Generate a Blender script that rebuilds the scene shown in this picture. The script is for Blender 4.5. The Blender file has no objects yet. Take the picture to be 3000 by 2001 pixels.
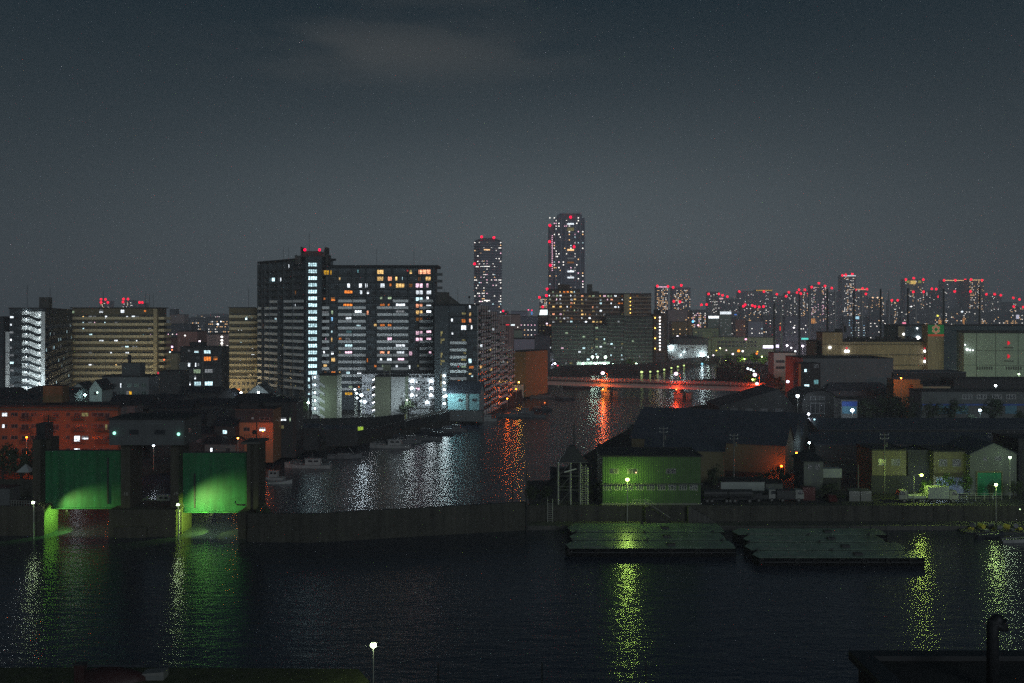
import bpy, bmesh, math, random
from mathutils import Vector, Matrix
R = math.radians
random.seed(7)
S = bpy.context.scene
C = S.collection
# ------------------------------------------------------------------ camera, sky, light, exposure
F, CX, YH, H = 3000.0, 1500.0, 925.0, 42.0     # focal length (px of the 3000 px wide photo), horizon row, eye height in m
cam = bpy.data.objects.new("camera", bpy.data.cameras.new("camera")); C.objects.link(cam)
cam.location = (0, 0, H); cam.rotation_euler = (R(90), 0, 0)
cam.data.sensor_width = 36; cam.data.lens = 36.0 * F / 3000
cam.data.shift_y = -(1000.5 - YH) / 3000
cam.data.clip_start = 0.5; cam.data.clip_end = 30000
S.camera = cam
S.view_settings.view_transform = 'Standard'; S.view_settings.look = 'None'
S.view_settings.exposure = 0; S.view_settings.gamma = 1
S.cycles.use_denoising = False      # the photograph is a grainy high ISO exposure
S.cycles.max_bounces = 5; S.cycles.diffuse_bounces = 2; S.cycles.glossy_bounces = 3; S.cycles.volume_bounces = 2
S.cycles.transparent_max_bounces = 8
S.cycles.sample_clamp_indirect = 4.0; S.cycles.sample_clamp_direct = 14.0
S.cycles.caustics_reflective = False; S.cycles.caustics_refractive = False

W = bpy.data.worlds.new("World"); S.world = W; W.use_nodes = True
def world():
    nt = W.node_tree; N = nt.nodes; L = nt.links
    def n(t, **k):
        o = N.new(t)
        for a, v in k.items(): setattr(o, a, v)
        return o
    def m(op, a, b=None, c=None):
        o = n('ShaderNodeMath', operation=op)
        for i, v in enumerate((a, b, c)):
            if v is None: continue
            if isinstance(v, (int, float)): o.inputs[i].default_value = v
            else: L.new(v, o.inputs[i])
        return o.outputs[0]
    bg = N['Background']
    tc = n('ShaderNodeTexCoord'); sp = n('ShaderNodeSeparateXYZ'); L.new(tc.outputs['Generated'], sp.inputs[0])
    x, y, z = sp.outputs
    el = m('ARCSINE', z); az = m('ARCTAN2', x, y)
    def gauss(v, c, s):
        d = m('DIVIDE', m('SUBTRACT', v, c), s)
        return m('POWER', 2.718, m('MULTIPLY', m('MULTIPLY', d, d), -1.0))
    ahead = m('MULTIPLY', gauss(az, 0.03, 0.42), gauss(el, 0.0, 0.165))            # glow of the city ahead
    behind = m('MULTIPLY', m('SUBTRACT', 1.0, gauss(az, 0.0, 1.1)), gauss(el, 0.0, 0.3))  # and of the districts all round
    # broken thin cloud lit by the city
    mp = n('ShaderNodeMapping'); mp.inputs['Scale'].default_value = (6.0, 6.0, 30); mp.inputs['Location'].default_value = (0.62, 0, 1.05)
    L.new(tc.outputs['Generated'], mp.inputs[0])
    nz = n('ShaderNodeTexNoise'); nz.inputs['Scale'].default_value = 1.0; nz.inputs['Detail'].default_value = 5; nz.inputs['Roughness'].default_value = 0.5
    L.new(mp.outputs[0], nz.inputs['Vector'])
    pz = n('ShaderNodeMapRange', interpolation_type='SMOOTHSTEP'); pz.inputs[1].default_value = 0.36; pz.inputs[2].default_value = 0.60
    L.new(nz.outputs[0], pz.inputs[0])
    bank = m('MULTIPLY', gauss(az, -0.115, 0.15), gauss(el, 0.252, 0.028))
    bank2 = m('MULTIPLY', gauss(az, -0.06, 0.10), gauss(el, 0.300, 0.012))
    cl = m('MULTIPLY', pz.outputs[0], m('MULTIPLY', m('ADD', bank, m('MULTIPLY', bank2, 0.35)), 0.030))
    broad = m('MULTIPLY', m('SUBTRACT', nz.outputs[0], 0.5), 0.010)
    def scale(col, f):
        o = n('ShaderNodeVectorMath', operation='SCALE'); o.inputs[0].default_value = col; L.new(f, o.inputs['Scale']); return o.outputs[0]
    def add(a, b):
        o = n('ShaderNodeVectorMath', operation='ADD'); L.new(a, o.inputs[0]); L.new(b, o.inputs[1]); return o.outputs[0]
    one = m('ADD', 0.0, 1.0)
    v = scale((0.0020, 0.0122, 0.0205), one)
    v = add(v, scale((0.122, 0.142, 0.148), m('ADD', ahead, m('MULTIPLY', ahead, m('MULTIPLY', broad, 8.0)))))
    v = add(v, scale((0.080, 0.085, 0.080), behind))
    v = add(v, scale((1.0, 0.86, 0.72), cl))
    sky = n('ShaderNodeTexSky', sky_type='NISHITA', sun_disc=False); sky.sun_elevation = R(-6); sky.sun_rotation = R(180)
    ns = n('ShaderNodeVectorMath', operation='SCALE'); ns.inputs['Scale'].default_value = 0.05
    L.new(sky.outputs[0], ns.inputs[0]); v = add(v, ns.outputs[0])
    L.new(v, bg.inputs['Color']); bg.inputs['Strength'].default_value = 1.0
world()
sun = bpy.data.objects.new("moon_light", bpy.data.lights.new("moon_light", 'SUN')); C.objects.link(sun)  # added soft fill from behind, standing for city glow; there is no moon
sun.data.energy = 0.58; sun.data.angle = R(20); sun.data.color = (0.86, 0.95, 1.0)
sun.rotation_euler = (R(77), 0, R(20)); sun.location = (0, -60, 120)

# ------------------------------------------------------------------ helpers
def X(px, D): return (px - CX) * D / F
def Zp(py, D): return H - (py - YH) * D / F
def Dz(py, z=0.0): return (H - z) * F / (py - YH)
def at(px, D, z): return Vector((X(px, D), D, z))

MATS = {}
def mat(name, col, rough=0.8, var=0.35, scale=0.35, streak=0.0, metal=0.0, spec=0.3, bump=0.0):
    if name in MATS: return MATS[name]
    m = bpy.data.materials.new(name); m.use_nodes = True; MATS[name] = m
    nt = m.node_tree; N = nt.nodes; L = nt.links; p = N['Principled BSDF']
    p.inputs['Roughness'].default_value = rough; p.inputs['Metallic'].default_value = metal
    p.inputs['Specular IOR Level'].default_value = spec
    tc = N.new('ShaderNodeTexCoord')
    nz = N.new('ShaderNodeTexNoise'); nz.inputs['Scale'].default_value = scale; nz.inputs['Detail'].default_value = 6; nz.inputs['Roughness'].default_value = 0.65
    L.new(tc.outputs['Object'], nz.inputs['Vector'])
    fac = nz.outputs[0]
    if streak:
        mp = N.new('ShaderNodeMapping'); mp.inputs['Scale'].default_value = (1.3, 1.3, 0.09); L.new(tc.outputs['Object'], mp.inputs[0])
        n2 = N.new('ShaderNodeTexNoise'); n2.inputs['Scale'].default_value = 1.0; n2.inputs['Detail'].default_value = 5
        L.new(mp.outputs[0], n2.inputs['Vector'])
        mx = N.new('ShaderNodeMix'); mx.inputs[0].default_value = streak; L.new(fac, mx.inputs[2]); L.new(n2.outputs[0], mx.inputs[3]); fac = mx.outputs[0]
    cr = N.new('ShaderNodeValToRGB'); e = cr.color_ramp.elements
    e[0].position = 0.32; e[1].position = 0.68
    e[0].color = tuple(c * (1 - var) for c in col) + (1,); e[1].color = tuple(min(1, c * (1 + var * 0.7)) for c in col) + (1,)
    L.new(fac, cr.inputs[0]); L.new(cr.outputs[0], p.inputs['Base Color'])
    if bump:
        b = N.new('ShaderNodeBump'); b.inputs['Strength'].default_value = bump; L.new(nz.outputs[0], b.inputs['Height']); L.new(b.outputs[0], p.inputs['Normal'])
    return m
def corrugated(name, col, pitch=0.5, rough=0.6, var=0.25):
    m = mat(name, col, rough, var, 0.3, 0.5)
    nt = m.node_tree; N = nt.nodes; L = nt.links
    tc = N.new('ShaderNodeTexCoord'); wv = N.new('ShaderNodeTexWave'); wv.inputs['Scale'].default_value = 0.314 / pitch
    L.new(tc.outputs['Object'], wv.inputs['Vector'])
    b = N.new('ShaderNodeBump'); b.inputs['Strength'].default_value = 0.6; b.inputs['Distance'].default_value = 0.08
    L.new(wv.outputs['Color'], b.inputs['Height']); L.new(b.outputs[0], N['Principled BSDF'].inputs['Normal'])
    return m
def emit(name, col, s, vary=0.0, sample=False, scale=1.2):
    if name in MATS: return MATS[name]
    m = bpy.data.materials.new(name); m.use_nodes = True; MATS[name] = m
    nt = m.node_tree; N = nt.nodes; L = nt.links
    N.remove(N['Principled BSDF']); e = N.new('ShaderNodeEmission'); L.new(e.outputs[0], N['Material Output'].inputs[0])
    e.inputs[0].default_value = tuple(col) + (1,); e.inputs[1].default_value = s
    if vary:
        tc = N.new('ShaderNodeTexCoord'); nz = N.new('ShaderNodeTexNoise'); nz.inputs['Scale'].default_value = scale; nz.inputs['Detail'].default_value = 2
        g = N.new('ShaderNodeNewGeometry'); L.new(g.outputs['Position'], nz.inputs['Vector'])
        oi = N.new('ShaderNodeObjectInfo')
        mr = N.new('ShaderNodeMapRange'); mr.inputs[1].default_value = 0.35; mr.inputs[2].default_value = 0.65
        mr.inputs[3].default_value = s * (1 - vary); mr.inputs[4].default_value = s * (1 + vary); L.new(nz.outputs[0], mr.inputs[0])
        mu = N.new('ShaderNodeMath'); mu.operation = 'MULTIPLY'
        m2 = N.new('ShaderNodeMapRange'); m2.inputs[3].default_value = 0.55; m2.inputs[4].default_value = 1.3; L.new(oi.outputs['Random'], m2.inputs[0])
        L.new(mr.outputs[0], mu.inputs[0]); L.new(m2.outputs[0], mu.inputs[1]); L.new(mu.outputs[0], e.inputs[1])
    m.cycles.emission_sampling = 'FRONT' if sample else 'NONE'
    return m

# window lights
WIN = {
 'cool': ((0.62, 0.92, 1.0), 1.6), 'white': ((0.85, 0.93, 1.0), 2.0), 'green': ((0.62, 0.85, 0.55), 0.65), 'warm': ((1.0, 0.62, 0.22), 1.35),
 'orange': ((1.0, 0.27, 0.04), 1.1), 'yellow': ((1.0, 0.52, 0.03), 0.95), 'red': ((1.0, 0.05, 0.06), 0.7), 'pink': ((1.0, 0.62, 0.80), 1.6),
 'hot': ((1.0, 0.40, 0.22), 1.6), 'blue': ((0.25, 0.6, 1.0), 0.9), 'teal': ((0.2, 0.5, 0.55), 0.5), 'dimw': ((0.7, 0.75, 0.8), 0.28), 'dimy': ((0.7, 0.62, 0.25), 0.3), 'dimo': ((0.8, 0.3, 0.06), 0.25),
 'dot': ((1.0, 0.95, 0.88), 2.4), 'doto': ((1.0, 0.58, 0.26), 2.0), 'dotp': ((1.0, 0.55, 0.72), 2.2),
}
for k, (c, s) in WIN.items(): emit('lit_window_' + k, c, s, 0.0 if k.startswith('dot') else 0.7, scale=2.2)
mat('dark_glass', (0.018, 0.022, 0.028), 0.3, 0.2, 0.4, spec=0.6)
mat('grey_glass', (0.05, 0.06, 0.07), 0.2, 0.3, 0.4, spec=0.5)
mat('window_frame', (0.16, 0.17, 0.18), 0.5, 0.1)
mat('black_frame', (0.02, 0.02, 0.022), 0.5, 0.1)
def wmat(k): return MATS['dark_glass'] if k == 'dark' else MATS['grey_glass'] if k == 'grey' else MATS['lit_window_' + k]

class MB:
    def __init__(s): s.v = []; s.f = []; s.mi = []; s.ms = []
    def _m(s, m):
        m = MATS[m] if isinstance(m, str) else m
        if m not in s.ms: s.ms.append(m)
        return s.ms.index(m)
    def add(s, vs, fs, m):
        k = len(s.v); i = s._m(m); s.v += [tuple(v) for v in vs]
        for f in fs: s.f.append(tuple(k + q for q in f)); s.mi.append(i)
        return s
    def box(s, x0, x1, y0, y1, z0, z1, m, M=None):
        vs = [Vector((x, y, z)) for z in (z0, z1) for y in (y0, y1) for x in (x0, x1)]
        if M is not None: vs = [M @ v for v in vs]
        return s.add(vs, [(0, 2, 3, 1), (4, 5, 7, 6), (0, 1, 5, 4), (2, 6, 7, 3), (0, 4, 6, 2), (1, 3, 7, 5)], m)
    def prism(s, pts, z0, z1, m):     # pts counter-clockwise in plan
        n = len(pts)
        zz0 = z0 if isinstance(z0, (list, tuple)) else [z0] * n; zz1 = z1 if isinstance(z1, (list, tuple)) else [z1] * n
        vs = [(p[0], p[1], zz0[i]) for i, p in enumerate(pts)] + [(p[0], p[1], zz1[i]) for i, p in enumerate(pts)]
        fs = [tuple(range(n))[::-1], tuple(range(n, 2 * n))] + [(i, (i + 1) % n, n + (i + 1) % n, n + i) for i in range(n)]
        return s.add(vs, fs, m)
    def tube(s, pts, r, m, n=6, r2=None):
        pts = [Vector(p) for p in pts]; vs = []; fs = []
        for i, p in enumerate(pts):
            d = (pts[min(i + 1, len(pts) - 1)] - pts[max(i - 1, 0)]).normalized()
            a = d.orthogonal().normalized() if abs(d.z) < 0.99 else Vector((1, 0, 0)); b = d.cross(a)
            rr = r if r2 is None else r + (r2 - r) * i / (len(pts) - 1)
            vs += [p + (a * math.cos(2 * math.pi * k / n) + b * math.sin(2 * math.pi * k / n)) * rr for k in range(n)]
        for i in range(len(pts) - 1):
            for k in range(n): fs.append((i * n + k, i * n + (k + 1) % n, (i + 1) * n + (k + 1) % n, (i + 1) * n + k))
        fs.append(tuple(range(n))[::-1]); fs.append(tuple(range((len(pts) - 1) * n, len(pts) * n)))
        return s.add(vs, fs, m)
    def ball(s, c, r, m, seg=8, rings=5, sz=1.0):
        vs = []; fs = []
        for i in range(rings + 1):
            t = math.pi * i / rings
            for k in range(seg):
                a = 2 * math.pi * k / seg
                vs.append((c[0] + r * math.sin(t) * math.cos(a), c[1] + r * math.sin(t) * math.sin(a), c[2] + r * sz * math.cos(t)))
        for i in range(rings):
            for k in range(seg): fs.append((i * seg + k, (i + 1) * seg + k, (i + 1) * seg + (k + 1) % seg, i * seg + (k + 1) % seg))
        return s.add(vs, fs, m)
    def build(s, name, parent=None, smooth=False, loc=None):
        me = bpy.data.meshes.new(name); me.from_pydata(s.v, [], s.f)
        for m in s.ms: me.materials.append(m)
        me.polygons.foreach_set('material_index', s.mi)
        if smooth: me.polygons.foreach_set('use_smooth', [True] * len(s.f))
        me.update()
        o = bpy.data.objects.new(name, me); C.objects.link(o)
        if parent is not None: o.parent = parent
        if loc is not None: o.location = loc
        return o

def tag(o, label=None, cat=None, group=None, kind=None):
    if label: o['label'] = label
    if cat: o['category'] = cat
    if group: o['group'] = group
    if kind: o['kind'] = kind
    return o
def thing(name, label, cat, loc=(0, 0, 0), rz=0.0, group=None):
    o = bpy.data.objects.new(name, None); C.objects.link(o); o.empty_display_size = 0.5
    o.location = loc; o.rotation_euler = (0, 0, rz)
    return tag(o, label, cat, group)
def copy_tree(o, parent=None):
    c = o.copy(); C.objects.link(c)
    if parent is not None: c.parent = parent
    for ch in list(o.children): copy_tree(ch, c)
    return c

UNIT = {}
def unit_window(k, style, fr):
    key = (k, style, fr)
    if key in UNIT: return UNIT[key]
    b = MB(); win_geo(b, -.5, .5, -.5, .5, k, style, fr, Matrix())
    o = b.build('window'); me = o.data; bpy.data.objects.remove(o); UNIT[key] = me
    return me
def win_geo(b, x0, x1, z0, z1, k, style, fr, M):
    w, h = x1 - x0, z1 - z0
    q = [Vector(p) for p in ((x0, -.03, z0), (x1, -.03, z0), (x1, -.03, z1), (x0, -.03, z1))]
    if style == 'half':
        c = x0 + w * .46
        for u, v, kk in ((x0, c, k), (c, x1, 'grey')): b.add([M @ Vector(p) for p in ((u, -.03, z0), (v, -.03, z0), (v, -.03, z1), (u, -.03, z1))], [(0, 1, 2, 3)], wmat(kk))
    elif style == 'blind':
        c = z0 + h * .45
        for u, v, kk in ((z0, c, k), (c, z1, {'white': 'dimw', 'cool': 'dimw', 'warm': 'dimy', 'orange': 'dimo'}.get(k, k))): b.add([M @ Vector(p) for p in ((x0, -.03, u), (x1, -.03, u), (x1, -.03, v), (x0, -.03, v))], [(0, 1, 2, 3)], wmat(kk))
    else: b.add([M @ p for p in q], [(0, 1, 2, 3)], wmat(k))
    if style == 'dot': return
    t = .045; nx, nz = {'plain': (1, 1), 'slide': (2, 1), 'half': (2, 1), 'blind': (3, 1), 'grid': (4, 2), 'wide': (3, 1)}[style]
    tx, tz = t * w, t * h * 1.4
    for i in range(nx + 1):
        c = x0 + tx / 2 + (w - tx) * i / nx; b.box(c - tx / 2, c + tx / 2, -.06, -.001, z0, z1, fr, M)
    for i in range(nz + 1):
        c = z0 + tz / 2 + (h - tz) * i / nz; b.box(x0 + tx, x1 - tx, -.058, -.002, c - tz / 2, c + tz / 2, fr, M)

BL = []
class Bld:
    """a building: local x along its front from a to b (left to right as seen), y into it, z up; a, b = (px, distance)"""
    def __init__(s, name, label, a, b, top, depth, zb=2.5, wall='concrete', cat='building', group=None, roof='roof_dark', toppx=True, rim=0.5, over=0.15, body=True):
        s.p0 = Vector((X(*a), a[1])); s.p1 = Vector((X(*b), b[1])); d = s.p1 - s.p0; s.L = d.length; s.u = d / s.L
        s.zb = zb; s.h = (Zp(top, a[1]) if toppx else top) - zb; s.depth = depth; s.wallm = wall
        s.root = thing(name, label, cat, (s.p0.x, s.p0.y, zb), math.atan2(d.y, d.x), group); s.wins = []; s.D = a[1]
        if body:
            s.wall = MB().box(0, s.L, 0, depth, -1.5, s.h, wall).build('wall', s.root)
            r = MB(); q = over
            r.box(-q, s.L + q, -q, depth + q, s.h, s.h + .12, roof)
            if rim:
                for (x0, x1, y0, y1) in ((-q, s.L + q, -q, .12), (-q, s.L + q, depth - .12, depth + q), (-q, .12, .12, depth - .12), (s.L - .12, s.L + q, .12, depth - .12)): r.box(x0, x1, y0, y1, s.h + .12, s.h + rim, roof)
            s.roof = r.build('roof', s.root)
        BL.append(s)
    def loc(s, px, py, y=0.0):
        """local (x, z) where the sight line through a photo pixel meets the front"""
        dx = (px - CX) / F; n = Vector((-s.u.y, s.u.x)); o = s.p0 + n * y
        t = o.dot(n) / (dx * n.x + n.y); P = Vector((dx * t, t)) - s.p0
        return P.dot(s.u), H - (py - YH) * t / F - s.zb
    def win(s, x0, x1, z0, z1, k='dark', face='F', y=0.0, style='slide', fr='window_frame'): s.wins.append((face, x0, x1, z0, z1, k, y, style, fr))
    def winpx(s, px0, py0, px1, py1, k, **kw):
        x0, z1 = s.loc(px0, py0); x1, z0 = s.loc(px1, py1); s.win(x0, x1, z0, z1, k, **kw)
    def M(s, face, xc, zc, y):
        if face == 'F': return Matrix.Translation((xc, y, zc))
        if face == 'R': return Matrix.Translation((s.L - y, xc, zc)) @ Matrix.Rotation(R(90), 4, 'Z')
        return Matrix.Translation((y, xc, zc)) @ Matrix.Rotation(R(-90), 4, 'Z')
    def part(s, name, mb, parent=None, smooth=False): return mb.build(name, parent or s.root, smooth)
    def flush(s, limit=100):
        ws = sorted(s.wins, key=lambda w: -((w[5] not in ('dark', 'grey')) * 1000 + (w[2] - w[1]) * (w[4] - w[3])))
        rest = MB()
        for i, (face, x0, x1, z0, z1, k, y, style, fr) in enumerate(ws):
            if style == 'slide' and k not in ('dark', 'grey'): style = ('slide', 'half', 'blind', 'slide', 'half')[int(abs(x0 * 7.3 + z0 * 3.1)) % 5]
            xc, zc = (x0 + x1) / 2, (z0 + z1) / 2; w, h = x1 - x0, z1 - z0
            if i < limit:
                o = bpy.data.objects.new('window', unit_window(k, style, fr)); C.objects.link(o); o.parent = s.root
                o.matrix_basis = s.M(face, xc, zc, y) @ Matrix.Diagonal((w, 1, h, 1))
            else: win_geo(rest, -w / 2, w / 2, -h / 2, h / 2, k, style, fr, s.M(face, xc, zc, y))
        if rest.v: o = rest.build('glazing', s.root); o['kind'] = 'stuff'
        s.wins = []
    def grid(s, x0, x1, z0, nf, fh, n, lit=0.1, pal=('white',), w=0.7, hh=0.5, sill=0.9, face='F', style='slide', rng=None, y=0.0, dark='dark', skip=0.0, fr='window_frame'):
        r = rng or random
        bw = (x1 - x0) / n
        for f in range(nf):
            for i in range(n):
                if skip and r.random() < skip: continue
                c = x0 + bw * (i + .5); k = r.choice(pal) if r.random() < lit else dark
                s.win(c - bw * w / 2, c + bw * w / 2, z0 + f * fh + sill, z0 + f * fh + sill + fh * hh, k, face, y, style, fr)
    def balconies(s, x0, x1, zs, yd=1.3, par='parapet', ph=1.1, bays=None, rails=lambda f, i: False, slab='slab_edge', rail='rail_dark', gap=.12):
        """one balcony part for each floor, with solid panels or railings by bay"""
        bays = bays or [x0, x1]
        for f, z in enumerate(zs):
            b = MB(); b.box(x0, x1, -yd, -.004, z - .16, z, slab)
            for i in range(len(bays) - 1):
                u, v = bays[i] + gap, bays[i + 1] - gap
                if rails(f, i):
                    b.box(u, v, -yd + .02, -yd + .07, z + ph - .06, z + ph, rail)
                    n = max(2, int((v - u) / .35))
                    for j in range(n + 1):
                        c = u + (v - u) * j / n; b.box(c - .03, c + .03, -yd + .025, -yd + .065, z, z + ph - .06, rail)
                else: b.box(u, v, -yd + .01, -yd + .13, z, z + ph, par)
            s.part('balcony', b)
    def fins(s, xs, z0, z1, yd=1.35, t=.12, m='fin_grey'):
        for x in xs: s.part('pillar', MB().box(x - t, x + t, -yd, -.006, z0, z1, m))
    def antenna(s, x, y, hh, r=.05): s.part('antenna', MB().tube([(x, y, s.h), (x, y, s.h + hh)], r, 'steel_dark', 5))
    def redlight(s, x, y, z, r): s.part('warning_light', MB().ball((x, y, z), r, 'warning_red', 8, 5))
    def redpx(s, px, py, r=None, y=-.5):
        x, z = s.loc(px, py, y); s.redlight(x, y, z, r or 3.6 * s.D / F)

# plain stuffs
mat('concrete', (0.22, 0.22, 0.21), 0.85, 0.25, 0.25, 0.5)
mat('concrete_dark', (0.075, 0.075, 0.07), 0.85, 0.45, 0.35, 0.6, bump=0.2)
mat('concrete_dimmed', (0.040, 0.040, 0.032), 0.7, 0.6, 0.5, 0.6, bump=0.2)  # streaked concrete; the weak light on the near walls is put into its colour
mat('roof_dark', (0.025, 0.027, 0.03), 0.8, 0.3, 0.4)
mat('roof_tile', (0.022, 0.024, 0.03), 0.6, 0.4, 0.8)
mat('parapet', (0.80, 0.82, 0.82), 0.8, 0.12, 0.2, 0.4)
mat('slab_edge', (0.10, 0.11, 0.115), 0.8, 0.2)
mat('fin_grey', (0.085, 0.10, 0.11), 0.8, 0.2)
mat('rail_dark', (0.09, 0.095, 0.10), 0.5, 0.2)
mat('steel_dark', (0.03, 0.032, 0.036), 0.55, 0.2, metal=0.3)
mat('steel_grey', (0.13, 0.135, 0.135), 0.45, 0.2, metal=0.4)
mat('steel_white', (0.55, 0.56, 0.55), 0.5, 0.15)
mat('lamp_pole', (0.35, 0.37, 0.33), 0.5, 0.2)
mat('white_paint', (0.62, 0.64, 0.62), 0.5, 0.15)
mat('rubber', (0.02, 0.02, 0.02), 0.7, 0.2)
mat('red_paint', (0.07, 0.008, 0.008), 0.4, 0.2)
mat('blue_paint', (0.02, 0.08, 0.35), 0.45, 0.2)
emit('warning_red', (1.0, 0.0, 0.035), 4.0)
# ------------------------------------------------------------------ water and land
def water():
    m = bpy.data.materials.new('water'); m.use_nodes = True; MATS['water'] = m
    nt = m.node_tree; N = nt.nodes; L = nt.links; p = N['Principled BSDF']
    p.inputs['Base Color'].default_value = (0.020, 0.028, 0.050, 1); p.inputs['Roughness'].default_value = 0.13; p.inputs['IOR'].default_value = 1.33
    tc = N.new('ShaderNodeTexCoord')
    def noise(sx, sy, rot, det, rough=0.55):
        mp = N.new('ShaderNodeMapping'); mp.inputs['Scale'].default_value = (sx, sy, 1); mp.inputs['Rotation'].default_value = (0, 0, R(rot))
        L.new(tc.outputs['Object'], mp.inputs[0])
        n = N.new('ShaderNodeTexNoise'); n.inputs['Scale'].default_value = 1; n.inputs['Detail'].default_value = det; n.inputs['Roughness'].default_value = rough
        L.new(mp.outputs[0], n.inputs['Vector']); return n.outputs[0]
    def m2(op, a, b):
        o = N.new('ShaderNodeMath'); o.operation = op
        for i, v in enumerate((a, b)):
            if isinstance(v, (int, float)): o.inputs[i].default_value = v
            else: L.new(v, o.inputs[i])
        return o.outputs[0]
    swell = noise(0.16, 0.42, 6, 2); chop = noise(0.8, 1.25, -14, 3); rip = noise(3.2, 3.9, 20, 2)
    gust = noise(0.012, 0.03, 10, 2)
    h = m2('ADD', m2('MULTIPLY', swell, 0.26), m2('ADD', m2('MULTIPLY', chop, 0.13), m2('MULTIPLY', rip, 0.05)))
    h = m2('MULTIPLY', h, m2('ADD', 0.55, m2('MULTIPLY', gust, 0.9)))
    b = N.new('ShaderNodeBump'); b.inputs['Strength'].default_value = 1.0; b.inputs['Distance'].default_value = 0.62
    L.new(h, b.inputs['Height']); L.new(b.outputs[0], p.inputs['Normal'])
    me = MB().add([(-3180, -70, 0), (3180, -70, 0), (3180, 4385, 0), (-3180, 4385, 0)], [(0, 1, 2, 3)], m)
    o = me.build('water'); tag(o, kind='structure')
water()
mat('earth', (0.035, 0.036, 0.032), 0.95, 0.5, 0.12, bump=0.2)
mat('asphalt', (0.045, 0.046, 0.047), 0.9, 0.3, 0.5)
mat('grass_olive', (0.05, 0.06, 0.02), 0.95, 0.5, 0.8, bump=0.3)
ZG = 2.5
def w(px, py=None, D=None, z=0.0):
    D = D or Dz(py, z); return (X(px, D), D)
left_line = [w(112, D=207), w(112, D=262), w(400, D=266), w(700, D=298), w(900, D=316), w(1060, D=334), w(1300, D=388), w(1420, D=430), w(1530, D=505), w(1545, D=560), w(1590, D=640), w(1645, D=728), w(1760, D=742), w(1880, D=750), w(1930, D=770), w(1967, D=808), w(2004, D=848), w(2085, D=915)]
right_line = [w(2112, D=930), w(2098, D=700), w(2130, D=670), w(2215, D=585), w(2185, D=478), w(2105, D=455), w(1885, D=398), w(1850, D=352), w(1780, D=316), w(1650, D=258), w(1560, D=222), w(1545, D=206)]
g = MB()
outline = [(-3170, 207)] + left_line + right_line + [(3170, 206), (3170, 4380), (-3170, 4380)]
g.prism(outline, -2.0, ZG, 'earth')
tag(g.build('ground'), kind='structure')
# levee walls along both banks: a parapet standing on the land's edge
mat('levee', (0.022, 0.026, 0.028), 0.85, 0.35, 0.2, 0.5)
mat('levee_pale', (0.16, 0.165, 0.16), 0.85, 0.25, 0.2, 0.4)
def strip(name, label, pts, tops, m, t=.5, cat='wall', zb=-1.0, off=0.0):
    """a wall along a polyline; tops is one height or one for each point"""
    if not isinstance(tops, (list, tuple)): tops = [tops] * len(pts)
    P = [Vector(p) for p in pts]; nrm = []
    for i in range(len(P)):
        d = (P[min(i + 1, len(P) - 1)] - P[max(i - 1, 0)]).normalized(); nrm.append(Vector((-d.y, d.x)))
    b = MB(); vs = []; fs = []
    for p, n_, z in zip(P, nrm, tops):
        a = p + n_ * off; c = p + n_ * (off + t)
        vs += [(a.x, a.y, zb), (c.x, c.y, zb), (c.x, c.y, z), (a.x, a.y, z)]
    for i in range(len(P) - 1):
        k = i * 4
        for j in range(4): fs.append((k + j, k + 4 + j, k + 4 + (j + 1) % 4, k + (j + 1) % 4))
    fs += [(3, 2, 1, 0), tuple(len(vs) - 4 + j for j in range(4))]
    b.add(vs, fs, m); o = b.build(name); tag(o, label, cat); return o
strip('levee_wall', 'dark concrete levee wall behind the small moored boats on the left bank', left_line[1:9], [4.2, 4.4, 4.6, 4.3, 4.6, 5.2, 5.6, 5.6], 'levee', t=.5, off=.1)
strip('levee_wall', 'black curved levee wall below the lit condominiums beyond the bridge', left_line[9:18], [6.0, 6.2, 6.6, 6.9, 6.9, 6.9, 6.8, 6.5, 6.2], 'levee', t=.6, off=.1)
strip('levee_wall', 'dark river wall on the right bank upstream of the bridge', right_line[0:4], [5.2, 7.0, 7.2, 6.0], 'levee', t=.6, off=.1)
strip('levee_wall', 'low dark wall behind the boats along the right bank warehouses', right_line[5:11], [3.6, 3.6, 3.6, 3.6, 3.6, 3.8], 'levee', t=.5, off=.1)
strip('ramp_wall', 'pale sloping concrete wall beside the parked cars on the left bank', [w(1130, D=365), w(1180, D=372), w(1297, D=392)], [3.2, 4.2, 6.0], 'levee_pale', t=.4, zb=2.4)
strip('boundary_wall', 'long dark wall at the foot of the white panelled block', [w(885, D=352), w(1000, D=356), w(1100, D=360), w(1185, D=372)], [6.6, 6.5, 6.4, 6.4], 'levee', t=.3, zb=2.4)
tag(MB().add([(X(885, 345), 345, 2.53), (X(1100, 345), 345, 2.53), (X(1100, 351), 351, 3.6), (X(885, 351), 351, 3.6)], [(0, 1, 2, 3)], 'grass_olive').build('grass_verge'), kind='structure')
# near bank under the viewer
nb = MB(); nb.prism([(-400, 20), (X(1080, 100), 20), (X(1090, 111), 111), (X(1050, 116), 116), (X(330, 116.5), 116.5), (-400, 114)], -2, 2.0, 'grass_olive')
tag(nb.build('river_bank'), kind='structure')
tag(MB().box(-400, X(330, 108), 60, 109.5, 2.004, 2.05, 'asphalt').build('quay_road'), kind='structure')

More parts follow.
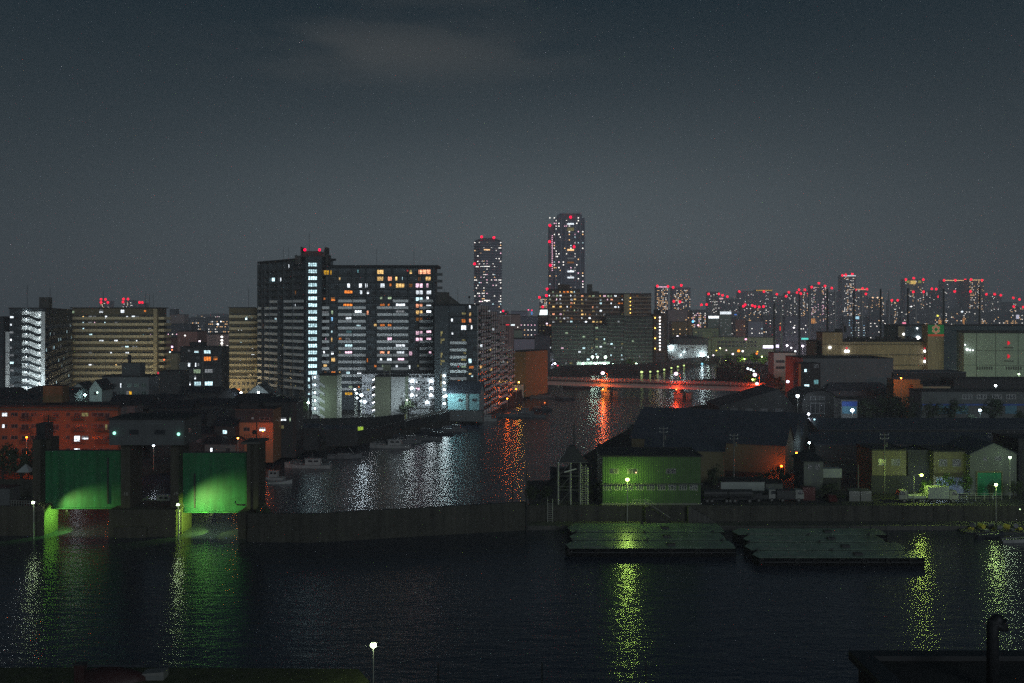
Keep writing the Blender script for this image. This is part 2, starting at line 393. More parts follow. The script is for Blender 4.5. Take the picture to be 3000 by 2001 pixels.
# ------------------------------------------------------------------ tide gate
mat('gate_green', (0.012, 0.115, 0.042), 0.55, 0.45, 0.6, 0.55, bump=.1)
mat('gate_concrete', (0.048, 0.046, 0.035), 0.85, 0.35, 0.3, 0.6)  # colour lowered to stand in for the dim light on the piers
mat('house_grey', (0.08, 0.087, 0.092), 0.8, 0.2, 0.3, 0.4)
def tide_gate():
    t = thing('tide_gate', 'tall tide gate with two green steel panels and a grey machine house on pillars', 'flood gate', (X(440, 198), 198, 0))
    ox, oy = X(440, 198), 198
    def bx(b, x0, x1, y0, y1, z0, z1, m): return b.box(x0 - ox, x1 - ox, y0 - oy, y1 - oy, z0, z1, m)
    P = lambda px, D: X(px, D)
    z = lambda py, D: Zp(py, D)
    # concrete feet standing in the water
    MB_ = MB
    b = MB_(); bx(b, -170, P(133, 196), 195.5, 201.5, -2, z(1482, 196), 'gate_concrete'); bx(b, P(98, 196), P(112, 196), 195.1, 195.5, -2, z(1500, 196), 'gate_concrete'); b.build('pier', t)
    b = MB_(); bx(b, P(322, 195), P(518, 195), 194.5, 204, -2, z(1492, 195), 'gate_concrete'); bx(b, P(336, 194), P(430, 194), 193.6, 194.5, -2, z(1540, 195), 'gate_concrete')
    bx(b, P(518, 195), P(518, 195) + .5, 196.2, 197, -2, z(1492, 195), 'gate_concrete'); b.build('pier', t)
    b = MB_(); bx(b, P(703, 194), P(727, 194), 192.5, 203, -2, z(1497, 194), 'gate_concrete'); b.build('pier', t)
    # pillars
    zt = z(1300, 198)
    b = MB_(); bx(b, P(95, 197), P(118, 197), 197, 203, z(1482, 196) , z(1286, 198), 'gate_concrete'); bx(b, P(118, 197), P(133, 197), 199.6, 203, z(1482, 196), z(1286, 198), 'gate_concrete'); b.build('pillar', t)
    b = MB_(); bx(b, P(357, 197), P(384, 197), 196.5, 203, z(1492, 195), zt, 'gate_concrete'); b.build('pillar', t)
    b = MB_(); bx(b, P(502, 197), P(526, 197), 196.5, 203, z(1492, 195), zt, 'gate_concrete'); b.build('pillar', t)
    b = MB_()
    for a, c, d in ((726, 737, 196.2), (737, 745, 196.9), (745, 760, 196.2)): bx(b, P(a, 197), P(c, 197), d, 202, z(1500, 194), z(1297, 198), 'gate_concrete')
    bx(b, P(712, 197), P(768, 197), 195.6, 202.6, z(1297, 198), z(1291, 198), 'concrete_dark'); b.build('pillar', t)
    # panels
    def panel(a, c, t0, t1, rib):
        b = MB_(); bx(b, P(a, 199), P(c, 199), 199, 199.5, z(t1, 199), z(t0, 199), 'gate_green')
        bx(b, P(a, 199), P(c, 199), 198.5, 199, z(t1, 199) - .12, z(t1, 199) + .1, 'gate_green')
        g_ = b.build('gate_panel', t)
        bb = MB_(); bx(bb, P(rib, 199) - .12, P(rib, 199) + .12, 198.75, 198.995, z(t1 - 12, 199), z(t0 + (20 if rib < 400 else 60), 199), 'steel_dark'); bb.build('guide_rib', g_)
        bb = MB_(); bx(bb, P(a, 199), P(c, 199), 199, 199.6, z(t0, 199), z(t0 - 3, 199), 'steel_dark'); bb.build('top_beam', g_)
    panel(133, 357, 1321, 1488, 317); panel(536, 724, 1327, 1499, 571)
    # machine house
    hz0, hz1 = z(1304, 194), z(1229, 194)
    b = MB_(); bx(b, P(320, 194), P(540, 194), 194, 204.5, hz0, hz1, 'house_grey'); hh = b.build('machine_house', t)
    b = MB_(); bx(b, P(316, 194), P(545, 194), 193.6, 205, hz1, hz1 + .25, 'roof_dark'); bx(b, P(322, 194), P(538, 194), 193.88, 193.995, z(1243, 194), z(1240, 194), 'slab_edge'); b.build('roof', hh)
    for a, c in ((379, 406), (453, 484)):
        b = MB_(); bx(b, P(a, 194), P(c, 194), 193.9, 193.99, z(1273, 194), z(1259, 194), 'dark_glass'); b.build('window', hh)
    b = MB_(); b.box(P(540, 194) - ox + .005, P(540, 194) - ox + .1, -2.0, -.2, z(1273, 194), z(1259, 194), 'dark_glass'); b.build('window', hh)
    for px, py in ((335, 1269), (523, 1272)):
        b = MB_(); b.ball((P(px, 193.6) - ox, 193.6 - oy, z(py, 193.6)), .3, emit('bulkhead_light', (0.35, 1.0, 0.72), 2.2)); b.build('bulkhead_lamp', hh)
    # steel gear above the end pillars
    b = MB_(); q = [(P(px, 198) - ox, d - oy, z(py, 198)) for px, py, d in ((108, 1262, 197), (140, 1252, 197), (140, 1288, 197))]
    x0, x1 = P(96, 198) - ox, P(136, 198) - ox; zz = z(1286, 198)
    b.box(x0 + .9, x1, -.5, 3, zz, zz + 3.0, 'steel_dark')
    for i in range(7): b.box(x0 + i * .45, x0 + i * .45 + .06, -1, -.94, zz, zz + 1.2, 'steel_dark')
    for k in (.6, 1.2): b.box(x0, x0 + 2.7, -1, -.94, zz + k - .05, zz + k, 'steel_dark')
    b.tube([(P(142, 198) - ox, 0, zz), (P(142, 198) - ox, 0, z(1215, 198))], .12, 'steel_dark'); b.build('hoist_gear', t)
    b = MB_(); x0 = P(722, 198) - ox; zz = z(1291, 198)
    for i in range(8): b.box(x0 + i * .4, x0 + i * .4 + .06, -1.5, -1.44, zz, zz + 1.3, 'steel_dark')
    for k in (.65, 1.3): b.box(x0, x0 + 2.9, -1.5, -1.44, zz + k - .05, zz + k, 'steel_dark')
    b.tube([(P(752, 198) - ox, 0, zz), (P(752, 198) - ox, 0, z(1238, 198))], .1, 'steel_dark'); b.ball((P(745, 198) - ox, 0, z(1266, 198)), .45, 'steel_dark'); b.build('hoist_gear', t)
    # davit arm by the right panel, guide slots on the lit pier faces
    b = MB_(); b.tube([(P(722, 197) - ox, -1.5, z(1478, 197)), (P(696, 197) - ox, -1.5, z(1477, 197)), (P(690, 197) - ox, -1.5, z(1468, 197))], .18, 'steel_dark'); b.build('davit', t)
    b = MB_(); b.tube([(P(519, 195) - ox + .3, -2.6, -1), (P(519, 195) - ox + .3, -2.6, z(1494, 195))], .1, 'lamp_pole'); b.build('pipe', t)
    # number on the pillar, marked depth boards
    for txt, px, py in (('18', 361, 1452), ('19', 507, 1451)):
        cu = bpy.data.curves.new('number', 'FONT'); cu.body = txt; cu.size = .95; cu.extrude = .01; cu.materials.append(mat('number_paint', (0.22, 0.22, 0.2), 0.7, 0.1))
        q_ = bpy.data.objects.new('number', cu); me_ = bpy.data.meshes.new_from_object(q_); bpy.data.objects.remove(q_); o = bpy.data.objects.new('number', me_); C.objects.link(o); o.parent = t; o.location = (P(px, 196.4) - ox, 196.46 - oy, z(py, 196.4)); o.rotation_euler = (R(90), 0, 0)
    bx_ = MB(); bx_.box(P(205, 199) - ox - .2, P(205, 199) - ox + .2, -.4, .4, z(1488, 199) - .45, z(1488, 199) - .14, 'steel_dark'); k_ = bx_.build('added_sill_lamp', t)  # added lamp box under the first panel, not a known fitting
    spot('lamp_light', (P(200, 198), 198.6, z(1497, 199)), (P(133, 196), 198.6, 1.5), 5200, (.32, 1, .10), 120, .4, t)  # added spot that brightens the left pier face
    bx_ = MB(); bx_.box(P(625, 199) - ox - .2, P(625, 199) - ox + .2, -.4, .4, z(1499, 199) - .45, z(1499, 199) - .14, 'steel_dark'); bx_.build('added_sill_lamp', t)  # second added lamp box, under the right panel
    spot('lamp_light', (P(620, 198), 198.2, z(1508, 199)), (P(518, 195), 198.2, 1.2), 6000, (.55, 1, .10), 120, .4, t)  # added spot that brightens the middle pier face
    spot('lamp_light', (P(630, 198), 198.2, z(1508, 199)), (P(703, 194), 197, 1.0), 1500, (.75, 1, .12), 110, .4, t)  # added spot that brightens the right pier
    return t
def spot(name, loc, target, power, col, ang, blend, parent, r=.12):
    l = bpy.data.lights.new(name, 'SPOT'); l.energy = power; l.color = col; l.spot_size = R(ang); l.spot_blend = blend; l.shadow_soft_size = r
    o = bpy.data.objects.new(name, l); C.objects.link(o); p = Vector(loc); q = Vector(target)
    o.rotation_euler = (q - p).to_track_quat('-Z', 'Y').to_euler(); o.parent = parent; o.location = p - parent.location
    return o
def floodlight(label, px, py, D, zb, target, power, col, ang, glow=90):
    x = X(px, D); z = Zp(py, D)
    t = thing('floodlight', label, 'lamp', (x, D, zb), group=None)
    MB().tube([(0, 0, 0), (0, 0, z - zb - .25)], .09, 'lamp_pole').build('post', t)
    d = (Vector(target) - Vector((x, D, z))).normalized()
    h = MB(); M = Matrix.Translation((0, 0, z - zb)) @ d.to_track_quat('Y', 'Z').to_matrix().to_4x4()
    h.box(-.3, .3, -.35, .0, -.2, .25, 'steel_grey', M); h.box(-.34, .34, -.0, .3, .25, .29, 'steel_grey', M); h.build('housing', t)
    MB().box(-.26, .26, .004, .05, -.16, .2, emit('flood_lens', (0.8, 0.8, 1.0), 12), M).build('lens', t)
    MB().ball((0.0, -.45, z - zb + .05), .2, emit('flood_bulb', (.72, 1, .5), glow / (39.5 * .04), 0, True), 8, 5).build('bulb', t)
    spot('lamp_light', Vector((x, D, z)) + d * .4, target, power, col, ang, 1.0, t)
    return t
GY = (0.62, 1.0, 0.16)
tide_gate()
floodlight('small floodlight low on the left pier shining on the first green panel', 99, 1472, 193.0, -.5, (X(262, 199), 199, 2.6), 8500, (0.75, 1, 0.3), 80)
floodlight('small floodlight beside railing on the middle pier shining on the second panel', 523, 1478, 191.6, -.5, (X(640, 199), 199, 2.6), 10500, (0.75, 1, 0.3), 112)

# ------------------------------------------------------------------ breakwater wall with a post fence
bw_pts = [w(725, D=190), w(915, D=189.5), w(1543, D=200.6)]
bw = strip('breakwater_wall', 'long bare concrete flood wall running from the tide gate towards the quay', bw_pts, [5.3, 5.3, 5.45], 'concrete_dimmed', t=.9, zb=-2)
def fence_posts():
    t = thing('post_fence', 'thin dark post and wire fence along the top of the long flood wall', 'fence', (X(880, 190), 190, 5.3))
    p0, p1 = Vector(bw_pts[1]), Vector(bw_pts[2]); o = Vector((X(880, 190), 190))
    n = 21; wire = MB()
    pts = []
    for i in range(n):
        u = -0.05 + 0.92 * i / (n - 1); q = p0.lerp(p1, u); z = 5.3 + .14 * max(u, 0)
        v = Vector((q.x - o.x, q.y - o.y + .6, z - 5.3)); pts.append(v)
        MB().tube([v, v + Vector((0, 0, 1.0))], .035, 'steel_dark', 5).tube([v + Vector((0, 0, 1.0)), v + Vector((-.05, -.16, 1.25))], .03, 'steel_dark', 5).build('post', t)
    for hgt in (.55, .98): wire.tube([v + Vector((0, 0, hgt)) for v in pts], .012, 'steel_dark', 4)
    wire.build('wire', t)
fence_posts()

# ------------------------------------------------------------------ right quay
qx0 = X(1545, 204)
qw = MB()
qw.box(qx0, 140, 205, 205.6, -2, Zp(1481, 205), 'concrete_dimmed')
for i in range(22): qw.box(qx0 + 2 + i * 6.1, qx0 + 2.2 + i * 6.1, 204.9, 205, .9, Zp(1481, 205), 'concrete_dimmed')
tag(qw.build('quay_wall'), 'long dark concrete flood wall behind the moored barges', 'wall')
ap = MB(); ap.box(qx0, 140, 200.5, 205, -2, Zp(1533, 203), 'concrete_dark'); tag(ap.build('quay_apron'), kind='structure')
tag(MB().box(qx0 + .5, 140, 205.6, 240, ZG + .004, ZG + .9, 'asphalt').build('yard'), kind='structure')
YZ = ZG + .9
# concrete stair on the wall face
st = thing('quay_stair', 'concrete stair with handrail climbing the flood wall below the green building', 'stairs', (X(1935, 205), 205, .8))
b = MB()
for i in range(9): b.box(-3.2 + i * .55, -3.2 + (i + 1) * .55, -1.4, -.02, -.2, 3.3 - i * .37, 'concrete_dimmed')
b.build('steps', st)
b = MB(); b.tube([(-3.2, -1.35, 4.3), (1.8, -1.35, 1.0)], .04, 'lamp_pole'); b.tube([(-3.2, -1.35, 3.3), (-3.2, -1.35, 4.3)], .04, 'lamp_pole'); b.build('handrail', st)
st = thing('quay_stair', 'darker concrete stair on the flood wall behind the gap between the barges', 'stairs', (X(2060, 205), 205, .8))
b = MB()
for i in range(9): b.box(-3.2 + i * .6, -3.2 + (i + 1) * .6, -1.4, -.02, -.2, 3.2 - i * .36, 'concrete_dark')
b.build('steps', st)

# barges rafted side by side
mat('barge_deck', (0.17, 0.25, 0.18), 0.30, 0.4, 0.4, bump=0.06)
mat('barge_hull', (0.004, 0.004, 0.005), 0.9, 0.3, spec=.05)
def barge(label, x0, x1, D0, D1, zt, group='rafted flat barges', crates=()):
    t = thing('barge', label, 'barge', ((x0 + x1) / 2, D0, 0), group=None)
    L2 = (x1 - x0) / 2; Wd = D1 - D0; r = 1.6
    b = MB(); pl = [(-L2 + .5, 0), (L2 - .3, 0), (L2, Wd * .5), (L2 - .3, Wd), (-L2 + r, Wd), (-L2, Wd * .5)]
    b.prism(pl, -1, zt - .05, 'barge_hull'); b.box(-L2 + .6, L2 - .5, -.12, -.004, zt - .8, zt - .65, 'steel_dark'); b.build('hull', t)
    b = MB(); b.prism([(p[0] * .995, .03 + p[1] * .985) for p in pl], zt - .05, zt, 'barge_deck')
    b.build('deck', t)
    r_ = random.Random(int(D0 * 10 + x0))
    for i in range(7):
        xx = -L2 + 2 + (2 * L2 - 4) * (i + r_.uniform(-.3, .3)) / 6; ring = [(xx + .42 * math.cos(R(a)), -.18, zt - .55 + .42 * math.sin(R(a))) for a in range(0, 361, 45)]
        MB().tube(ring, .13, 'rubber', 6).build('tyre_fender', t)
    MB().tube([(-L2 + 3 + i * .7, .8 + .3 * math.sin(i * 1.7), zt + .04) for i in range(9)], .05, 'levee_pale', 5).build('rope', t)
    MB().box(L2 * .2, L2 * .2 + 1.4, Wd * .3, Wd * .3 + 1.1, zt, zt + .35, 'steel_dark').build('hatch', t)
    for i in range(3):
        xx = -L2 + 1.5 + (2 * L2 - 3) * i / 2; MB().tube([(xx, Wd - .35, zt), (xx, Wd - .35, zt + .35)], .14, 'steel_dark', 7).box(xx - .3, xx + .3, Wd - .47, Wd - .23, zt + .35, zt + .45, 'steel_dark').build('bollard', t)
    return t
def bz(py, zt): return (H - zt) * F / (py - YH)
for lab, a, c, pf, pb, zt in (('dark flat barge nearest the viewer under the quay lamp reflection', 1658, 2161, 1606, 1584, 1.5), ('middle flat barge of the three rafted below the green building', 1670, 2133, 1582, 1560, 1.6), ('green lit flat barge against the quay below the green building', 1665, 2128, 1558, 1533, 1.7)):
    D0, D1 = bz(pf, zt), bz(pb, zt); barge(lab, X(a, D0), X(c, D0), D0, D1, zt)
for lab, a, c, pf, pb, zt in (('front dark barge of the right hand raft', 2213, 2714, 1634, 1613, 1.4), ('second barge from the water in the right hand raft', 2191, 2668, 1611, 1589, 1.5), ('third barge from the water in the right hand raft', 2186, 2600, 1587, 1568, 1.6), ('dark barge lying against the quay in the right hand raft', 2154, 2604, 1566, 1548, 1.7)):
    D0, D1 = bz(pf, zt), bz(pb, zt); barge(lab, X(a, D0), X(c, D0), D0, D1, zt)

# ------------------------------------------------------------------ lamps
BULB = {}
def lamp(label, px, py, D, zb, col=(1, 1, 1), power=0, r=None, arm=0.0, name='street_lamp', group=None, pole='lamp_pole', head=True, see=8.0, pr=.08, split=False):
    """a post with a lantern whose globe is the light source itself"""
    x = X(px, D); z = Zp(py, D); r = r or max(.16, 5.0 * D / F)
    t = thing(name, label, 'lamp', (x, D, zb), group=group); hh = z - zb
    if hh > .6: MB().tube([(-arm, 0, 0), (-arm, 0, hh - r * .5)] + ([(0, 0, hh + r)] if arm else []), pr, pole, 6).build('pole', t)
    L = power / (4 * math.pi ** 2 * r * r) if power else see
    if split:      # globe coloured burnt-out white; a point light below it casts the lamp colour
        l_ = bpy.data.lights.new('lamp_light', 'POINT'); l_.energy = power; l_.color = col; l_.shadow_soft_size = r * .7
        o_ = bpy.data.objects.new('lamp_light', l_); C.objects.link(o_); o_.parent = t; o_.location = (0, -.3, hh - r * 1.9)
        MB().ball((0, 0, hh), r, emit('bulb_pinkish', (1, .72, .86), 3.2), 8, 6, .85).build('bulb', t, True); return t
    nm = 'bulb_%.2f_%.2f_%.2f_%.3g' % (*col, L); m = emit(nm, col, L, 0, bool(power))
    MB().ball((0, 0, hh), r, m, 8, 6, .85).build('bulb', t, True)
    if head: MB().tube([(0, 0, hh + r * .86), (0, 0, hh + r * 1.25)], r * .9, pole, 8, r2=r * .3).build('cap', t)
    return t
# ------------------------------------------------------------------ house and shed builder
mat('siding_dark', (0.036, 0.038, 0.040), 0.85, 0.2, 0.4, 0.4)  # colour pulled down so the near houses read as unlit
mat('siding_pale', (0.12, 0.13, 0.13), 0.85, 0.2, 0.4, 0.4)
mat('siding_beige', (0.15, 0.14, 0.085), 0.85, 0.15, 0.4, 0.4)
mat('siding_white', (0.28, 0.31, 0.31), 0.8, 0.12, 0.3, 0.4)
mat('roof_metal', (0.048, 0.057, 0.076), 0.55, 0.25, 0.3)
def house(name, label, a, b, eave, ridge, depth, zb=2.5, wall='siding_dark', roof='roof_tile', kind='x', cat='house', over=.5, group=None, frac=.5):
    """pitched roof: ridge along the front (x), gable to the viewer (y) or hipped (h); eave, ridge are heights in m"""
    B = Bld(name, label, a, b, eave, depth, zb, wall, cat, group, toppx=False, body=False)
    L, d, h, r, o = B.L, depth, eave - zb, ridge - zb, over
    wb = MB(); wb.box(0, L, 0, d, -1.5, h, wall)
    rf = MB(); t = .14
    if kind == 'x':
        m = d * frac; s = (r - h) / m; s2 = (r - h) / (d - m)
        for xx in (0, L): wb.add([(xx, 0, h), (xx, d, h), (xx, m, r)], [(0, 1, 2)], wall)
        def slope(y0, z0, y1, z1): rf.add([(-o, y0, z0), (L + o, y0, z0), (L + o, y1, z1), (-o, y1, z1), (-o, y0, z0 + t), (L + o, y0, z0 + t), (L + o, y1, z1 + t), (-o, y1, z1 + t)], [(0, 1, 2, 3), (7, 6, 5, 4), (0, 4, 5, 1), (2, 6, 7, 3), (1, 5, 6, 2), (0, 3, 7, 4)], roof)
        slope(-o, h - o * s + .01, m, r + .01); slope(d + o, h - o * s2 + .01, m, r + .01)
    elif kind == 'y':
        m = L * frac; s = (r - h) / m; s2 = (r - h) / (L - m)
        for yy in (0, d): wb.add([(0, yy, h), (L, yy, h), (m, yy, r)], [(0, 1, 2)], wall)
        def slope(x0, z0, x1, z1): rf.add([(x0, -o, z0), (x0, d + o, z0), (x1, d + o, z1), (x1, -o, z1), (x0, -o, z0 + t), (x0, d + o, z0 + t), (x1, d + o, z1 + t), (x1, -o, z1 + t)], [(0, 1, 2, 3), (7, 6, 5, 4), (0, 4, 5, 1), (2, 6, 7, 3), (1, 5, 6, 2), (0, 3, 7, 4)], roof)
        slope(-o, h - o * s + .01, m, r + .01); slope(L + o, h - o * s2 + .01, m, r + .01)
    else:
        k = min(L, d) * .5; e0, e1 = (k, L - k) if L > d else (L / 2 - .01, L / 2 + .01)
        vs = [(-o, -o, h), (L + o, -o, h), (L + o, d + o, h), (-o, d + o, h), (-o, -o, h + t), (L + o, -o, h + t), (L + o, d + o, h + t), (-o, d + o, h + t), (e0, d / 2, r), (e1, d / 2, r)]
        rf.add(vs, [(3, 2, 1, 0), (0, 1, 5, 4), (1, 2, 6, 5), (2, 3, 7, 6), (3, 0, 4, 7), (4, 5, 9, 8), (6, 7, 8, 9), (5, 6, 9), (7, 4, 8)], roof)
    B.wall = wb.build('wall', B.root); B.roof = rf.build('roof', B.root); B.h = h
    return B
def Zf(py, D): return Zp(py, D)

# ------------------------------------------------------------------ right bank, near row
corrugated('green_siding', (0.048, 0.098, 0.036), 0.5)
gb = Bld('workshop', 'two storey corrugated workshop lit green by the quay lamp in front', (1765, 208), (2053, 208), 1338, 13, YZ, 'green_siding', 'workshop', rim=.25, over=.35)
for a in ((1786, 1373, 1813, 1388), (1837, 1373, 1868, 1388), (1951, 1373, 1980, 1388)): gb.winpx(*a, 'dark', style='slide')
x0, z0 = gb.loc(1764, 1417)
e = MB(); e.box(-.4, gb.L + .3, -.9, -.005, z0, z0 + .1, 'slab_edge'); gb.part('canopy', e)
for i in range(9):
    px = 1768 + i * 31.5
    gb.winpx(px, 1420, px + 24, 1436, 'grey' if i not in (5,) else 'dark', style='wide', fr='lamp_pole')
x, z = gb.loc(1863, 1384); gb.part('indoor_lamp', MB().ball((x, -.22, z), .13, emit('indoor_lamp', (1, .6, .3), 3)))
gb.part('plinth', MB().box(-.15, gb.L + .1, -.35, -.005, -.6, .55, 'levee_pale'))
b = MB(); x, z = gb.loc(1850, 1480)
for i in range(5): b.box(x + i * .8, x + i * .8 + .05, -1.5, -1.45, .2, 1.5, 'lamp_pole')
b.box(x, x + 3.3, -1.5, -1.45, 1.44, 1.5, 'lamp_pole'); b.box(x, x + 3.3, -1.5, -1.46, .85, .9, 'lamp_pole'); b.tube([(x + 3.3, -1.48, 1.48), (x + 5.3, -1.48, .2)], .03, 'lamp_pole'); gb.part('stair_railing', b)

# open steel hopper frame
hf = thing('hopper_frame', 'dark lattice steel hopper frame with ladder beside the green workshop', 'steel frame', (X(1636, 209), 209, YZ))
zt = Zp(1355, 209) - YZ; wd = X(1722, 209) - X(1636, 209)
for i, x in enumerate((0, wd * .42, wd * .75, wd)):
    for y in (0, 4.5):
        MB().tube([(x, y, -.8), (x, y, zt if i != 3 else zt - 1)], .13, 'lamp_pole' if y == 0 else 'steel_grey', 5).build('leg', hf)
b = MB(); lev = [zt * .35, zt * .68, zt]
for z in lev:
    for y in (0, 4.5): b.tube([(0, y, z), (wd, y, z)], .08, 'steel_grey', 5)
    for x in (0, wd): b.tube([(x, 0, z), (x, 4.5, z)], .08, 'steel_grey', 5)
for k in range(3):
    z0_, z1_ = ([0] + lev)[k], lev[k]; b.tube([(0, 0, z0_), (wd * .42, 0, z1_)], .05, 'steel_grey', 4); b.tube([(wd, 0, z0_), (wd * .75, 0, z1_)], .05, 'steel_grey', 4)
b.build('bracing', hf)
b = MB(); b.add([(.1, .2, zt), (wd - .1, .2, zt), (wd - .1, 4.3, zt), (.1, 4.3, zt), (wd * .4, 1.5, zt + 3.2), (wd * .6, 1.5, zt + 3.2), (wd * .6, 3, zt + 3.2), (wd * .4, 3, zt + 3.2)], [(3, 2, 1, 0), (4, 5, 6, 7), (0, 1, 5, 4), (1, 2, 6, 5), (2, 3, 7, 6), (3, 0, 4, 7)], 'steel_dark'); b.build('hopper', hf)
b = MB()
for x in (wd * .80, wd * .93): b.tube([(x, -.3, -.5), (x, -.3, zt * .95)], .05, 'lamp_pole', 4)
for i in range(18): b.box(wd * .80, wd * .93, -.33, -.27, i * zt / 19, i * zt / 19 + .06, 'lamp_pole')
b.build('ladder', hf)
MB().tube([(wd * .55, 2, zt + 3.2), (wd * .55, 2, Zp(1245, 209) - YZ)], .12, 'steel_dark', 5).build('mast', hf)
MB().tube([(wd * .2, -.4, zt * .78), (wd * .6, -.5, zt * .86)], .12, 'steel_white', 5).build('chute', hf)
for lab, px, t0, t1, D in (('thin dark pole standing in the river beside the flood wall end', 1502, 1392, 1560, 203), ('taller pole at the end of the flood wall before the red reflection', 1543, 1380, 1580, 200)):
    MBt = MB().tube([(0, 0, -1.5), (0, 0, Zp(t0, D))], .11, 'steel_dark', 6); tag(MBt.build('mooring_pole', None, loc=(X(px, D), D, 0)), lab, 'pole')
b = MB()
for x in (0, 1.0): b.tube([(x, 0, 0), (x, 0, 4.3), (x, .35, 4.65), (x, .9, 4.6)], .06, 'lamp_pole', 5)
for i in range(9): b.box(0, 1.0, -.03, .03, .3 + i * .42, .35 + i * .42, 'lamp_pole')
tag(b.build('wall_ladder', None, loc=(X(1604, 204.5), 204.2, .8)), 'pale steel ladder with hooped top on the quay wall by the bushes', 'ladder')

# sheds
mat('shed_wall', (0.13, 0.115, 0.07), 0.85, 0.2, 0.3, 0.4)
u = Vector((.906, -.422)); n_ = Vector((.422, .906))
e0 = Vector((X(2300, 255), 255))
for i, (lab, ev, rg) in enumerate((('front shed of three with a steep gable over the orange lit alley', 9.8, 14.4), ('middle shed of three gabled sheds by the orange lit alley', 10.0, 15.4), ('rear shed of the three, its dark roof nearest the bridge', 10.0, 15.0))):
    q1 = e0 + n_ * 12.2 * i; q0 = q1 - u * (40 + 3 * i)
    house('storage_shed', lab, (CX + F * q0.x / q0.y, q0.y), (CX + F * q1.x / q1.y, q1.y), ev, rg, 12, 2.5, 'shed_wall' if i == 0 else 'siding_dark', 'roof_metal', 'x', 'shed', .4)
s = house('storage_shed', 'low beige shed in front of the dark steep sheds', (1890, 240), (2120, 236), Zp(1318, 238), Zp(1300, 238) + .5, 9, 2.5, 'shed_wall', 'roof_metal', 'x', 'shed', .4)
for lab, px0, px1, D, t_, ev in (('long dark flat roofed shed furthest behind the small houses', 2400, 3090, 318, 1240, 0), ('long dark shed with shallow roof behind the small houses', 2390, 3090, 278, 1285, 1)):
    house('long_shed', lab, (px0, D), (px1, D), Zp(t_ + 18, D), Zp(t_, D) + .4, 22, 2.5, 'siding_dark', 'roof_metal', 'x', 'shed', .5, frac=.5)
s = house('gabled_store', 'wide dark gabled store in front of the bridge end', (2108, 402), (2330, 402), Zp(1192, 402), Zp(1143, 402) + .2, 26, 2.5, 'siding_dark', 'roof_tile', 'y', 'store', .6, frac=.78)
for i in range(4): s.winpx(2140 + i * 44, 1197, 2160 + i * 44, 1206, 'dark')
# barrel roofed store
ar = Bld('arched_store', 'dark arched roof store with faint lettering panel beside the gabled store', (2352, 392), (2450, 392), 1172, 22, 2.5, 'siding_dark', 'store', body=False)
pl = [(0, -1.5), (ar.L, -1.5)] + [(ar.L / 2 + ar.L / 2 * math.cos(R(a)), ar.h + 3.6 * math.sin(R(a))) for a in range(0, 181, 15)]
b = MB(); k = len(pl); b.add([(p[0], 0, p[1]) for p in pl] + [(p[0], 22, p[1]) for p in pl], [tuple(range(k)), tuple(range(k, 2 * k))[::-1]] + [(i, k + i, k + (i + 1) % k, (i + 1) % k) for i in range(k)], 'siding_dark'); ar.part('wall', b)
b = MB()
for a in range(0, 180, 15): b.add([(ar.L / 2 + (ar.L / 2 + .25) * math.cos(R(q)), y, ar.h + 3.9 * math.sin(R(q))) for q in (a, a + 15) for y in (-.4, 22.4)], [(0, 1, 3, 2)], 'roof_tile')
ar.part('roof', b)
ar.winpx(2374, 1160, 2416, 1172, 'dark', style='wide'); ar.winpx(2374, 1180, 2416, 1212, 'dark', style='wide')

# small houses on the quay street
h1 = house('hipped_house', 'grey house with hipped roof and a white balcony left of the beige houses', (2355, 226), (2412, 226), Zp(1352, 226), Zp(1322, 226), 8, YZ - .9, 'siding_pale', 'roof_tile', 'h', over=.6)
h1.part('balcony', MB().box(h1.L + .01, h1.L + 4.2, .3, 3, Zp(1400, 226) - h1.zb, Zp(1374, 226) - h1.zb, 'siding_white').box(h1.L + .3, h1.L + 4.0, .5, 2.8, -.5, Zp(1400, 226) - h1.zb, 'siding_dark'))
for a in ((2366, 1360, 2378, 1376), (2388, 1360, 2402, 1376)): h1.winpx(*a, 'dark')
h2 = Bld('beige_house', 'beige fronted two storey house over a dark garage, left of two', (2555, 223), (2655, 223), 1320, 10, YZ - .9, 'siding_beige', 'house', rim=.3)
h2.part('garage_front', MB().box(-.3, h2.L + .3, -.35, -.004, -.5, h2.loc(2600, 1393)[1], 'siding_dark'))
for a in ((2573, 1344, 2596, 1364), (2611, 1344, 2637, 1364)): h2.winpx(*a, 'dark')
h3 = Bld('dark_house', 'dark narrow house between the two beige houses', (2660, 224), (2730, 224), 1326, 10, YZ - .9, 'siding_dark', 'house', rim=.6, roof='roof_tile')
h4 = Bld('beige_house', 'beige fronted house with awning and bluish lit garage beside the gabled shed', (2735, 222), (2836, 222), 1324, 10, YZ - .9, 'siding_beige', 'house', rim=.3)
for a in ((2750, 1345, 2775, 1367), (2790, 1345, 2815, 1367)): h4.winpx(*a, 'dark')
z1 = h4.loc(2780, 1387)[1]; z0_ = h4.loc(2780, 1456)[1]
h4.part('awning', MB().add([(-.1, -1.3, z1 - .5), (h4.L, -1.3, z1 - .5), (h4.L, -.01, z1), (-.1, -.01, z1), (-.1, -1.3, z1 - .4), (h4.L, -1.3, z1 - .4), (h4.L, -.01, z1 + .1), (-.1, -.01, z1 + .1)], [(0, 1, 2, 3), (7, 6, 5, 4), (0, 4, 5, 1), (0, 3, 7, 4), (1, 5, 6, 2)], 'siding_beige'))
h4.part('garage_door', MB().box(.6, h4.L - .5, -.1, -.005, z0_, z1 - .9, mat('shutter_blue', (0.25, 0.3, 0.42), 0.5, 0.2)))
h5 = house('gabled_shed', 'pale gabled shed with a green shutter at the right end of the row', (2842, 220), (2978, 220), Zp(1330, 220), Zp(1299, 220), 14, YZ - .9, 'siding_pale', 'roof_metal', 'y', 'shed', .3)
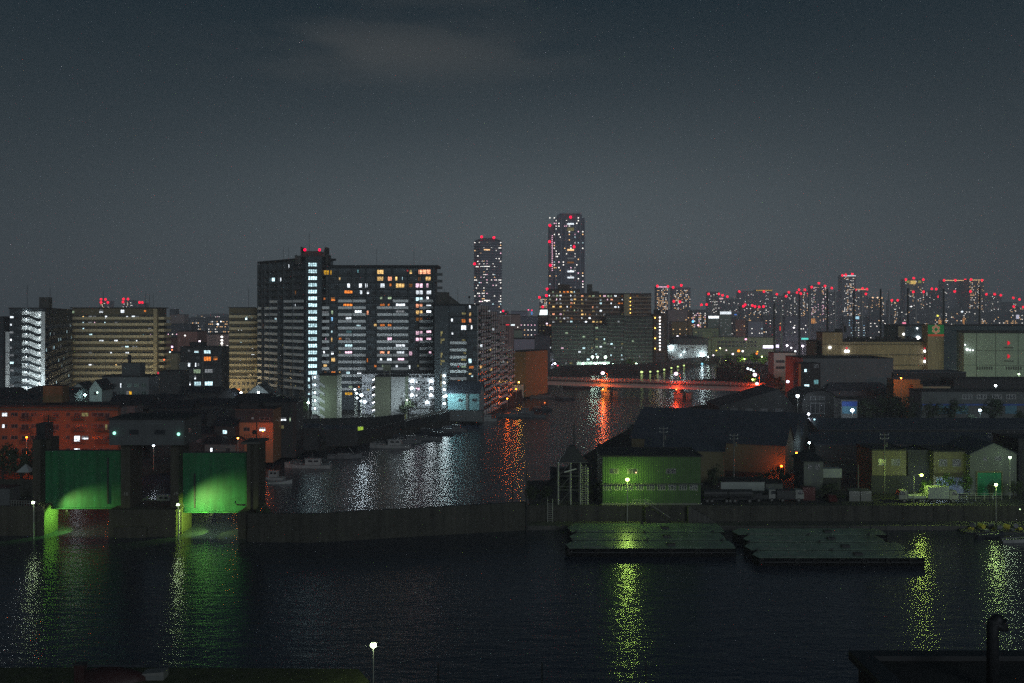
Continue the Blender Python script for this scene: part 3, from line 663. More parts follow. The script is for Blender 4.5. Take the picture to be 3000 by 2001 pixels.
a0 = h5.loc(2862, 1384); a1 = h5.loc(2933, 1458)
sh = MB()
for i in range(14): sh.box(a0[0], a1[0], -.10 + .02 * (i % 2), -.005, a1[1] + (a0[1] - a1[1]) * i / 14, a1[1] + (a0[1] - a1[1]) * (i + 1) / 14, mat('shutter_green', (0.01, 0.20, 0.09), 0.5, 0.2))
h5.part('shutter', sh)
h5.part('shutter_frame', MB().box(a0[0] - .2, a1[0] + .2, -.25, -.005, a0[1], a0[1] + .3, 'siding_beige').box(a1[0], a1[0] + .2, -.25, -.005, a1[1], a0[1], 'siding_beige').box(a0[0] - .2, a0[0], -.25, -.005, a1[1], a0[1], 'siding_beige'))
for a in ((2880, 1338, 2892, 1350), (2912, 1336, 2935, 1350)): h5.winpx(*a, 'dark')
Bld('corner_store', 'tall dark windowless wall at the right edge beyond the gabled shed', (2984, 224), (3120, 224), 1292, 12, YZ - .9, 'siding_dark', 'store')
s = Bld('low_store', 'low white walled store behind the parked dark trucks', (2112, 226), (2240, 226), 1412, 6, YZ - .9, 'siding_white', 'store', rim=.2)
MATS['x'] = MATS['siding_pale']
s = Bld('low_store', 'low grey store between the white store and the lit alley', (2243, 227), (2293, 227), 1418, 6, YZ - .9, 'siding_pale', 'store', rim=.2)
tag(MB().box(0, 2.6, 0, 2.4, 0, 2.7, 'red_paint').box(.1, .16, -.04, -.004, .1, 2.6, 'red_paint').box(1.3, 1.36, -.04, -.004, .1, 2.6, 'red_paint').build('container', None, loc=(X(2352, 214), 214, YZ)), 'dark red steel container standing by the parked truck', 'container')
for lab, px in (('left grey waste skip behind the quay wall', 2488), ('right grey waste skip, lighter and nearer the lamp pole', 2522)):
    b = MB(); b.prism([(0, 0), (2.2, 0), (2.2, 1.8), (0, 1.8)], 0, [2.1, 2.1, 2.4, 2.4], 'steel_grey'); b.box(-.06, 2.26, -.06, -.002, 1.5, 1.62, 'steel_grey'); tag(b.build('waste_skip', None, loc=(X(px, 213), 213, YZ)), lab, 'skip')
# utility poles
def pole(label, px, D, zb, top, arms=2):
    t = thing('utility_pole', label, 'pole', (X(px, D), D, zb)); h = Zp(top, D) - zb
    MB().tube([(0, 0, 0), (0, 0, h)], .17, 'steel_grey', 7, r2=.11).build('pole', t)
    for i in range(arms): MB().box(-.95, .95, -.05, .05, h - .5 - i * .8, h - .38 - i * .8, 'steel_grey').box(-.9, -.8, -.05, .05, h - .38 - i * .8, h - .18 - i * .8, 'white_paint').box(.8, .9, -.05, .05, h - .38 - i * .8, h - .18 - i * .8, 'white_paint').build('crossarm', t)
    if arms: MB().tube([(.35, 0, h - 2.9), (.35, 0, h - 2.0)], .28, 'steel_grey', 8).build('transformer', t)
    return t
pole('tall utility pole before the beige house on the quay street', 2591, 216, YZ, 1268)
pole('thin bare pole beside the waste skips', 2514, 215, YZ, 1360, 0)
pole('utility pole with crossarms in front of the sheds', 1944, 232, 2.5, 1250)
pole('utility pole behind the right gabled shed', 2962, 250, 2.5, 1262)
pole('utility pole among dark roofs left of the right utility pole', 2905, 250, 2.5, 1265)
pole('utility pole at the corner of the beige shed', 2150, 232, 2.5, 1270)
# yard fence lit green
ft = thing('yard_fence', 'low pale rail fence behind the lit green truck', 'fence', (X(2680, 214), 214, YZ))
b = MB(); Lf = X(2935, 214) - X(2680, 214)
for z in (.5, 1.0, 1.45): b.box(0, Lf, -.02, .02, z, z + .06, 'lamp_pole')
b.build('rail', ft)
for i in range(11): MB().box(i * Lf / 10 - .04, i * Lf / 10 + .04, .03, .1, -.2, 1.6, 'lamp_pole').build('post', ft)

# ------------------------------------------------------------------ vehicles
def wheel(t, x, y, r=.42, wd=.22):
    MB().tube([(x, y - wd / 2, r), (x, y + wd / 2, r)], r, 'rubber', 12).tube([(x, y - wd / 2 - .01, r), (x, y + wd / 2 + .01, r)], r * .55, 'steel_grey', 8).build('wheel', t)
def truck(label, px, D, zb, L=6.5, box=True, face=1, cabm='truck_white', boxm='white_paint', hbox=2.6, rz=0.0, bh=None):
    """side on, cab towards +x * face"""
    t = thing('truck', label, 'truck', (X(px, D), D, zb), R(rz)); s = face; w2 = 1.05
    def bx(b, a, c, *r): return b.box(min(a * s, c * s), max(a * s, c * s), *r)
    bx(MB(), -L / 2, L / 2 - .3, -w2 + .25, w2 - .25, .55, .85, 'steel_dark').build('chassis', t)
    c = MB(); x0, x1 = L / 2 - 1.75, L / 2
    pr = [(x0, .7), (x1, .7), (x1, 1.55), (x1 - .28, 2.5), (x0, 2.55)]
    vs = [(p[0] * s, -w2, p[1]) for p in pr] + [(p[0] * s, w2, p[1]) for p in pr]
    f = [(0, 1, 2, 3, 4), (9, 8, 7, 6, 5)] + [(i, 5 + i, 5 + (i + 1) % 5, (i + 1) % 5) for i in range(5)]
    if s < 0: f = [q[::-1] for q in f]
    c.add(vs, f, cabm); c.build('cab', t)
    g_ = MB(); g_.add([((x0 + .5) * s, -w2 - .01, 1.6), ((x1 - .12) * s, -w2 - .01, 1.6), ((x1 - .33) * s, -w2 - .01, 2.3), ((x0 + .5) * s, -w2 - .01, 2.3)], [(0, 1, 2, 3) if s > 0 else (3, 2, 1, 0)], 'dark_glass'); g_.build('side_window', t)
    g_ = MB(); g_.add([((x1 + .012) * s - .0, -w2 + .12, 1.62), ((x1 + .012) * s, w2 - .12, 1.62), ((x1 - .25) * s, w2 - .12, 2.42), ((x1 - .25) * s, -w2 + .12, 2.42)], [(0, 1, 2, 3)], 'dark_glass'); g_.build('windscreen', t)
    for y in (-.75, .75): MB().box(x1 * s - .02, x1 * s + .02, y - .15, y + .15, .9, 1.1, 'steel_white').build('headlight', t)
    if box: bx(MB(), -L / 2, x0 - .12, -w2 - .05, w2 + .05, .9, .9 + hbox, boxm).build('cargo_box', t)
    else:
        b = MB(); bx(b, -L / 2, x0 - .12, -w2, w2, .9, 1.0, boxm)
        for y in (-w2, w2 - .06): bx(b, -L / 2, x0 - .12, y, y + .06, 1.0, 1.45, boxm)
        bx(b, x0 - .2, x0 - .12, -w2 + .06, w2 - .06, 1.0, 1.9, boxm); b.build('flatbed', t)
    for x in (-L / 2 + 1.2, L / 2 - 1.1):
        for y in (-w2 + .1, w2 - .1): wheel(t, x * s, y)
    return t
mat('truck_white', (0.22, 0.23, 0.22), 0.45, 0.25, 0.8); mat('lorry_dark', (0.03, 0.032, 0.035), 0.5, 0.2)
truck('box truck with pale cargo body under the yard lamp', 2757, 212, YZ, 6.2, True, 1, 'truck_white', 'siding_white', 2.4)
truck('flatbed truck lit yellow green under the arm lamp', 2668, 212.3, YZ, 5.6, False, -1, 'truck_white', 'siding_white')
truck('dark truck with a white cab facing right behind the quay wall', 2235, 213, YZ, 5.2, False, 1, 'truck_white', 'lorry_dark', rz=12)
truck('white cabbed truck next to the red container', 2312, 213, YZ, 5.6, True, 1, 'truck_white', 'lorry_dark', 1.5)
for lab, px in (('dark tank trailer nearest the green workshop', 2098), ('dark tank trailer beside the truck cabs', 2165)):
    t = thing('tank_trailer', lab, 'trailer', (X(px, 212), 212, YZ))
    MB().tube([(-2.9, 0, 1.75), (-2.6, 0, 1.75)], .6, 'lorry_dark', 14, r2=.95).tube([(-2.6, 0, 1.75), (2.6, 0, 1.75)], .95, 'lorry_dark', 14).tube([(2.6, 0, 1.75), (2.9, 0, 1.75)], .95, 'lorry_dark', 14, r2=.6).build('tank', t)
    MB().box(-2.8, 2.8, -.5, .5, .6, .85, 'steel_dark').build('chassis', t)
    for x in (-2, -1.0, 2): wheel(t, x, -.85); wheel(t, x, .85)
def car(label, px, D, zb, paint='white_paint', rz=0.0, name='parked_car', group=None):
    t = thing(name, label, 'car', (X(px, D), D, zb), R(rz), group)
    pr = [(-2.1, .3), (2.1, .3), (2.15, .75), (1.25, .92), (.55, 1.42), (-1.2, 1.45), (-1.95, 1.0), (-2.15, .8)]
    k = len(pr); b = MB(); b.add([(p[0], -.82, p[1]) for p in pr] + [(p[0], .82, p[1]) for p in pr], [tuple(range(k)), tuple(range(k, 2 * k))[::-1]] + [(i, k + i, k + (i + 1) % k, (i + 1) % k) for i in range(k)], paint); b.build('body', t)
    for y, fl in ((-.83, 1), (.83, -1)):
        q = [(1.05, y, .95), (.5, y, 1.36), (-1.1, y, 1.38), (-1.65, y, 1.0)]; MB().add(q, [(0, 1, 2, 3)], 'dark_glass').build('side_window', t)
    MB().add([(1.24, -.7, .95), (1.24, .7, .95), (.6, .7, 1.40), (.6, -.7, 1.40)], [(0, 1, 2, 3)], 'dark_glass').build('windscreen', t)
    for x in (-1.3, 1.3):
        for y in (-.76, .76): wheel(t, x, y, .32, .18)
    for y in (-.6, .6): MB().box(2.12, 2.17, y - .16, y + .16, .6, .72, 'steel_white').build('headlight', t); MB().box(-2.17, -2.12, y - .16, y + .16, .75, .9, 'red_paint').build('tail_light', t)
    return t
car('dark red car parked alone behind the quay wall', 2432, 213, YZ, 'red_paint', 90)
car('silver car parked nearest the dark round tree below the white block', 1238, 378, 2.6, 'steel_grey', 20)
car('black car parked beside the silver car below the white block', 1252, 384, 2.6, 'lorry_dark', 20)

# ------------------------------------------------------------------ lamps of the right bank
lamp('tall quay lamp glowing in front of the green workshop', 1838, 1405, 204.3, .9, GY, 1500, .36)
lamp('arm lamp on a pale pole above the flatbed truck', 2700, 1392, 211.0, YZ, (.68, 1, .16), 1700, .3, arm=1.6)
lamp('low lamp between the beige house and the box truck', 2747, 1442, 216, YZ, (.6, .8, 1.0), 500, .26)
lamp('quay lamp on a tall pole right of the box truck', 2918, 1420, 204.3, .9, (.65, 1, .3), 1000, .3)
lamp('lamp on the pole before the right gabled shed', 2959, 1340, 216, YZ, (.7, 1, .6), 260, .26)
lamp('white wall lamp over the bluish garage door', 2752, 1425, 219.5, YZ, (.6, .75, 1), 160, .14, head=False)
lamp('orange lamp low in the alley beside the steep gables', 2289, 1366, 252.3, 2.5, (1, .11, .008), 900, .3)
lamp('orange lamp higher in the alley between the sheds', 2334, 1328, 252, 2.5, (1, .11, .008), 260, .3)
lamp('white lamp on a pole behind the steep gables', 2371, 1297, 272, 2.5, (.7, .95, 1), 500, .3)
lamp('white lamp over the three small alley lights', 2369, 1213, 330, 2.5, (.8, .85, 1), 300, .4)
lamp('small greenish light beside the white alley lamp', 2359, 1228, 325, 2.5, (.5, 1, .9), 0, .25, see=1.5, head=False)
lamp('small bluish light right of the white alley lamp', 2386, 1229, 325, 2.5, (.5, .9, 1), 0, .3, see=2.0, head=False)
lamp('bright white street lamp on a tall pole by the gabled store', 2337, 1160, 384, 2.5, (.8, .9, 1), 2500, .62)
lamp('bright white lamp before the blue shop front', 2497, 1202, 352, 2.5, (.75, .85, 1), 1800, .6)
lamp('white lamp among the dark trees by the long blue shed', 2871, 1202, 350, 2.5, (.6, .85, 1), 1500, .45)
lamp('white lamp above the low roof right of the dark trees', 2917, 1130, 430, 2.5, (.8, .9, 1), 300, .5)
fl = lamp('slim street lamp standing on the near grassy bank', 1094, 1890, 109, 2.0, (.8, 1, .55), 420, .34, pr=.05)
# ------------------------------------------------------------------ big apartment block
mat('wall_shadow', (0.105, 0.125, 0.14), 0.8, 0.2, 0.3)
mat('tower_wall', (0.06, 0.075, 0.085), 0.8, 0.2, 0.3)
mat('white_wall', (0.50, 0.51, 0.50), 0.75, 0.12, 0.2, 0.4)
K3 = lambda x, y: (740 + x / 2.904, 700 + y / 2.904)     # the enlarged view the window lists were read from
FH = 2.838; zf = lambda f: 44.8 + (6 - f) * FH
bm = Bld('apartment_block', 'largest apartment block, twenty floors with a white lit stair shaft and domed penthouse', (955, 430), (1274, 430), 62.3, 14, 2.5, 'wall_shadow', 'apartment block', toppx=False, rim=.9, over=1.5)
lx = lambda zx: bm.loc(740 + zx / 2.904, 900)[0]
bays = [lx(v) for v in (632, 660, 730, 855, 970, 1060, 1195, 1330, 1420, 1540)]; bays[0] = -1.5
railbays = (1, 4, 7)
bm.balconies(-1.5, lx(1540), [zf(f) - 2.5 for f in range(1, 19)], 1.4, bays=bays, rails=lambda f, i: f < 4 or i in railbays or (f == 4 and i in (0, 5)))
bm.fins(bays[1:], zf(19) - 2.5, 62.3 - 2.5, 1.5)
bm.part('side_wall', MB().box(lx(1540), bm.L, -1.45, -.004, -1, 59.6, 'tower_wall'))
for i in range(4): bm.part('gallery', MB().box(bm.L + .01, bm.L + 3.0, 1, 3.2, zf(1 + i) - 2.6, zf(1 + i) - 1.5, 'slab_edge'))
WL = {
 'yellow': [(603, 265, 675, 305), (785, 1305, 850, 1325)],
 'warm': [(1058, 262, 1115, 300), (1335, 262, 1355, 298), (735, 325, 747, 348), (1057, 320, 1113, 357), (1212, 320, 1250, 355), (1472, 320, 1516, 355), (1217, 378, 1293, 415), (1032, 722, 1062, 740), (668, 838, 690, 875), (670, 1012, 702, 1045), (603, 1068, 632, 1083), (1388, 608, 1447, 642), (735, 1127, 760, 1146)],
 'hot': [(1407, 260, 1517, 300), (1150, 320, 1185, 357), (1388, 552, 1447, 585), (962, 608, 1012, 648), (1083, 955, 1123, 972), (1147, 955, 1183, 972)],
 'white': [(805, 378, 855, 415), (905, 378, 930, 415), (958, 378, 998, 415), (1086, 378, 1124, 415), (915, 438, 932, 470), (962, 438, 992, 470), (1388, 436, 1450, 472), (1480, 438, 1520, 472), (1478, 492, 1520, 510), (1217, 550, 1300, 568), (1478, 552, 1520, 568), (868, 607, 930, 626), (1478, 608, 1520, 625), (792, 664, 842, 682), (1217, 896, 1300, 914), (600, 953, 632, 970), (668, 955, 690, 985), (1225, 955, 1293, 972), (1083, 1014, 1122, 1032), (1143, 1014, 1183, 1032), (1217, 1072, 1235, 1090), (1322, 1072, 1363, 1108), (890, 1128, 925, 1147)],
 'cool': [(1388, 495, 1447, 528), (885, 722, 920, 740), (668, 780, 680, 796), (785, 896, 850, 914), (797, 1128, 827, 1146), (1272, 322, 1282, 352), (895, 1308, 925, 1322)],
 'pink': [(1386, 378, 1448, 415), (1478, 376, 1518, 415), (1388, 782, 1447, 818), (1478, 780, 1520, 796), (620, 840, 630, 858), (1145, 838, 1185, 858), (1388, 840, 1447, 870), (1478, 840, 1520, 856), (785, 955, 848, 972), (1325, 955, 1358, 992), (1500, 955, 1520, 972), (1235, 1014, 1290, 1030)],
 'orange': [(1165, 380, 1182, 400), (780, 438, 852, 465), (605, 498, 632, 515), (668, 495, 702, 528), (770, 552, 852, 568), (1083, 552, 1125, 568), (1150, 552, 1182, 568), (1083, 724, 1125, 740), (1150, 724, 1182, 740), (735, 840, 757, 856), (965, 1015, 1000, 1050), (1035, 1072, 1055, 1088), (670, 1127, 705, 1142), (610, 1128, 630, 1142), (897, 1250, 925, 1264)],
 'green': [(1083, 492, 1125, 510), (1150, 492, 1182, 510), (668, 608, 702, 642), (1100, 1070, 1122, 1085), (818, 1250, 850, 1264)],
 'dimo': [(1388, 668, 1447, 700), (1322, 380, 1360, 412), (1408, 322, 1450, 358), (727, 1308, 757, 1322)], 'blue': [(668, 665, 700, 700)], 'teal': [(797, 780, 842, 796), (890, 262, 915, 288)], 'dimw': [(1217, 608, 1293, 624), (590, 612, 650, 626), (790, 842, 830, 856)], 'dimy': [(737, 955, 757, 970), (1400, 1070, 1420, 1086)], 'red': [(1312, 262, 1325, 275)],
}
for k, l in WL.items():
    for a, b_, c, d in l:
        p0 = K3(a, b_); p1 = K3(c, d + (0 if d - b_ > 25 else 3)); bm.winpx(p0[0], p0[1], p1[0], p1[1], k, style='slide' if c - a < 55 else 'wide')
rng = random.Random(3)
for f in range(1, 20):
    for i in range(len(bays) - 1):
        if rng.random() < .45: continue
        x0, x1 = bays[i], bays[i + 1]; xc = x0 + (x1 - x0) * rng.choice((.3, .7)); bm.win(xc - .8, xc + .8, zf(f) - 2.4, zf(f) - .6, 'dark', y=.02)
for px in (1100, 1210): bm.antenna(lx((px - 740) * 2.904), 4, 8, .06)
# stair shaft
p0 = K3(458, 195)
stw = MB(); sx0, sx1 = bm.loc(898, 900)[0], bm.loc(955, 900)[0]
stw.box(sx0, sx1 - 1.5 - .01, -1.9, 12, -1.5, Zp(752, 430) - 2.5, 'tower_wall'); bm.part('stair_shaft', stw)
shaft_frame = mat('mullion_dark', (0.06, 0.09, 0.1), 0.5, 0.1)
for i in range(18):
    a = bm.loc(902.6, 769.5 + 19.8 * i, -1.9); c = bm.loc(929.4 if i < 17 else 908, 780.8 + 19.8 * i, -1.9)
    bm.win(a[0], c[0], c[1], a[1], 'cool', y=-1.9, style='grid', fr='mullion_dark')
for i in range(18, 21):
    a = bm.loc(902.6, 769.5 + 19.8 * i, -1.9); c = bm.loc(908.5, 780.8 + 19.8 * i, -1.9); bm.win(a[0], c[0], c[1], a[1], 'cool', y=-1.9, style='slide', fr='mullion_dark')
# penthouse with rounded shoulders
z0 = Zp(752, 430) - 2.5; a = bm.loc(879, 735)[0]; c = bm.loc(951, 735)[0]; zt = Zp(735, 430) - 2.5
pr = [(a, z0), (c, z0), (c, z0 + 4.3), (c - .8, zt - 1.2), (c - 2.4, zt), (a + 2.2, zt), (a + .7, zt - 1.2), (a, z0 + 4.3)]
b = MB(); k = len(pr); b.add([(p[0], 1, p[1]) for p in pr] + [(p[0], 11, p[1]) for p in pr], [tuple(range(k)), tuple(range(k, 2 * k))[::-1]] + [(i, k + i, k + (i + 1) % k, (i + 1) % k) for i in range(k)], 'concrete_dark')
b.box(a - 2.6, a - .01, 2, 10, z0 - 3, z0 + .6, 'concrete_dark'); b.box(c + .01, c + 1, 2, 10, z0 - 3, z0 + 1.0, 'concrete_dark'); bm.part('penthouse', b)
for px in (893, 936): bm.redpx(px, 732, .55)
x, z = bm.loc(899, 735); bm.part('antenna', MB().tube([(x, 5, zt), (x, 5, zt + 8)], .07, 'steel_dark', 5))
# left wing, receding to the left
lw = Bld('apartment_block', 'dark left wing of the largest block, few windows lit, curved away to the left', (762, 464), (897, 431.5), 65.6, 13, 2.5, 'wall_shadow', 'apartment block', toppx=False, rim=.9, over=.9)
lxx = lambda zx: lw.loc(740 + zx / 2.904, 950)[0]
lb = [0] + [lxx(v) for v in (100, 122, 165, 237, 285, 362, 452)]; lb[-1] = lw.L
lw.balconies(0, lw.L, [zf(f) - 2.5 for f in range(0, 19)], 1.3, bays=lb, rails=lambda f, i: f < 6 and not (f == 5 and i > 2) or i in (1, 4))
lw.fins(lb[:-1], zf(20), 65.3 - 2.5, 1.4)
for k, l in {'white': [(215, 330, 245, 360), (345, 320, 365, 360), (220, 552, 235, 570), (340, 552, 367, 570), (215, 665, 237, 682), (225, 1128, 237, 1136), (308, 215, 315, 245)], 'cool': [(165, 330, 190, 360), (218, 780, 237, 796), (190, 665, 205, 682)], 'dimo': [(345, 440, 370, 470)], 'dimw': [(215, 500, 245, 528), (215, 385, 240, 400)], 'pink': [(345, 665, 358, 682)], 'orange': [(100, 725, 120, 740), (140, 890, 155, 905)], 'dimy': [(255, 895, 275, 912), (265, 1010, 278, 1026), (335, 1240, 370, 1256)]}.items():
    for a, b_, c, d in l: p0 = K3(a, b_); p1 = K3(c, d + 3); lw.winpx(p0[0], p0[1], p1[0], p1[1], k)
for f in range(0, 19):
    for i in range(len(lb) - 1):
        if rng.random() < .5: continue
        xc = (lb[i] + lb[i + 1]) / 2; lw.win(xc - .7, xc + .7, zf(f) - 2.4, zf(f) - .6, 'dark', y=.02)
for zx in (192, 237): lw.antenna(lxx(zx), 4, 7, .06)
lw.part('antenna', MB().tube([(lxx(316), 3, lw.h), (lxx(316), 3, lw.h + 1.6)], .1, 'steel_dark', 5).ball((lxx(316), 3, lw.h + 2.2), .6, 'steel_dark'))

# low annex with bright gallery lamps
mat('annex_wall', (0.42, 0.42, 0.44), 0.75, 0.12, 0.2, 0.3)
an = Bld('gallery_block', 'low white gallery block with strong white landing lamps at the foot of the largest block', (1060, 412), (1292, 412), 1096, 9, 2.5, 'annex_wall', 'apartment block', rim=.4, over=.1)
for py in (1124, 1144, 1164, 1184):
    for s_, e_ in ((1064, 1086), (1194, 1230), (1238, 1286)):
        x0, z = an.loc(s_ - 3, py + 1); x1, _ = an.loc(e_ + 3, py + 1)
        an.part('landing', MB().box(x0, x1, -.9, -.004, z - 1.3, z - .25, 'annex_wall').box(x0, x1, -.9, -.004, z - 1.45, z - 1.3, 'slab_edge'))
        w_ = 7
        for q in range(int((e_ - s_) / 11)): an.winpx(s_ + q * 11, py - 5, s_ + q * 11 + w_, py + 2, 'grey' if rng.random() < .6 else 'dimy' if s_ < 1100 else 'dark', style='slide')
for px in (1146, 1203, 1263): an.part('downpipe', MB().box(an.loc(px, 1150)[0] - .1, an.loc(px, 1150)[0] + .1, -1.0, -.9, -1, an.h - .3, 'steel_grey'))
for s_, e_ in ((1195, 1228), (1236, 1285)): an.winpx(s_, 1099, e_, 1106, 'dark', style='wide')
for (px, py) in ((1207, 1117), (1207, 1137), (1207, 1157), (1263, 1117), (1263, 1137), (1263, 1157), (1252, 1178)):
    x, z = an.loc(px, py); an.part('landing_lamp', MB().ball((x, -.75, z), .62, emit('landing_lamp', (.82, .95, 1), 18, 0, True), 8, 6, .8), None, True)
for (px, py, k) in ((1218, 1118, 'white'), (1218, 1138, 'pink'), (1218, 1158, 'white')): an.winpx(px, py - 2, px + 11, py + 5, k)
an.flush()
# end stairs with white light
es = Bld('escape_stairs', 'narrow brightly lit open stair tower at the right end of the gallery block', (1294, 405), (1308, 405), 1096, 5, 2.5, 'annex_wall', 'stairs', body=False)
b = MB(); b.box(0, .15, 0, 5, -1.5, es.h, 'annex_wall'); b.box(es.L - .15, es.L, 0, 5, -1.5, es.h, 'annex_wall'); b.box(.15, es.L - .15, 4.8, 5, -1.5, es.h, 'annex_wall'); es.part('wall', b)
for i in range(5):
    z = es.h - 2.5 - i * 2.75; es.part('landing', MB().box(.16, es.L - .16, 0, 4.78, z - .15, z, 'slab_edge').box(.16, es.L - .16, 0, .1, z, z + .9, 'annex_wall'))
    es.part('landing_lamp', MB().ball((es.L / 2, 1.2, z + 1.75), .42, 'landing_lamp', 8, 5), None, True)

# panelled block
mat('panel_wall', (0.20, 0.22, 0.16), 0.8, 0.12, 0.2, 0.3)
mat('panel_white', (0.52, 0.55, 0.55), 0.6, 0.08, 0.2)
pb = Bld('panelled_block', 'windowless end of a low block, half drab and half white floodlit panels', (1098, 388), (1187, 388), 1104, 12, 2.5, 'panel_wall', 'apartment block', rim=.3, over=.3)
xs = pb.loc(1146, 1150)[0]
for i in range(4):
    a, c = pb.h * i / 4, pb.h * (i + 1) / 4; pb.part('wall_panel', MB().add([(xs, -.5, a), (pb.L, -.5, a), (pb.L, -.28, c - .04), (xs, -.28, c - .04), (xs, -.006, a), (pb.L, -.006, a), (pb.L, -.006, c - .04), (xs, -.006, c - .04)], [(0, 1, 2, 3), (0, 4, 5, 1), (3, 2, 6, 7), (0, 3, 7, 4), (1, 5, 6, 2)], 'panel_white'))
for i in range(5):
    z = 1.2 + i * 2.9
    pb.part('gallery', MB().box(-1.4, -.01, .3, 11.5, z - .15, z, 'slab_edge').box(-1.4, -1.3, .3, 11.5, z, z + .9, 'annex_wall'))
    for q in range(3): pb.part('gallery_lamp', MB().ball((-1.0, 2 + q * 4, z + 2.2), .16, emit('gallery_lamp', (.95, .95, 1), 14)))
b = MB(); x = pb.loc(1122, 1090)[0]
for dx in (0, 2.2):
    for dy in (3, 5): b.tube([(x + dx, dy, pb.h), (x + dx, dy, pb.h + 2.2)], .09, 'lamp_pole', 4)
b.box(x - .3, x + 2.5, 2.7, 5.3, pb.h + 2.2, pb.h + 4.4, 'panel_wall'); pb.part('water_tank', b)
b = MB(); x = pb.loc(1166, 1090)[0]; b.tube([(x, 4, pb.h), (x, 4, pb.h + 2.6), (x + 2.4, 4, pb.h + 2.6), (x + 2.4, 4, pb.h)], .08, 'steel_grey', 4); pb.part('roof_rack', b)
# greenish stair block
sb = Bld('stair_block', 'drab low block with a white lit zigzag stair on its left side', (937, 372), (987, 372), 1100, 10, 2.5, 'panel_wall', 'apartment block', rim=.5, over=.4)
w0 = sb.loc(913, 1150)[0]
for i in range(5):
    z = sb.h - 2.6 - i * 2.85
    b = MB(); b.box(w0, -.02, .2, 3.6, z - .18, z, 'slab_edge'); b.box(w0, -.9, .2, .3, z, z + 1.0, 'annex_wall'); sb.part('landing', b)
    b = MB(); b.add([(-1.9, .0, z + .4), (1.8, -.12, z - 2.0), (1.8, -.12, z - .9), (-1.9, .0, z + 1.4)], [(0, 1, 2, 3)], 'annex_wall'); sb.part('stair_flight', b)
    sb.part('landing_lamp', MB().ball((w0 + .9, 1.6, z + 1.9), .3, emit('stair_lamp', (.75, .95, 1), 22, 0, True), 8, 5), None, True)
b = MB(); b.box(w0, w0 + .12, .2, 3.6, -1, sb.h, 'annex_wall'); b.box(w0 + .12, -.02, 3.5, 3.6, -1, sb.h, 'annex_wall'); sb.part('stair_wall', b)

# second block along the river, stepping down away from the viewer
rb = Bld('apartment_block', 'stepped apartment block along the river, its far end washed in orange light', (1275, 408), (1398, 408), 895, 12, 2.5, 'wall_shadow', 'apartment block', rim=.6, over=.5)
ry = [rb.h - 1.2 - FH * (i + 1) for i in range(13)]
x2 = [rb.loc(p, 1000)[0] for p in (1318, 1368)]
rb.part('core', MB().box(-.2, rb.loc(1315, 1000)[0], -1.0, -.006, -1, rb.h - .4, 'fin_grey'))
rb.part('penthouse', MB().box(.2, 5, 2, 10, rb.h, rb.h + 5.4, 'concrete_dark').prism([(5.01, 2), (9.5, 2), (9.5, 10), (5.01, 10)], rb.h, [rb.h + 4.2, rb.h + .8, rb.h + .8, rb.h + 4.2], 'concrete_dark'))
rb.balconies(x2[0], rb.L + .3, ry, 1.3, bays=x2[:2] + [rb.L + .3], rails=lambda f, i: f < 4 or i == 1)
rb.fins(x2[:2], -1, rb.h, 1.4)
K5 = lambda x, y: (1180 + x / 4.9, 860 + y / 4.9)
for k, l in {'white': [(950, 160, 1005, 210), (692, 360, 748, 400), (838, 455, 912, 522), (978, 455, 1020, 512), (700, 552, 748, 585)], 'warm': [(950, 270, 1020, 325), (948, 1128, 985, 1160)], 'orange': [(845, 365, 900, 415), (950, 1035, 1018, 1075), (790, 1228, 818, 1248)], 'hot': [(950, 360, 1020, 420)], 'dimy': [(845, 270, 905, 300), (845, 652, 900, 680), (838, 935, 905, 962), (870, 840, 910, 866)], 'green': [(838, 1030, 908, 1062)], 'red': [(790, 1032, 818, 1055)], 'cool': [(945, 935, 985, 1000), (985, 1160, 1010, 1195), (840, 1228, 865, 1248)]}.items():
    for a, b_, c, d in l: p0 = K5(a, b_); p1 = K5(c, d + 3); rb.winpx(p0[0], p0[1], p1[0], p1[1], k)
for i in (3, 4, 6, 7, 9, 10):
    z = ry[i] + .1; p = rb.loc(1291, 1000)[0]; rb.win(p, p + 1.7, z + 1.2, z + 2.2, 'dimy', y=-1.0); rb.win(p, p + .5, z, z + 1.2, 'dimy', y=-1.0)
for i in range(13):
    for p in (1326, 1345, 1374, 1386):
        if rng.random() < .6: x = rb.loc(p, 1000)[0]; rb.win(x, x + 1.6, ry[i] + .1, ry[i] + 2, 'dark', y=.02)
for px in (1300, 1340): rb.antenna(rb.loc(px, 890)[0], 3, 7, .06)
rb.part('antenna', MB().tube([(rb.loc(1374, 890)[0], 3, rb.h), (rb.loc(1374, 890)[0], 3, rb.h + 3)], .08, 'steel_dark', 5).ball((rb.loc(1374, 890)[0], 3, rb.h + 3.4), .5, 'steel_dark'))
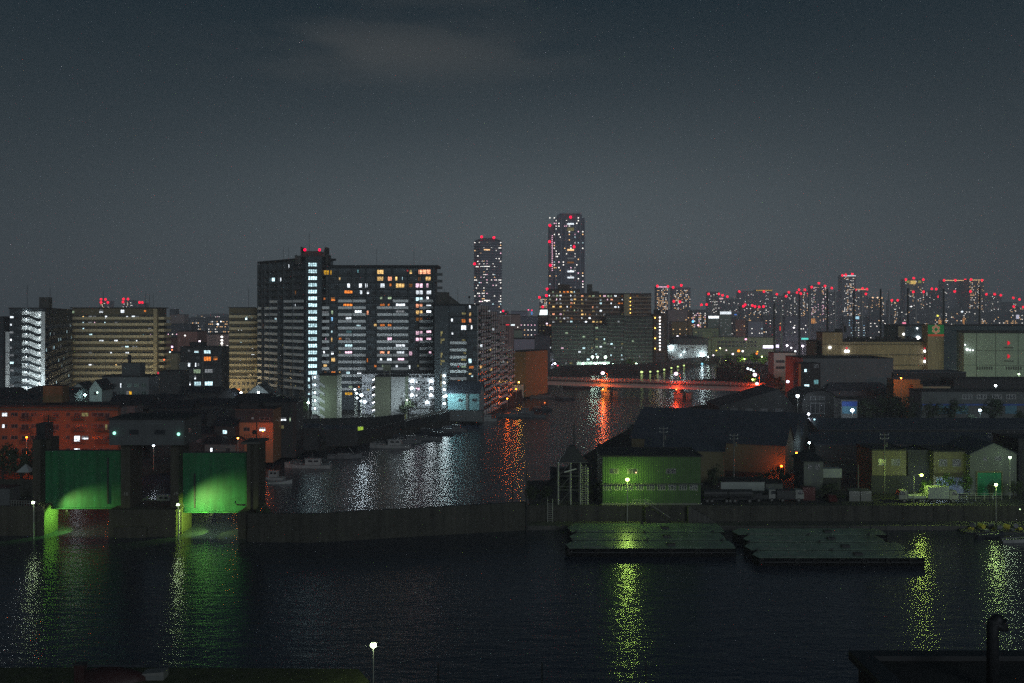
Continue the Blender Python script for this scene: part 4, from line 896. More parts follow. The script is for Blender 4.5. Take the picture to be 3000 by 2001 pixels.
# the river front, four steps
mat('river_front', (0.50, 0.50, 0.49), 0.8, 0.15, 0.3, 0.3)
A = Vector((X(1398, 408) + .35, 408.3)); Bq = Vector((X(1502, 492), 492)); stepsT = (1.0, .84, .68, .50)
prev = 0
for i in range(4):
    q0 = A.lerp(Bq, i / 4); q1 = A.lerp(Bq, (i + 1) / 4); nn = Vector((-(Bq - A).y, (Bq - A).x)).normalized() * (9 if i else .3)
    hz = rb.h * (1.0, .95, .8, .58)[i]
    b = MB(); o = rb.root.location; inv = Matrix.Rotation(-rb.root.rotation_euler.z, 4, 'Z')
    P4 = [inv @ Vector((p.x - o.x, p.y - o.y, 0)) for p in (q0, q1, q1 + nn, q0 + nn)]
    b.prism([(p.x, p.y) for p in P4], -1.5, hz, 'river_front'); wing = rb.part('river_wing', b)
    d = (P4[1] - P4[0]); Ld = d.length; d.normalize(); ang = math.atan2(d.y, d.x)
    T = Matrix.Translation(P4[0]) @ Matrix.Rotation(ang, 4, 'Z')
    nfl = int(hz / FH)
    for f in range(nfl):
        z = hz - .8 - FH * (f + 1)
        if z < -.5: continue
        e = MB(); e.box(0, Ld, -1.2, -.01, z - .15, z, 'slab_edge', T); e.box(0, Ld, -1.2, -1.1, z, z + 1.0, 'parapet' if f > 3 else 'river_front', T)
        bq = e.build('balcony', wing)
        g_ = MB(); g_.box(.3, Ld - .3, -.05, -.012, z + .1, z + 2.2, 'dark_glass', T); g_.build('glazing', wing)
    e = MB()
    for j in range(4): e.box(Ld * j / 4, Ld * j / 4 + .25, -1.4, -1.21, -1, hz, 'steel_dark', T)
    e.build('downpipes', wing)['kind'] = 'stuff'
    for f in (2, 5, 8):
        if hz - .8 - FH * (f + 1) > 0:
            k = rng.choice(('white', 'dimw', 'warm')); z = hz - .8 - FH * (f + 1); xx = rng.uniform(3, Ld - 5); MB().box(xx, xx + 3, -.09, -.055, z + 1.1, z + 2.1, wmat(k), T).build('window', wing)
# beige block, blue shed, orange silo past it
bs = house('boat_shed', 'pale blue gabled shed with dark roof at the foot of the stepped block', (1312, 398), (1404, 396), Zp(1150, 398), Zp(1122, 398) + .3, 10, 2.5, mat('blue_siding', (0.16, 0.30, 0.32), 0.7, 0.15, 0.3, 0.3), 'roof_metal', 'x', 'shed', .5)
bs.part('annexe', MB().box(-2.2, bs.L + 2, -4, -.3, -1, 3.0, 'siding_pale').box(-2.4, bs.L + 2.2, -4.2, -.29, 3.0, 3.12, 'roof_dark'))
bs.winpx(1343, 1168, 1356, 1177, 'dark'); bs.winpx(1384, 1168, 1397, 1177, 'dark')
bs.part('pilaster', MB().box(bs.loc(1365, 1150)[0], bs.loc(1372, 1150)[0], -.25, -.006, -1, bs.h - .3, 'siding_pale'))
mat('ochre_wall', (0.24, 0.16, 0.065), 0.85, 0.15, 0.3, 0.3)
s = Bld('warehouse', 'tall blank ochre warehouse between the stepped block and the bridge', (1487, 520), (1540, 516), 1030, 30, 2.5, 'ochre_wall', 'warehouse', rim=.3)
s.part('bay', MB().box(s.loc(1506, 1060)[0], s.L - .8, -.9, -.006, -1, s.h - 2.4, 'ochre_wall')); s.winpx(1495, 1032, 1500, 1038, 'dark')
Bld('warehouse', 'low long warehouse lit orange beside the bridge ramp', (1536, 560), (1576, 600), 1082, 20, 2.5, 'ochre_wall', 'warehouse', rim=.3)
Bld('low_store', 'pale low store glowing orange at the left bridge ramp', (1502, 506), (1534, 510), 1128, 6, 2.5, 'siding_white', 'store', rim=.2)

# ------------------------------------------------------------------ left group
mat('tan_recess_shade', (0.12, 0.11, 0.075), 0.8, 0.12, 0.25); mat('tan_wall', (0.36, 0.32, 0.21), 0.8, 0.12, 0.25, 0.3)  # first tan is a darker copy: balcony recess shade put into the wall colour
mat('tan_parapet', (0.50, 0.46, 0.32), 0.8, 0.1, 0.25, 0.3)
mat('dark_side', (0.045, 0.055, 0.062), 0.8, 0.3, 0.3)
mat('bright_wall', (0.70, 0.72, 0.71), 0.7, 0.1, 0.3, 0.2)
# end block with white lit stairs
lb_ = Bld('apartment_block', 'left block whose end wall shows a white lit zigzag stair', (28, 373.3), (133, 377), 905, 100, 2.5, 'dark_side', 'apartment block', rim=.5, over=.3)
LP = 22.3; s0 = lb_.loc(64, 1000)[0]; s1 = lb_.loc(111, 1000)[0]
lb_.part('stair_wall', MB().box(s0, lb_.loc(133, 1000)[0], -.12, -.006, -1, lb_.h - 1, 'bright_wall').box(lb_.L - 1.3, lb_.L, -1.6, -.125, -1, lb_.h - 1, 'bright_wall'))
for i in range(11):
    z1 = lb_.loc(70, 922 + LP * i)[1]; xm = lb_.loc(86, 1000)[0]
    b = MB(); pr = [(s0 - 2.5, z1), (xm, z1), (s1, z1 - 1.35), (lb_.L - 1.32, z1 - 1.35), (lb_.L - 1.32, z1 - 2.35), (s1, z1 - 2.35), (xm, z1 - 1.0), (s0 - 2.5, z1 - 1.0)]
    k = len(pr); b.add([(p[0], -1.75, p[1]) for p in pr] + [(p[0], -1.6, p[1]) for p in pr], [(0, 1, 6, 7), (1, 2, 5, 6), (2, 3, 4, 5), (14, 15, 9, 8)[::-1]] + [(i_, k + i_, k + (i_ + 1) % k, (i_ + 1) % k) for i_ in range(k)], 'dark_side'); lb_.part('stair_flight', b)
    lb_.part('landing', MB().box(s0, xm, -1.59, -.125, z1 - 1.0, z1 - .85, 'dark_side'))
    lb_.winpx(77, 931 + LP * i, 86, 936 + LP * i, 'grey', y=-.13)
    lb_.part('stair_lamp', MB().ball(((s0 + xm) / 2 + .3, -.75, z1 + 1.25), .08, emit('stair_tube', (.85, .97, 1), 330, 0, True), 6, 4))
    lb_.part('stair_lamp', MB().ball((s1 + .6, -.75, z1 - .1), .08, 'stair_tube', 6, 4))
    if rng.random() < .9: lb_.winpx(29, 926 + LP * i, 40, 932 + LP * i, rng.choice(('white', 'dimw', 'cool')), y=0)
rr = random.Random(11)
for f in range(13):
    for i in range(24): lb_.win(2 + i * 4.05, 3.6 + i * 4.05, 1 + f * 2.8, 2.4 + f * 2.8, rr.choice(('dimw', 'cool')) if rr.random() < .10 else 'grey' if rr.random() < .3 else 'dark', 'R')
for f in range(13): lb_.part('gallery', MB().box(lb_.L + 1.05, lb_.L + 1.15, .3, 99, .2 + f * 2.8, 1.1 + f * 2.8, 'dark_side').box(lb_.L + .004, lb_.L + 1.15, .3, 99, .05 + f * 2.8, .2 + f * 2.8, 'dark_side'))
for px in (74, 142): lb_.antenna(lb_.loc(px, 890)[0], 5, 9 if px < 100 else 8, .07)
lb_.part('penthouse', MB().box(lb_.L - 2.5, lb_.L + 1, 3, 12, lb_.h + .5, lb_.h + 4.4, 'concrete_dark'))
s = Bld('apartment_block', 'dim apartment block cut by the left edge, with a lit white column on its corner', (-90, 390), (11, 390), 930, 14, 2.5, 'dark_side', 'apartment block', rim=.4)
s.grid(6, s.L - 1, 2, 11, 2.8, 6, .12, ('white', 'dimw'), .4, .4, rng=rr)
cb = Bld('lit_stair_column', 'white lit cylindrical stair column left of the zigzag stair', (12, 374), (28, 374), 972, 3, 2.5, 'bright_wall', 'stairs', body=False)
b = MB(); b.tube([(cb.L / 2, 1, -1.5), (cb.L / 2, 1, cb.h)], cb.L / 2, 'bright_wall', 14); cb.part('wall', b)
for i in range(7): cb.part('ring', MB().tube([(cb.L / 2, 1, 2 + i * 4), (cb.L / 2, 1, 2.15 + i * 4)], cb.L / 2 + .06, 'slab_edge', 14))
# tan balcony block
tb = Bld('apartment_block', 'wide tan apartment block with rows of pale balconies on the left', (212, 475), (462, 475), 903, 12, 2.5, 'tan_recess_shade', 'apartment block', rim=.4, over=.9)
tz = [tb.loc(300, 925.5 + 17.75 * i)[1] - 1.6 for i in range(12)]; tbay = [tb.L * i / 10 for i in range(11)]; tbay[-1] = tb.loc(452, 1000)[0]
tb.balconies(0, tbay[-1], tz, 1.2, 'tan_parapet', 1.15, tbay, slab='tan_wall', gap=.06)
tb.part('corner_column', MB().box(tbay[-1] + .05, tb.L, -1.3, -.006, -1, tb.h - .3, 'tan_wall'))
K1 = lambda x, y: (x / 3.733, 820 + y / 3.733)
for k, l in {'white': [(1085, 325, 1128, 355), (1320, 325, 1360, 355), (968, 392, 1005, 420), (1015, 392, 1052, 420), (1148, 392, 1172, 420), (1440, 390, 1478, 422), (1380, 395, 1402, 418), (1085, 655, 1135, 690), (1250, 655, 1290, 685), (1488, 655, 1520, 683), (1205, 788, 1245, 815), (970, 920, 1002, 948), (1370, 788, 1410, 815)], 'cool': [(1370, 722, 1408, 752), (900, 458, 935, 495), (905, 525, 920, 552), (975, 588, 1010, 618), (1140, 458, 1168, 490), (1370, 655, 1408, 685), (1445, 722, 1475, 748)], 'warm': [(900, 395, 935, 418), (1262, 920, 1290, 950)], 'dimw': [(1255, 458, 1285, 490), (1620, 525, 1655, 550), (1485, 722, 1520, 748), (970, 788, 1005, 810), (1325, 722, 1360, 748), (1485, 395, 1520, 418), (1010, 920, 1040, 945), (965, 458, 1010, 490)], 'green': [(785, 338, 815, 360), (790, 655, 815, 680)], 'pink': [(1030, 458, 1040, 490), (1645, 590, 1656, 615)], 'orange': [(1575, 330, 1598, 345)], 'teal': [(1562, 590, 1575, 615)]}.items():
    for a, b_, c, d in l: p0 = K1(a, b_); p1 = K1(c, d); tb.winpx(p0[0], p0[1], p1[0], p1[1] + 1.5, k)
for z in tz:
    for i in range(20):
        if rr.random() < .75: x = tbay[-1] * (i + .5) / 20; tb.win(x - .7, x + .6, z + .1, z + 2.0, 'dark', y=.02)
for f in range(11): tb.part('gallery', MB().box(tb.L + .01, tb.L + 2.6, 1.0, 11, tz[f], tz[f] + 1.1, 'tan_parapet').box(tb.L + .01, tb.L + 2.6, .9, 11, tz[f] - .15, tz[f], 'tan_wall'))
for px in (290, 415, 427, 438): tb.antenna(tb.loc(px, 900)[0], 5, 7 if px != 290 else 8, .07)
# second tan block
t2 = Bld('apartment_block', 'narrow tan apartment block directly left of the largest block', (671, 478), (790, 478), 902, 12, 2.5, 'tan_recess_shade', 'apartment block', rim=.35, over=.3)
z2 = [t2.loc(700, 921 + 17.75 * i)[1] - 1.5 for i in range(11)]
t2.balconies(.2, t2.L, z2, .9, 'tan_parapet', 1.1, [.2, t2.L * .45, t2.L * .72, t2.L], slab='tan_wall', gap=.05)
K2 = lambda x, y: (440 + x / 4.356, 880 + y / 4.356)
for k, l in {'cool': [(1212, 200, 1268, 250), (1290, 200, 1330, 228), (1145, 505, 1172, 540)], 'white': [(1292, 582, 1335, 615), (1292, 662, 1333, 695), (1375, 662, 1400, 695), (1145, 738, 1170, 770), (1122, 355, 1145, 385), (1160, 355, 1170, 385)], 'yellow': [(1125, 740, 1142, 765)], 'dimw': [(1080, 510, 1100, 535), (1228, 585, 1270, 612), (1228, 662, 1265, 690), (1260, 282, 1335, 300)], 'dimy': [(1335, 868, 1365, 900)]}.items():
    for a, b_, c, d in l: p0 = K2(a, b_); p1 = K2(c, d); t2.winpx(p0[0], p0[1], p1[0], p1[1], k)
for z in z2:
    for x in (2.0, 4.2, 9.8, 12, 14.4):
        if rr.random() < .8: t2.win(x - .6, x + .6, z + .2, z + 2.0, 'dark', y=.02)
t2.antenna(t2.loc(722, 900)[0], 4, 9, .08)
p2 = Bld('podium_block', 'low tan podium with long windows below the narrow tan block', (648, 470), (764, 470), 1110, 8, 2.5, 'tan_wall', 'apartment block', rim=.3)
p2.grid(.5, p2.L - .5, .8, 3, 3.0, 8, .25, ('dimy', 'orange', 'dimw'), .6, .5, rng=rr)
# six storey block
sx = Bld('apartment_block', 'six storey grey block with wide bright windows before the tan blocks', (528, 440), (649, 440), 1018, 12, 2.5, 'siding_dark', 'apartment block', rim=.4)
sx.part('left_bay', MB().box(0, sx.loc(548, 1050)[0], -1.2, -.006, -1, sx.loc(548, 1060)[1], 'siding_pale'))
for k, l in {'cool': [(685, 635, 772, 680), (560, 1035, 650, 1095), (695, 1033, 800, 1088), (562, 635, 622, 668), (470, 955, 510, 1000)], 'green': [(470, 880, 512, 935), (553, 876, 645, 935)], 'white': [(482, 795, 512, 848), (573, 795, 600, 848), (500, 1035, 515, 1090), (565, 960, 585, 1010)], 'orange': [(683, 715, 778, 775), (808, 715, 860, 765)], 'dimw': [(695, 876, 800, 925), (605, 798, 645, 840), (480, 630, 510, 655)], 'yellow': [(697, 1110, 800, 1138)]}.items():
    for a, b_, c, d in l: p0 = K2(a, b_); p1 = K2(c, d); sx.winpx(p0[0], p0[1], p1[0], p1[1], k, style='wide' if c - a > 60 else 'slide')
for i in range(6):
    z = sx.loc(600, 1030 + 18 * i + 9)[1]; sx.part('ledge', MB().box(sx.loc(548, 1050)[0], sx.L, -.5, -.006, z - .15, z, 'slab_edge'))
    for px in (560, 575, 620, 640):
        if rr.random() < .5: x = sx.loc(px, 1000)[0]; sx.win(x, x + 1.5, z + .6, z + 1.9, 'dark', y=.02)
sx.part('lift_house', MB().box(3, 9, 3, 8, sx.h, sx.h + 2.2, 'roof_dark'))
pole('thin lamp post of the grey six storey block', 594, 436, 2.5, 1040, 0)

# orange washed flats at the left edge
mat('flats_wall', (0.20, 0.085, 0.045), 0.85, 0.15, 0.25, 0.4)
of = Bld('flats', 'low flats washed red orange by street lamps at the left edge', (-60, 268), (345, 268), 1192, 10, 2.5, 'flats_wall', 'flats', rim=.5, over=.8)
of.part('cornice', MB().box(-.4, of.L + .3, -.8, -.006, of.h - .9, of.h - .5, 'concrete_dark'))
Kf = lambda x, y: (x / 3.409, 1120 + y / 3.409)
for i, y in enumerate((335, 450, 565, 690)):
    for xa, xb in ((210, 327), (450, 565), (725, 842), (965, 1090)):
        p0 = Kf(xa, y); p1 = Kf(xb, y + 46); a = of.loc(*p0); c = of.loc(*p1)
        b = MB(); b.box(a[0], c[0], -1.0, -.006, c[1] - .12, c[1], 'flats_wall')
        for j in range(12): xx = a[0] + (c[0] - a[0]) * j / 11; b.box(xx - .03, xx + .03, -1.0, -.95, c[1], c[1] + 1.1, 'steel_dark')
        b.box(a[0], c[0], -1.0, -.95, c[1] + 1.1, c[1] + 1.16, 'steel_dark'); of.part('balcony', b)
    for xa, xb in ((20, 75), (110, 180), (215, 290), (310, 375), (395, 440), (525, 590), (660, 700), (740, 800), (815, 885), (915, 1040), (1050, 1095)):
        k = 'dark'
        if (i, xa) in ((0, 20), (1, 20), (2, 740), (2, 815), (3, 740), (3, 525)): k = 'white'
        if (i, xa) in ((0, 815), (1, 1050)): k = 'dimy'
        p0 = Kf(xa, y - 32); p1 = Kf(xb, y + (28 if xa in (215, 525, 740, 1050) else 6)); of.winpx(p0[0], p0[1], p1[0], p1[1], k)
wt = thing('water_tank', 'rusty square water tank on the roof of the red orange flats', 'tank', (X(126, 273), 273, of.zb + of.h + .12))
MB().box(0, 5.2, 0, 4, .6, 5.0, mat('tank_rust', (0.16, 0.10, 0.05), 0.8, 0.4, 0.5, 0.4)).box(-.1, 5.3, -.1, 4.1, 5.0, 5.12, 'roof_dark').build('tank', wt); MB().box(.3, .6, .3, 3.7, 0, .6, 'steel_dark').box(4.6, 4.9, .3, 3.7, 0, .6, 'steel_dark').build('stand', wt)
g4 = Bld('lift_tower', 'grey rooftop stair house at the right end of the red orange flats', (342, 270), (395, 270), 1190, 6, 2.5, 'house_grey', 'building', rim=.2)

# grey school like block, houses
gs = Bld('office_block', 'grey three storey block with square windows, one yellow lit', (299, 345), (436, 345), 1105, 10, 2.5, mat('office_grey', (0.13, 0.14, 0.15), 0.8, 0.15, 0.3, 0.4), 'office', rim=.5)
gs.part('rooftop_box', MB().box(gs.loc(350, 1100)[0], gs.loc(404, 1100)[0], 2, 7, gs.h, gs.h + 4.6, 'house_grey').box(gs.loc(365, 1100)[0], gs.loc(372, 1100)[0], 3, 4, gs.h + 4.6, gs.h + 7.4, 'steel_dark'))
for r_, py in enumerate((1123, 1146)):
    for i in range(6):
        px = 305 + i * 21.8; gs.winpx(px, py, px + 15, py + 12, 'dark')
gs.winpx(352, 1122, 360, 1136, 'white', y=-.03); gs.winpx(370, 1145, 378, 1158, 'dimw', y=-.03); gs.winpx(378, 1145, 386, 1158, 'yellow', y=-.03)
dk = Bld('office_block', 'black blank block between the tan block and the six storey block', (467, 400), (527, 400), 1090, 12, 2.5, 'siding_dark', 'office', rim=.3)
BH = [
 # label, px0, px1, D, eave py, ridge py, kind, wall
 ('pale green gabled house lit from the street, left of two', 205, 256, 335, 1142, 1122, 'y', 'siding_white'), ('pale house with a gable and lit porch right of its twin', 262, 298, 335, 1138, 1114, 'y', 'siding_white'),
 ('dark hipped house below the zigzag stair', 62, 124, 330, 1150, 1132, 'h', 'siding_dark'), ('small dark house at the far left below the lit column', -20, 40, 325, 1150, 1138, 'x', 'siding_dark'),
 ('dark house behind the rooftop water tank', 184, 220, 322, 1150, 1142, 'x', 'siding_dark'), ('long dark roofed house behind the red orange flats', -40, 120, 300, 1170, 1158, 'x', 'siding_dark'),
 ('house with two big dark roof planes below the grey office block', 322, 436, 300, 1186, 1160, 'x', 'siding_dark'), ('small house with a teal lit side wall right of the dark roof planes', 436, 474, 330, 1172, 1158, 'y', 'siding_white'),
 ('dark house under the black office block', 470, 530, 330, 1170, 1160, 'x', 'siding_dark'), ('long grey house below the six storey block', 528, 640, 352, 1150, 1136, 'x', 'siding_dark'),
 ('dark low house left of the floodlit shed', 640, 690, 340, 1160, 1142, 'y', 'siding_dark'), ('pale domed gable shed with a bright white lamp', 714, 800, 352, 1160, 1126, 'y', 'siding_white'),
 ('dark hipped house right of the bright white shed lamp', 690, 790, 322, 1172, 1156, 'x', 'siding_dark'), ('long dark hall roof left of the orange lit house', 400, 560, 300, 1195, 1178, 'x', 'siding_dark'),
 ('dark house with one lit window behind the tide gate house', 560, 690, 312, 1188, 1172, 'x', 'siding_dark'), ('dark house roof right behind the machine house', 440, 590, 285, 1236, 1208, 'x', 'siding_dark'),
 ('small dark gabled house left of the orange lit house', 590, 640, 290, 1225, 1202, 'y', 'siding_dark'), ('dark low house with a pale wall near the orange lamp', 628, 690, 282, 1248, 1228, 'x', 'siding_dark'),
 ('dark house before the orange lamp behind the second gate panel', 540, 625, 280, 1272, 1250, 'h', 'siding_dark'), ('small dark shed on the levee behind the second gate panel', 600, 690, 276, 1300, 1285, 'x', 'siding_pale'),
]
for i, (lab, a, c, D, ev, rg, kd, wl) in enumerate(BH):
    b = house('small_house', lab, (a, D), (c, D), Zp(ev, D), max(Zp(rg, D), Zp(ev, D) + 1.2), 8 + (i % 3), 2.5, wl, 'roof_tile', kd, 'house')
    n = max(1, int(b.L / 4))
    for j in range(n):
        xx = b.L * (j + .5) / n; b.win(xx - .6, xx + .6, b.h - 2.2, b.h - 1.1, rr.choice(('dimw', 'cool', 'white')) if rr.random() < .22 else 'dark')
oh = Bld('corner_house', 'three storey house with a wall lit bright orange beside the second gate', (688, 286), (800, 286), 1200, 10, 2.5, mat('peach_wall', (0.30, 0.15, 0.08), 0.8, 0.12, 0.3, 0.3), 'house', rim=.3)
oh.part('roof_house', MB().box(1, 6, 2, 8, oh.h, oh.h + 1.6, 'roof_dark')); oh.part('upper_wall', MB().box(0, oh.L, -.06, -.006, oh.loc(740, 1238)[1], oh.h - .1, 'siding_dark'))
for a, k in (((700, 1219, 717, 1229), 'dark'), ((737, 1222, 744, 1228), 'dimw'), ((760, 1222, 790, 1232), 'dark')): oh.winpx(*a, k, y=-.06)
for a, k in (((714, 1252, 732, 1263), 'dark'), ((760, 1252, 778, 1263), 'white')): oh.winpx(*a, k)
dh = house('hipped_house', 'large dark house with a low hipped roof left of the apartment stairs', (752, 296), (868, 296), Zp(1178, 296), Zp(1164, 296), 10, 2.5, 'siding_dark', 'roof_tile', 'h')
for a, k in (((821, 1223, 839, 1233), 'white'), ((848, 1222, 855, 1235), 'green'), ((800, 1251, 812, 1263), 'dimw'), ((820, 1246, 832, 1256), 'dimy'), ((780, 1184, 786, 1192), 'dark'), ((795, 1184, 801, 1192), 'dark')): dh.winpx(*a, k)
for lab, a, c, D, ev in (('flat awning roofed shed on the levee right of the orange lit house', 862, 930, 312, 1248), ('low dark shed on the levee by the moored fishing boats', 930, 1040, 322, 1252)): house('levee_shed', lab, (a, D), (c, D), Zp(ev + 4, D), Zp(ev - 3, D), 6, 2.5, 'siding_dark', 'roof_metal', 'x', 'shed')
lk = thing('vending_machine', 'two door yellow green lit cabinet on the grassy bank', 'cabinet', (X(1048, 344), 344, 2.55))
MB().box(0, 1.9, 0, .9, 0, 2.3, 'steel_grey').build('body', lk)
for i in range(2): MB().box(.06 + i * .93, .9 + i * .93, -.05, -.004, .2, 2.15, emit('cabinet_glow', (.55, .85, .08), .75, .2)).build('door', lk)
tag(MB().box(0, .9, 0, .6, 0, .7, 'cabinet_glow').box(-.05, .95, -.05, .65, .7, .76, 'steel_grey').build('light_box', None, loc=(X(1079, 343), 343, 2.55)), 'small yellow green lit box right of the two door cabinet', 'light')
mt = thing('signal_mast', 'short mast with a crossarm and yellow bands below the panelled block', 'mast', (X(1187, 360), 360, 2.5))
MB().tube([(0, 0, 0), (0, 0, 5.4)], .12, 'steel_grey', 6).build('pole', mt); MB().box(-1.5, .5, -.08, .08, 5.3, 5.5, 'steel_dark').build('crossarm', mt); MB().tube([(0, 0, 3.2), (0, 0, 4.8)], .16, mat('yellow_band', (.5, .45, .05), .6, .2), 6).build('band', mt)
# lamps of the left bank
lamp('orange street lamp at the left end of the red orange flats', 78, 1281, 252, 2.5, (1, .10, .005), 1300, .22)
lamp('orange street lamp before the middle of the red orange flats', 122, 1336, 252, 2.5, (1, .10, .005), 2200, .16)
lamp('orange street lamp hidden by the machine house before the flats', 345, 1330, 254, 2.5, (1, .115, .006), 1200, .16)
lamp('orange street lamp beyond the left edge by the flats', -40, 1262, 252, 2.5, (1, .10, .005), 1300, .16)
lamp('orange lamp at the corner of the orange lit house', 770, 1262, 281, 2.5, (1, .11, .006), 700, .2)
lamp('small orange lamp among the dark houses by the orange lit house', 697, 1284, 274, 2.5, (1, .3, .04), 90, .2)
lamp('white street lamp glowing between the machine house pillars', 450, 1305, 262, 2.5, (.75, .85, 1), 420, .28)
lamp('white lamp under the gabled twin houses', 249, 1157, 326, 2.5, (.6, .95, .95), 650, .36)
lamp('twin porch lamp between the gabled houses', 285, 1150, 327, 2.5, (.6, 1, .8), 300, .2)
lamp('cold white lamp left of the domed shed', 701, 1163, 336, 2.5, (.75, .9, 1), 900, .5)
lamp('upper cold white lamp left of the domed shed', 706, 1150, 340, 2.5, (.75, .9, 1), 600, .35)
lamp('white lamp on the front of the domed shed', 757, 1150, 347, 2.5, (.75, .9, 1), 350, .4)
lamp('street lamp left of the lit zigzag stairs of the drab block', 903, 1180, 366, 2.5, (.7, .95, .85), 2400, .42)
for i, (px, py, d) in enumerate(((1040, 1141, 392), (1045, 1152, 390), (1046, 1166, 386), (1059, 1158, 396), (1068, 1177, 390), (1057, 1175, 395))):
    lamp(('highest of the white lamps in the lane left of the panelled block', 'second highest white lamp in the lane left of the panelled block', 'lowest left white lamp in the lane left of the panelled block', 'big upper white lamp beside the gallery wall left of the panelled block', 'brightest low white lamp beside the gallery wall', 'small low white lamp between the lane lamps')[i], px, py, d, 2.5, (.75, .9, 1), (700, 700, 800, 3200, 4200, 400)[i], (.36, .36, .36, .6, .6, .3)[i])
lamp('white lamp lighting the panelled end wall from the right', 1192, 1172, 379, 2.5, (.8, .95, 1), 2200, .25)
lamp('strong white lamp at the stair corner beside the pale blue shed', 1306, 1160, 394, 2.5, (.7, .95, 1), 5200, .5)
lamp('street lamp over the tan block forecourt', 320, 1118, 446, 2.5, (1, .84, .5), 6500, .3)
lamp('street lamp at the right of the tan block forecourt', 436, 1122, 446, 2.5, (1, .78, .42), 6500, .3)
lamp('street lamp lighting the narrow tan block', 660, 1112, 458, 2.5, (1, .74, .38), 5000, .3)
lamp('white flood lamp below the left zigzag stair', 124, 1150, 366, 2.5, (.8, .95, 1), 6000, .3)
lamp('white lamp at the foot of the lit stair column', 22, 1165, 362, 2.5, (.85, .97, 1), 4200, .3)
# ------------------------------------------------------------------ bridge
mat('bridge_girder', (0.50, 0.44, 0.40), 0.7, 0.2, 0.3, 0.3); mat('bridge_rail', (0.62, 0.55, 0.48), 0.5, 0.15)
br = thing('road_bridge', 'low girder bridge over the river lit orange by its street lamps', 'bridge', (X(1540, 552), 552, 0))
P0 = Vector((X(1530, 556), 556)); P1 = Vector((X(2232, 500), 500)); dd = P1 - P0; LB = dd.length; ab = math.atan2(dd.y, dd.x)
br.rotation_euler = (0, 0, ab); br.location = (P0.x, P0.y, 0)
z0, z1 = Zp(1135, 530), Zp(1122, 530)
MB().box(0, LB, 0, .6, z0, z1, 'bridge_girder').box(0, LB, 9.4, 10, z0, z1, 'bridge_girder').box(0, LB, -.1, 0, z0, z0 + .15, 'bridge_girder').box(0, LB, .61, 9.39, z1 - .6, z1 - .2, 'bridge_girder').build('girder', br)
MB().box(-4, LB + 6, -.8, 10.8, z1 + .005, z1 + .3, 'asphalt').build('deck', br)
for y in (-.7, 10.5):
    b = MB()
    for k in (.45, .8, 1.15): b.box(0, LB, y, y + .1, z1 + .3 + k - .1, z1 + .3 + k, 'bridge_rail')
    for i in range(60): b.box(LB * i / 59 - .06, LB * i / 59 + .06, y + .11, y + .2, z1 + .3, z1 + 1.5, 'bridge_rail')
    b.build('railing', br)
def bpos(px):    # bridge-local x for a pixel column
    d_ = (px - CX) / F; u = dd.normalized(); n = Vector((-u.y, u.x)); t = P0.dot(n) / (d_ * n.x + n.y); return (Vector((d_ * t, t)) - P0).dot(u)
mat('pier_stone', (0.22, 0.20, 0.17), 0.85, 0.3, 0.4, 0.4)
for px in (1771, 1984, 2182):
    x = bpos(px); b = MB(); b.box(x - 2.2, x + 2.2, 1.5, 8.5, -2, 2.4, 'pier_stone'); b.box(x - .9, x + .9, 2, 8, 2.4, z0 - .01, 'pier_stone'); b.box(x - 2.6, x + 2.6, 1.1, 8.9, 2.4, 2.9, 'pier_stone')
    b.build('pier', br)
    if px < 2100: b = MB(); [b.tube([(x + 4.6 + (i % 3) * .9, 1 + (i // 3) * 2, -1), (x + 4.6 + (i % 3) * .9, 1 + (i // 3) * 2, 3.0)], .3, 'pier_stone', 6) for i in range(9)]; b.build('fender', br)
SO = (1.0, .06, .008)
lamp('bridge lamp at the left end, highest of the glaring pair', 1542, 1101, 553, 3, SO, 1500, 1.0, see=10, split=True)
lamp('small lamp just above the glaring left bridge lamp', 1546, 1096, 556, 3, (1, .3, .25), 350, .45)
lamp('glaring lamp at the left bridge rail', 1558, 1116, 546, 3, SO, 900, .75, split=True)
lamp('small orange lamp left of the bridge entrance', 1532, 1110, 540, 3, SO, 250, .4)
zbk = z1 + .3
def bl(label, px, py, power, r=.62, col=SO, y=-2.6):
    x = bpos(px); n = Vector((-dd.y, dd.x)).normalized(); p = P0 + dd.normalized() * x + n * y; D = p.y
    return lamp(label, CX + F * p.x / D, py, D, zbk, col, power, r, arm=-2.2, split=True)
bl('bridge lamp above the first pier from the left', 1771, 1093, 6500, 1.0, (1, .10, .012))
bl('bridge lamp above the second pier', 1985, 1095, 5500, 1.0, (1, .045, .01))
bl('upper bridge lamp at the right end', 2215, 1098, 4500, 1.0)
bl('lower glaring bridge lamp at the right end', 2221, 1124, 3000, .8)
# navigation lamps under the deck edge
for lab, px, c in (('amber navigation light on the first bridge pier', 1768, (1, .25, .02)), ('red navigation light on the second bridge pier', 1983, (1, .06, .01))):
    x = bpos(px); p = P0 + dd.normalized() * x - Vector((-dd.y, dd.x)).normalized() * .9
    lamp(lab, CX + F * p.x / p.y, 1141, p.y, Zp(1141, p.y) - .3, c, 1500, .32, head=False, name='navigation_light')

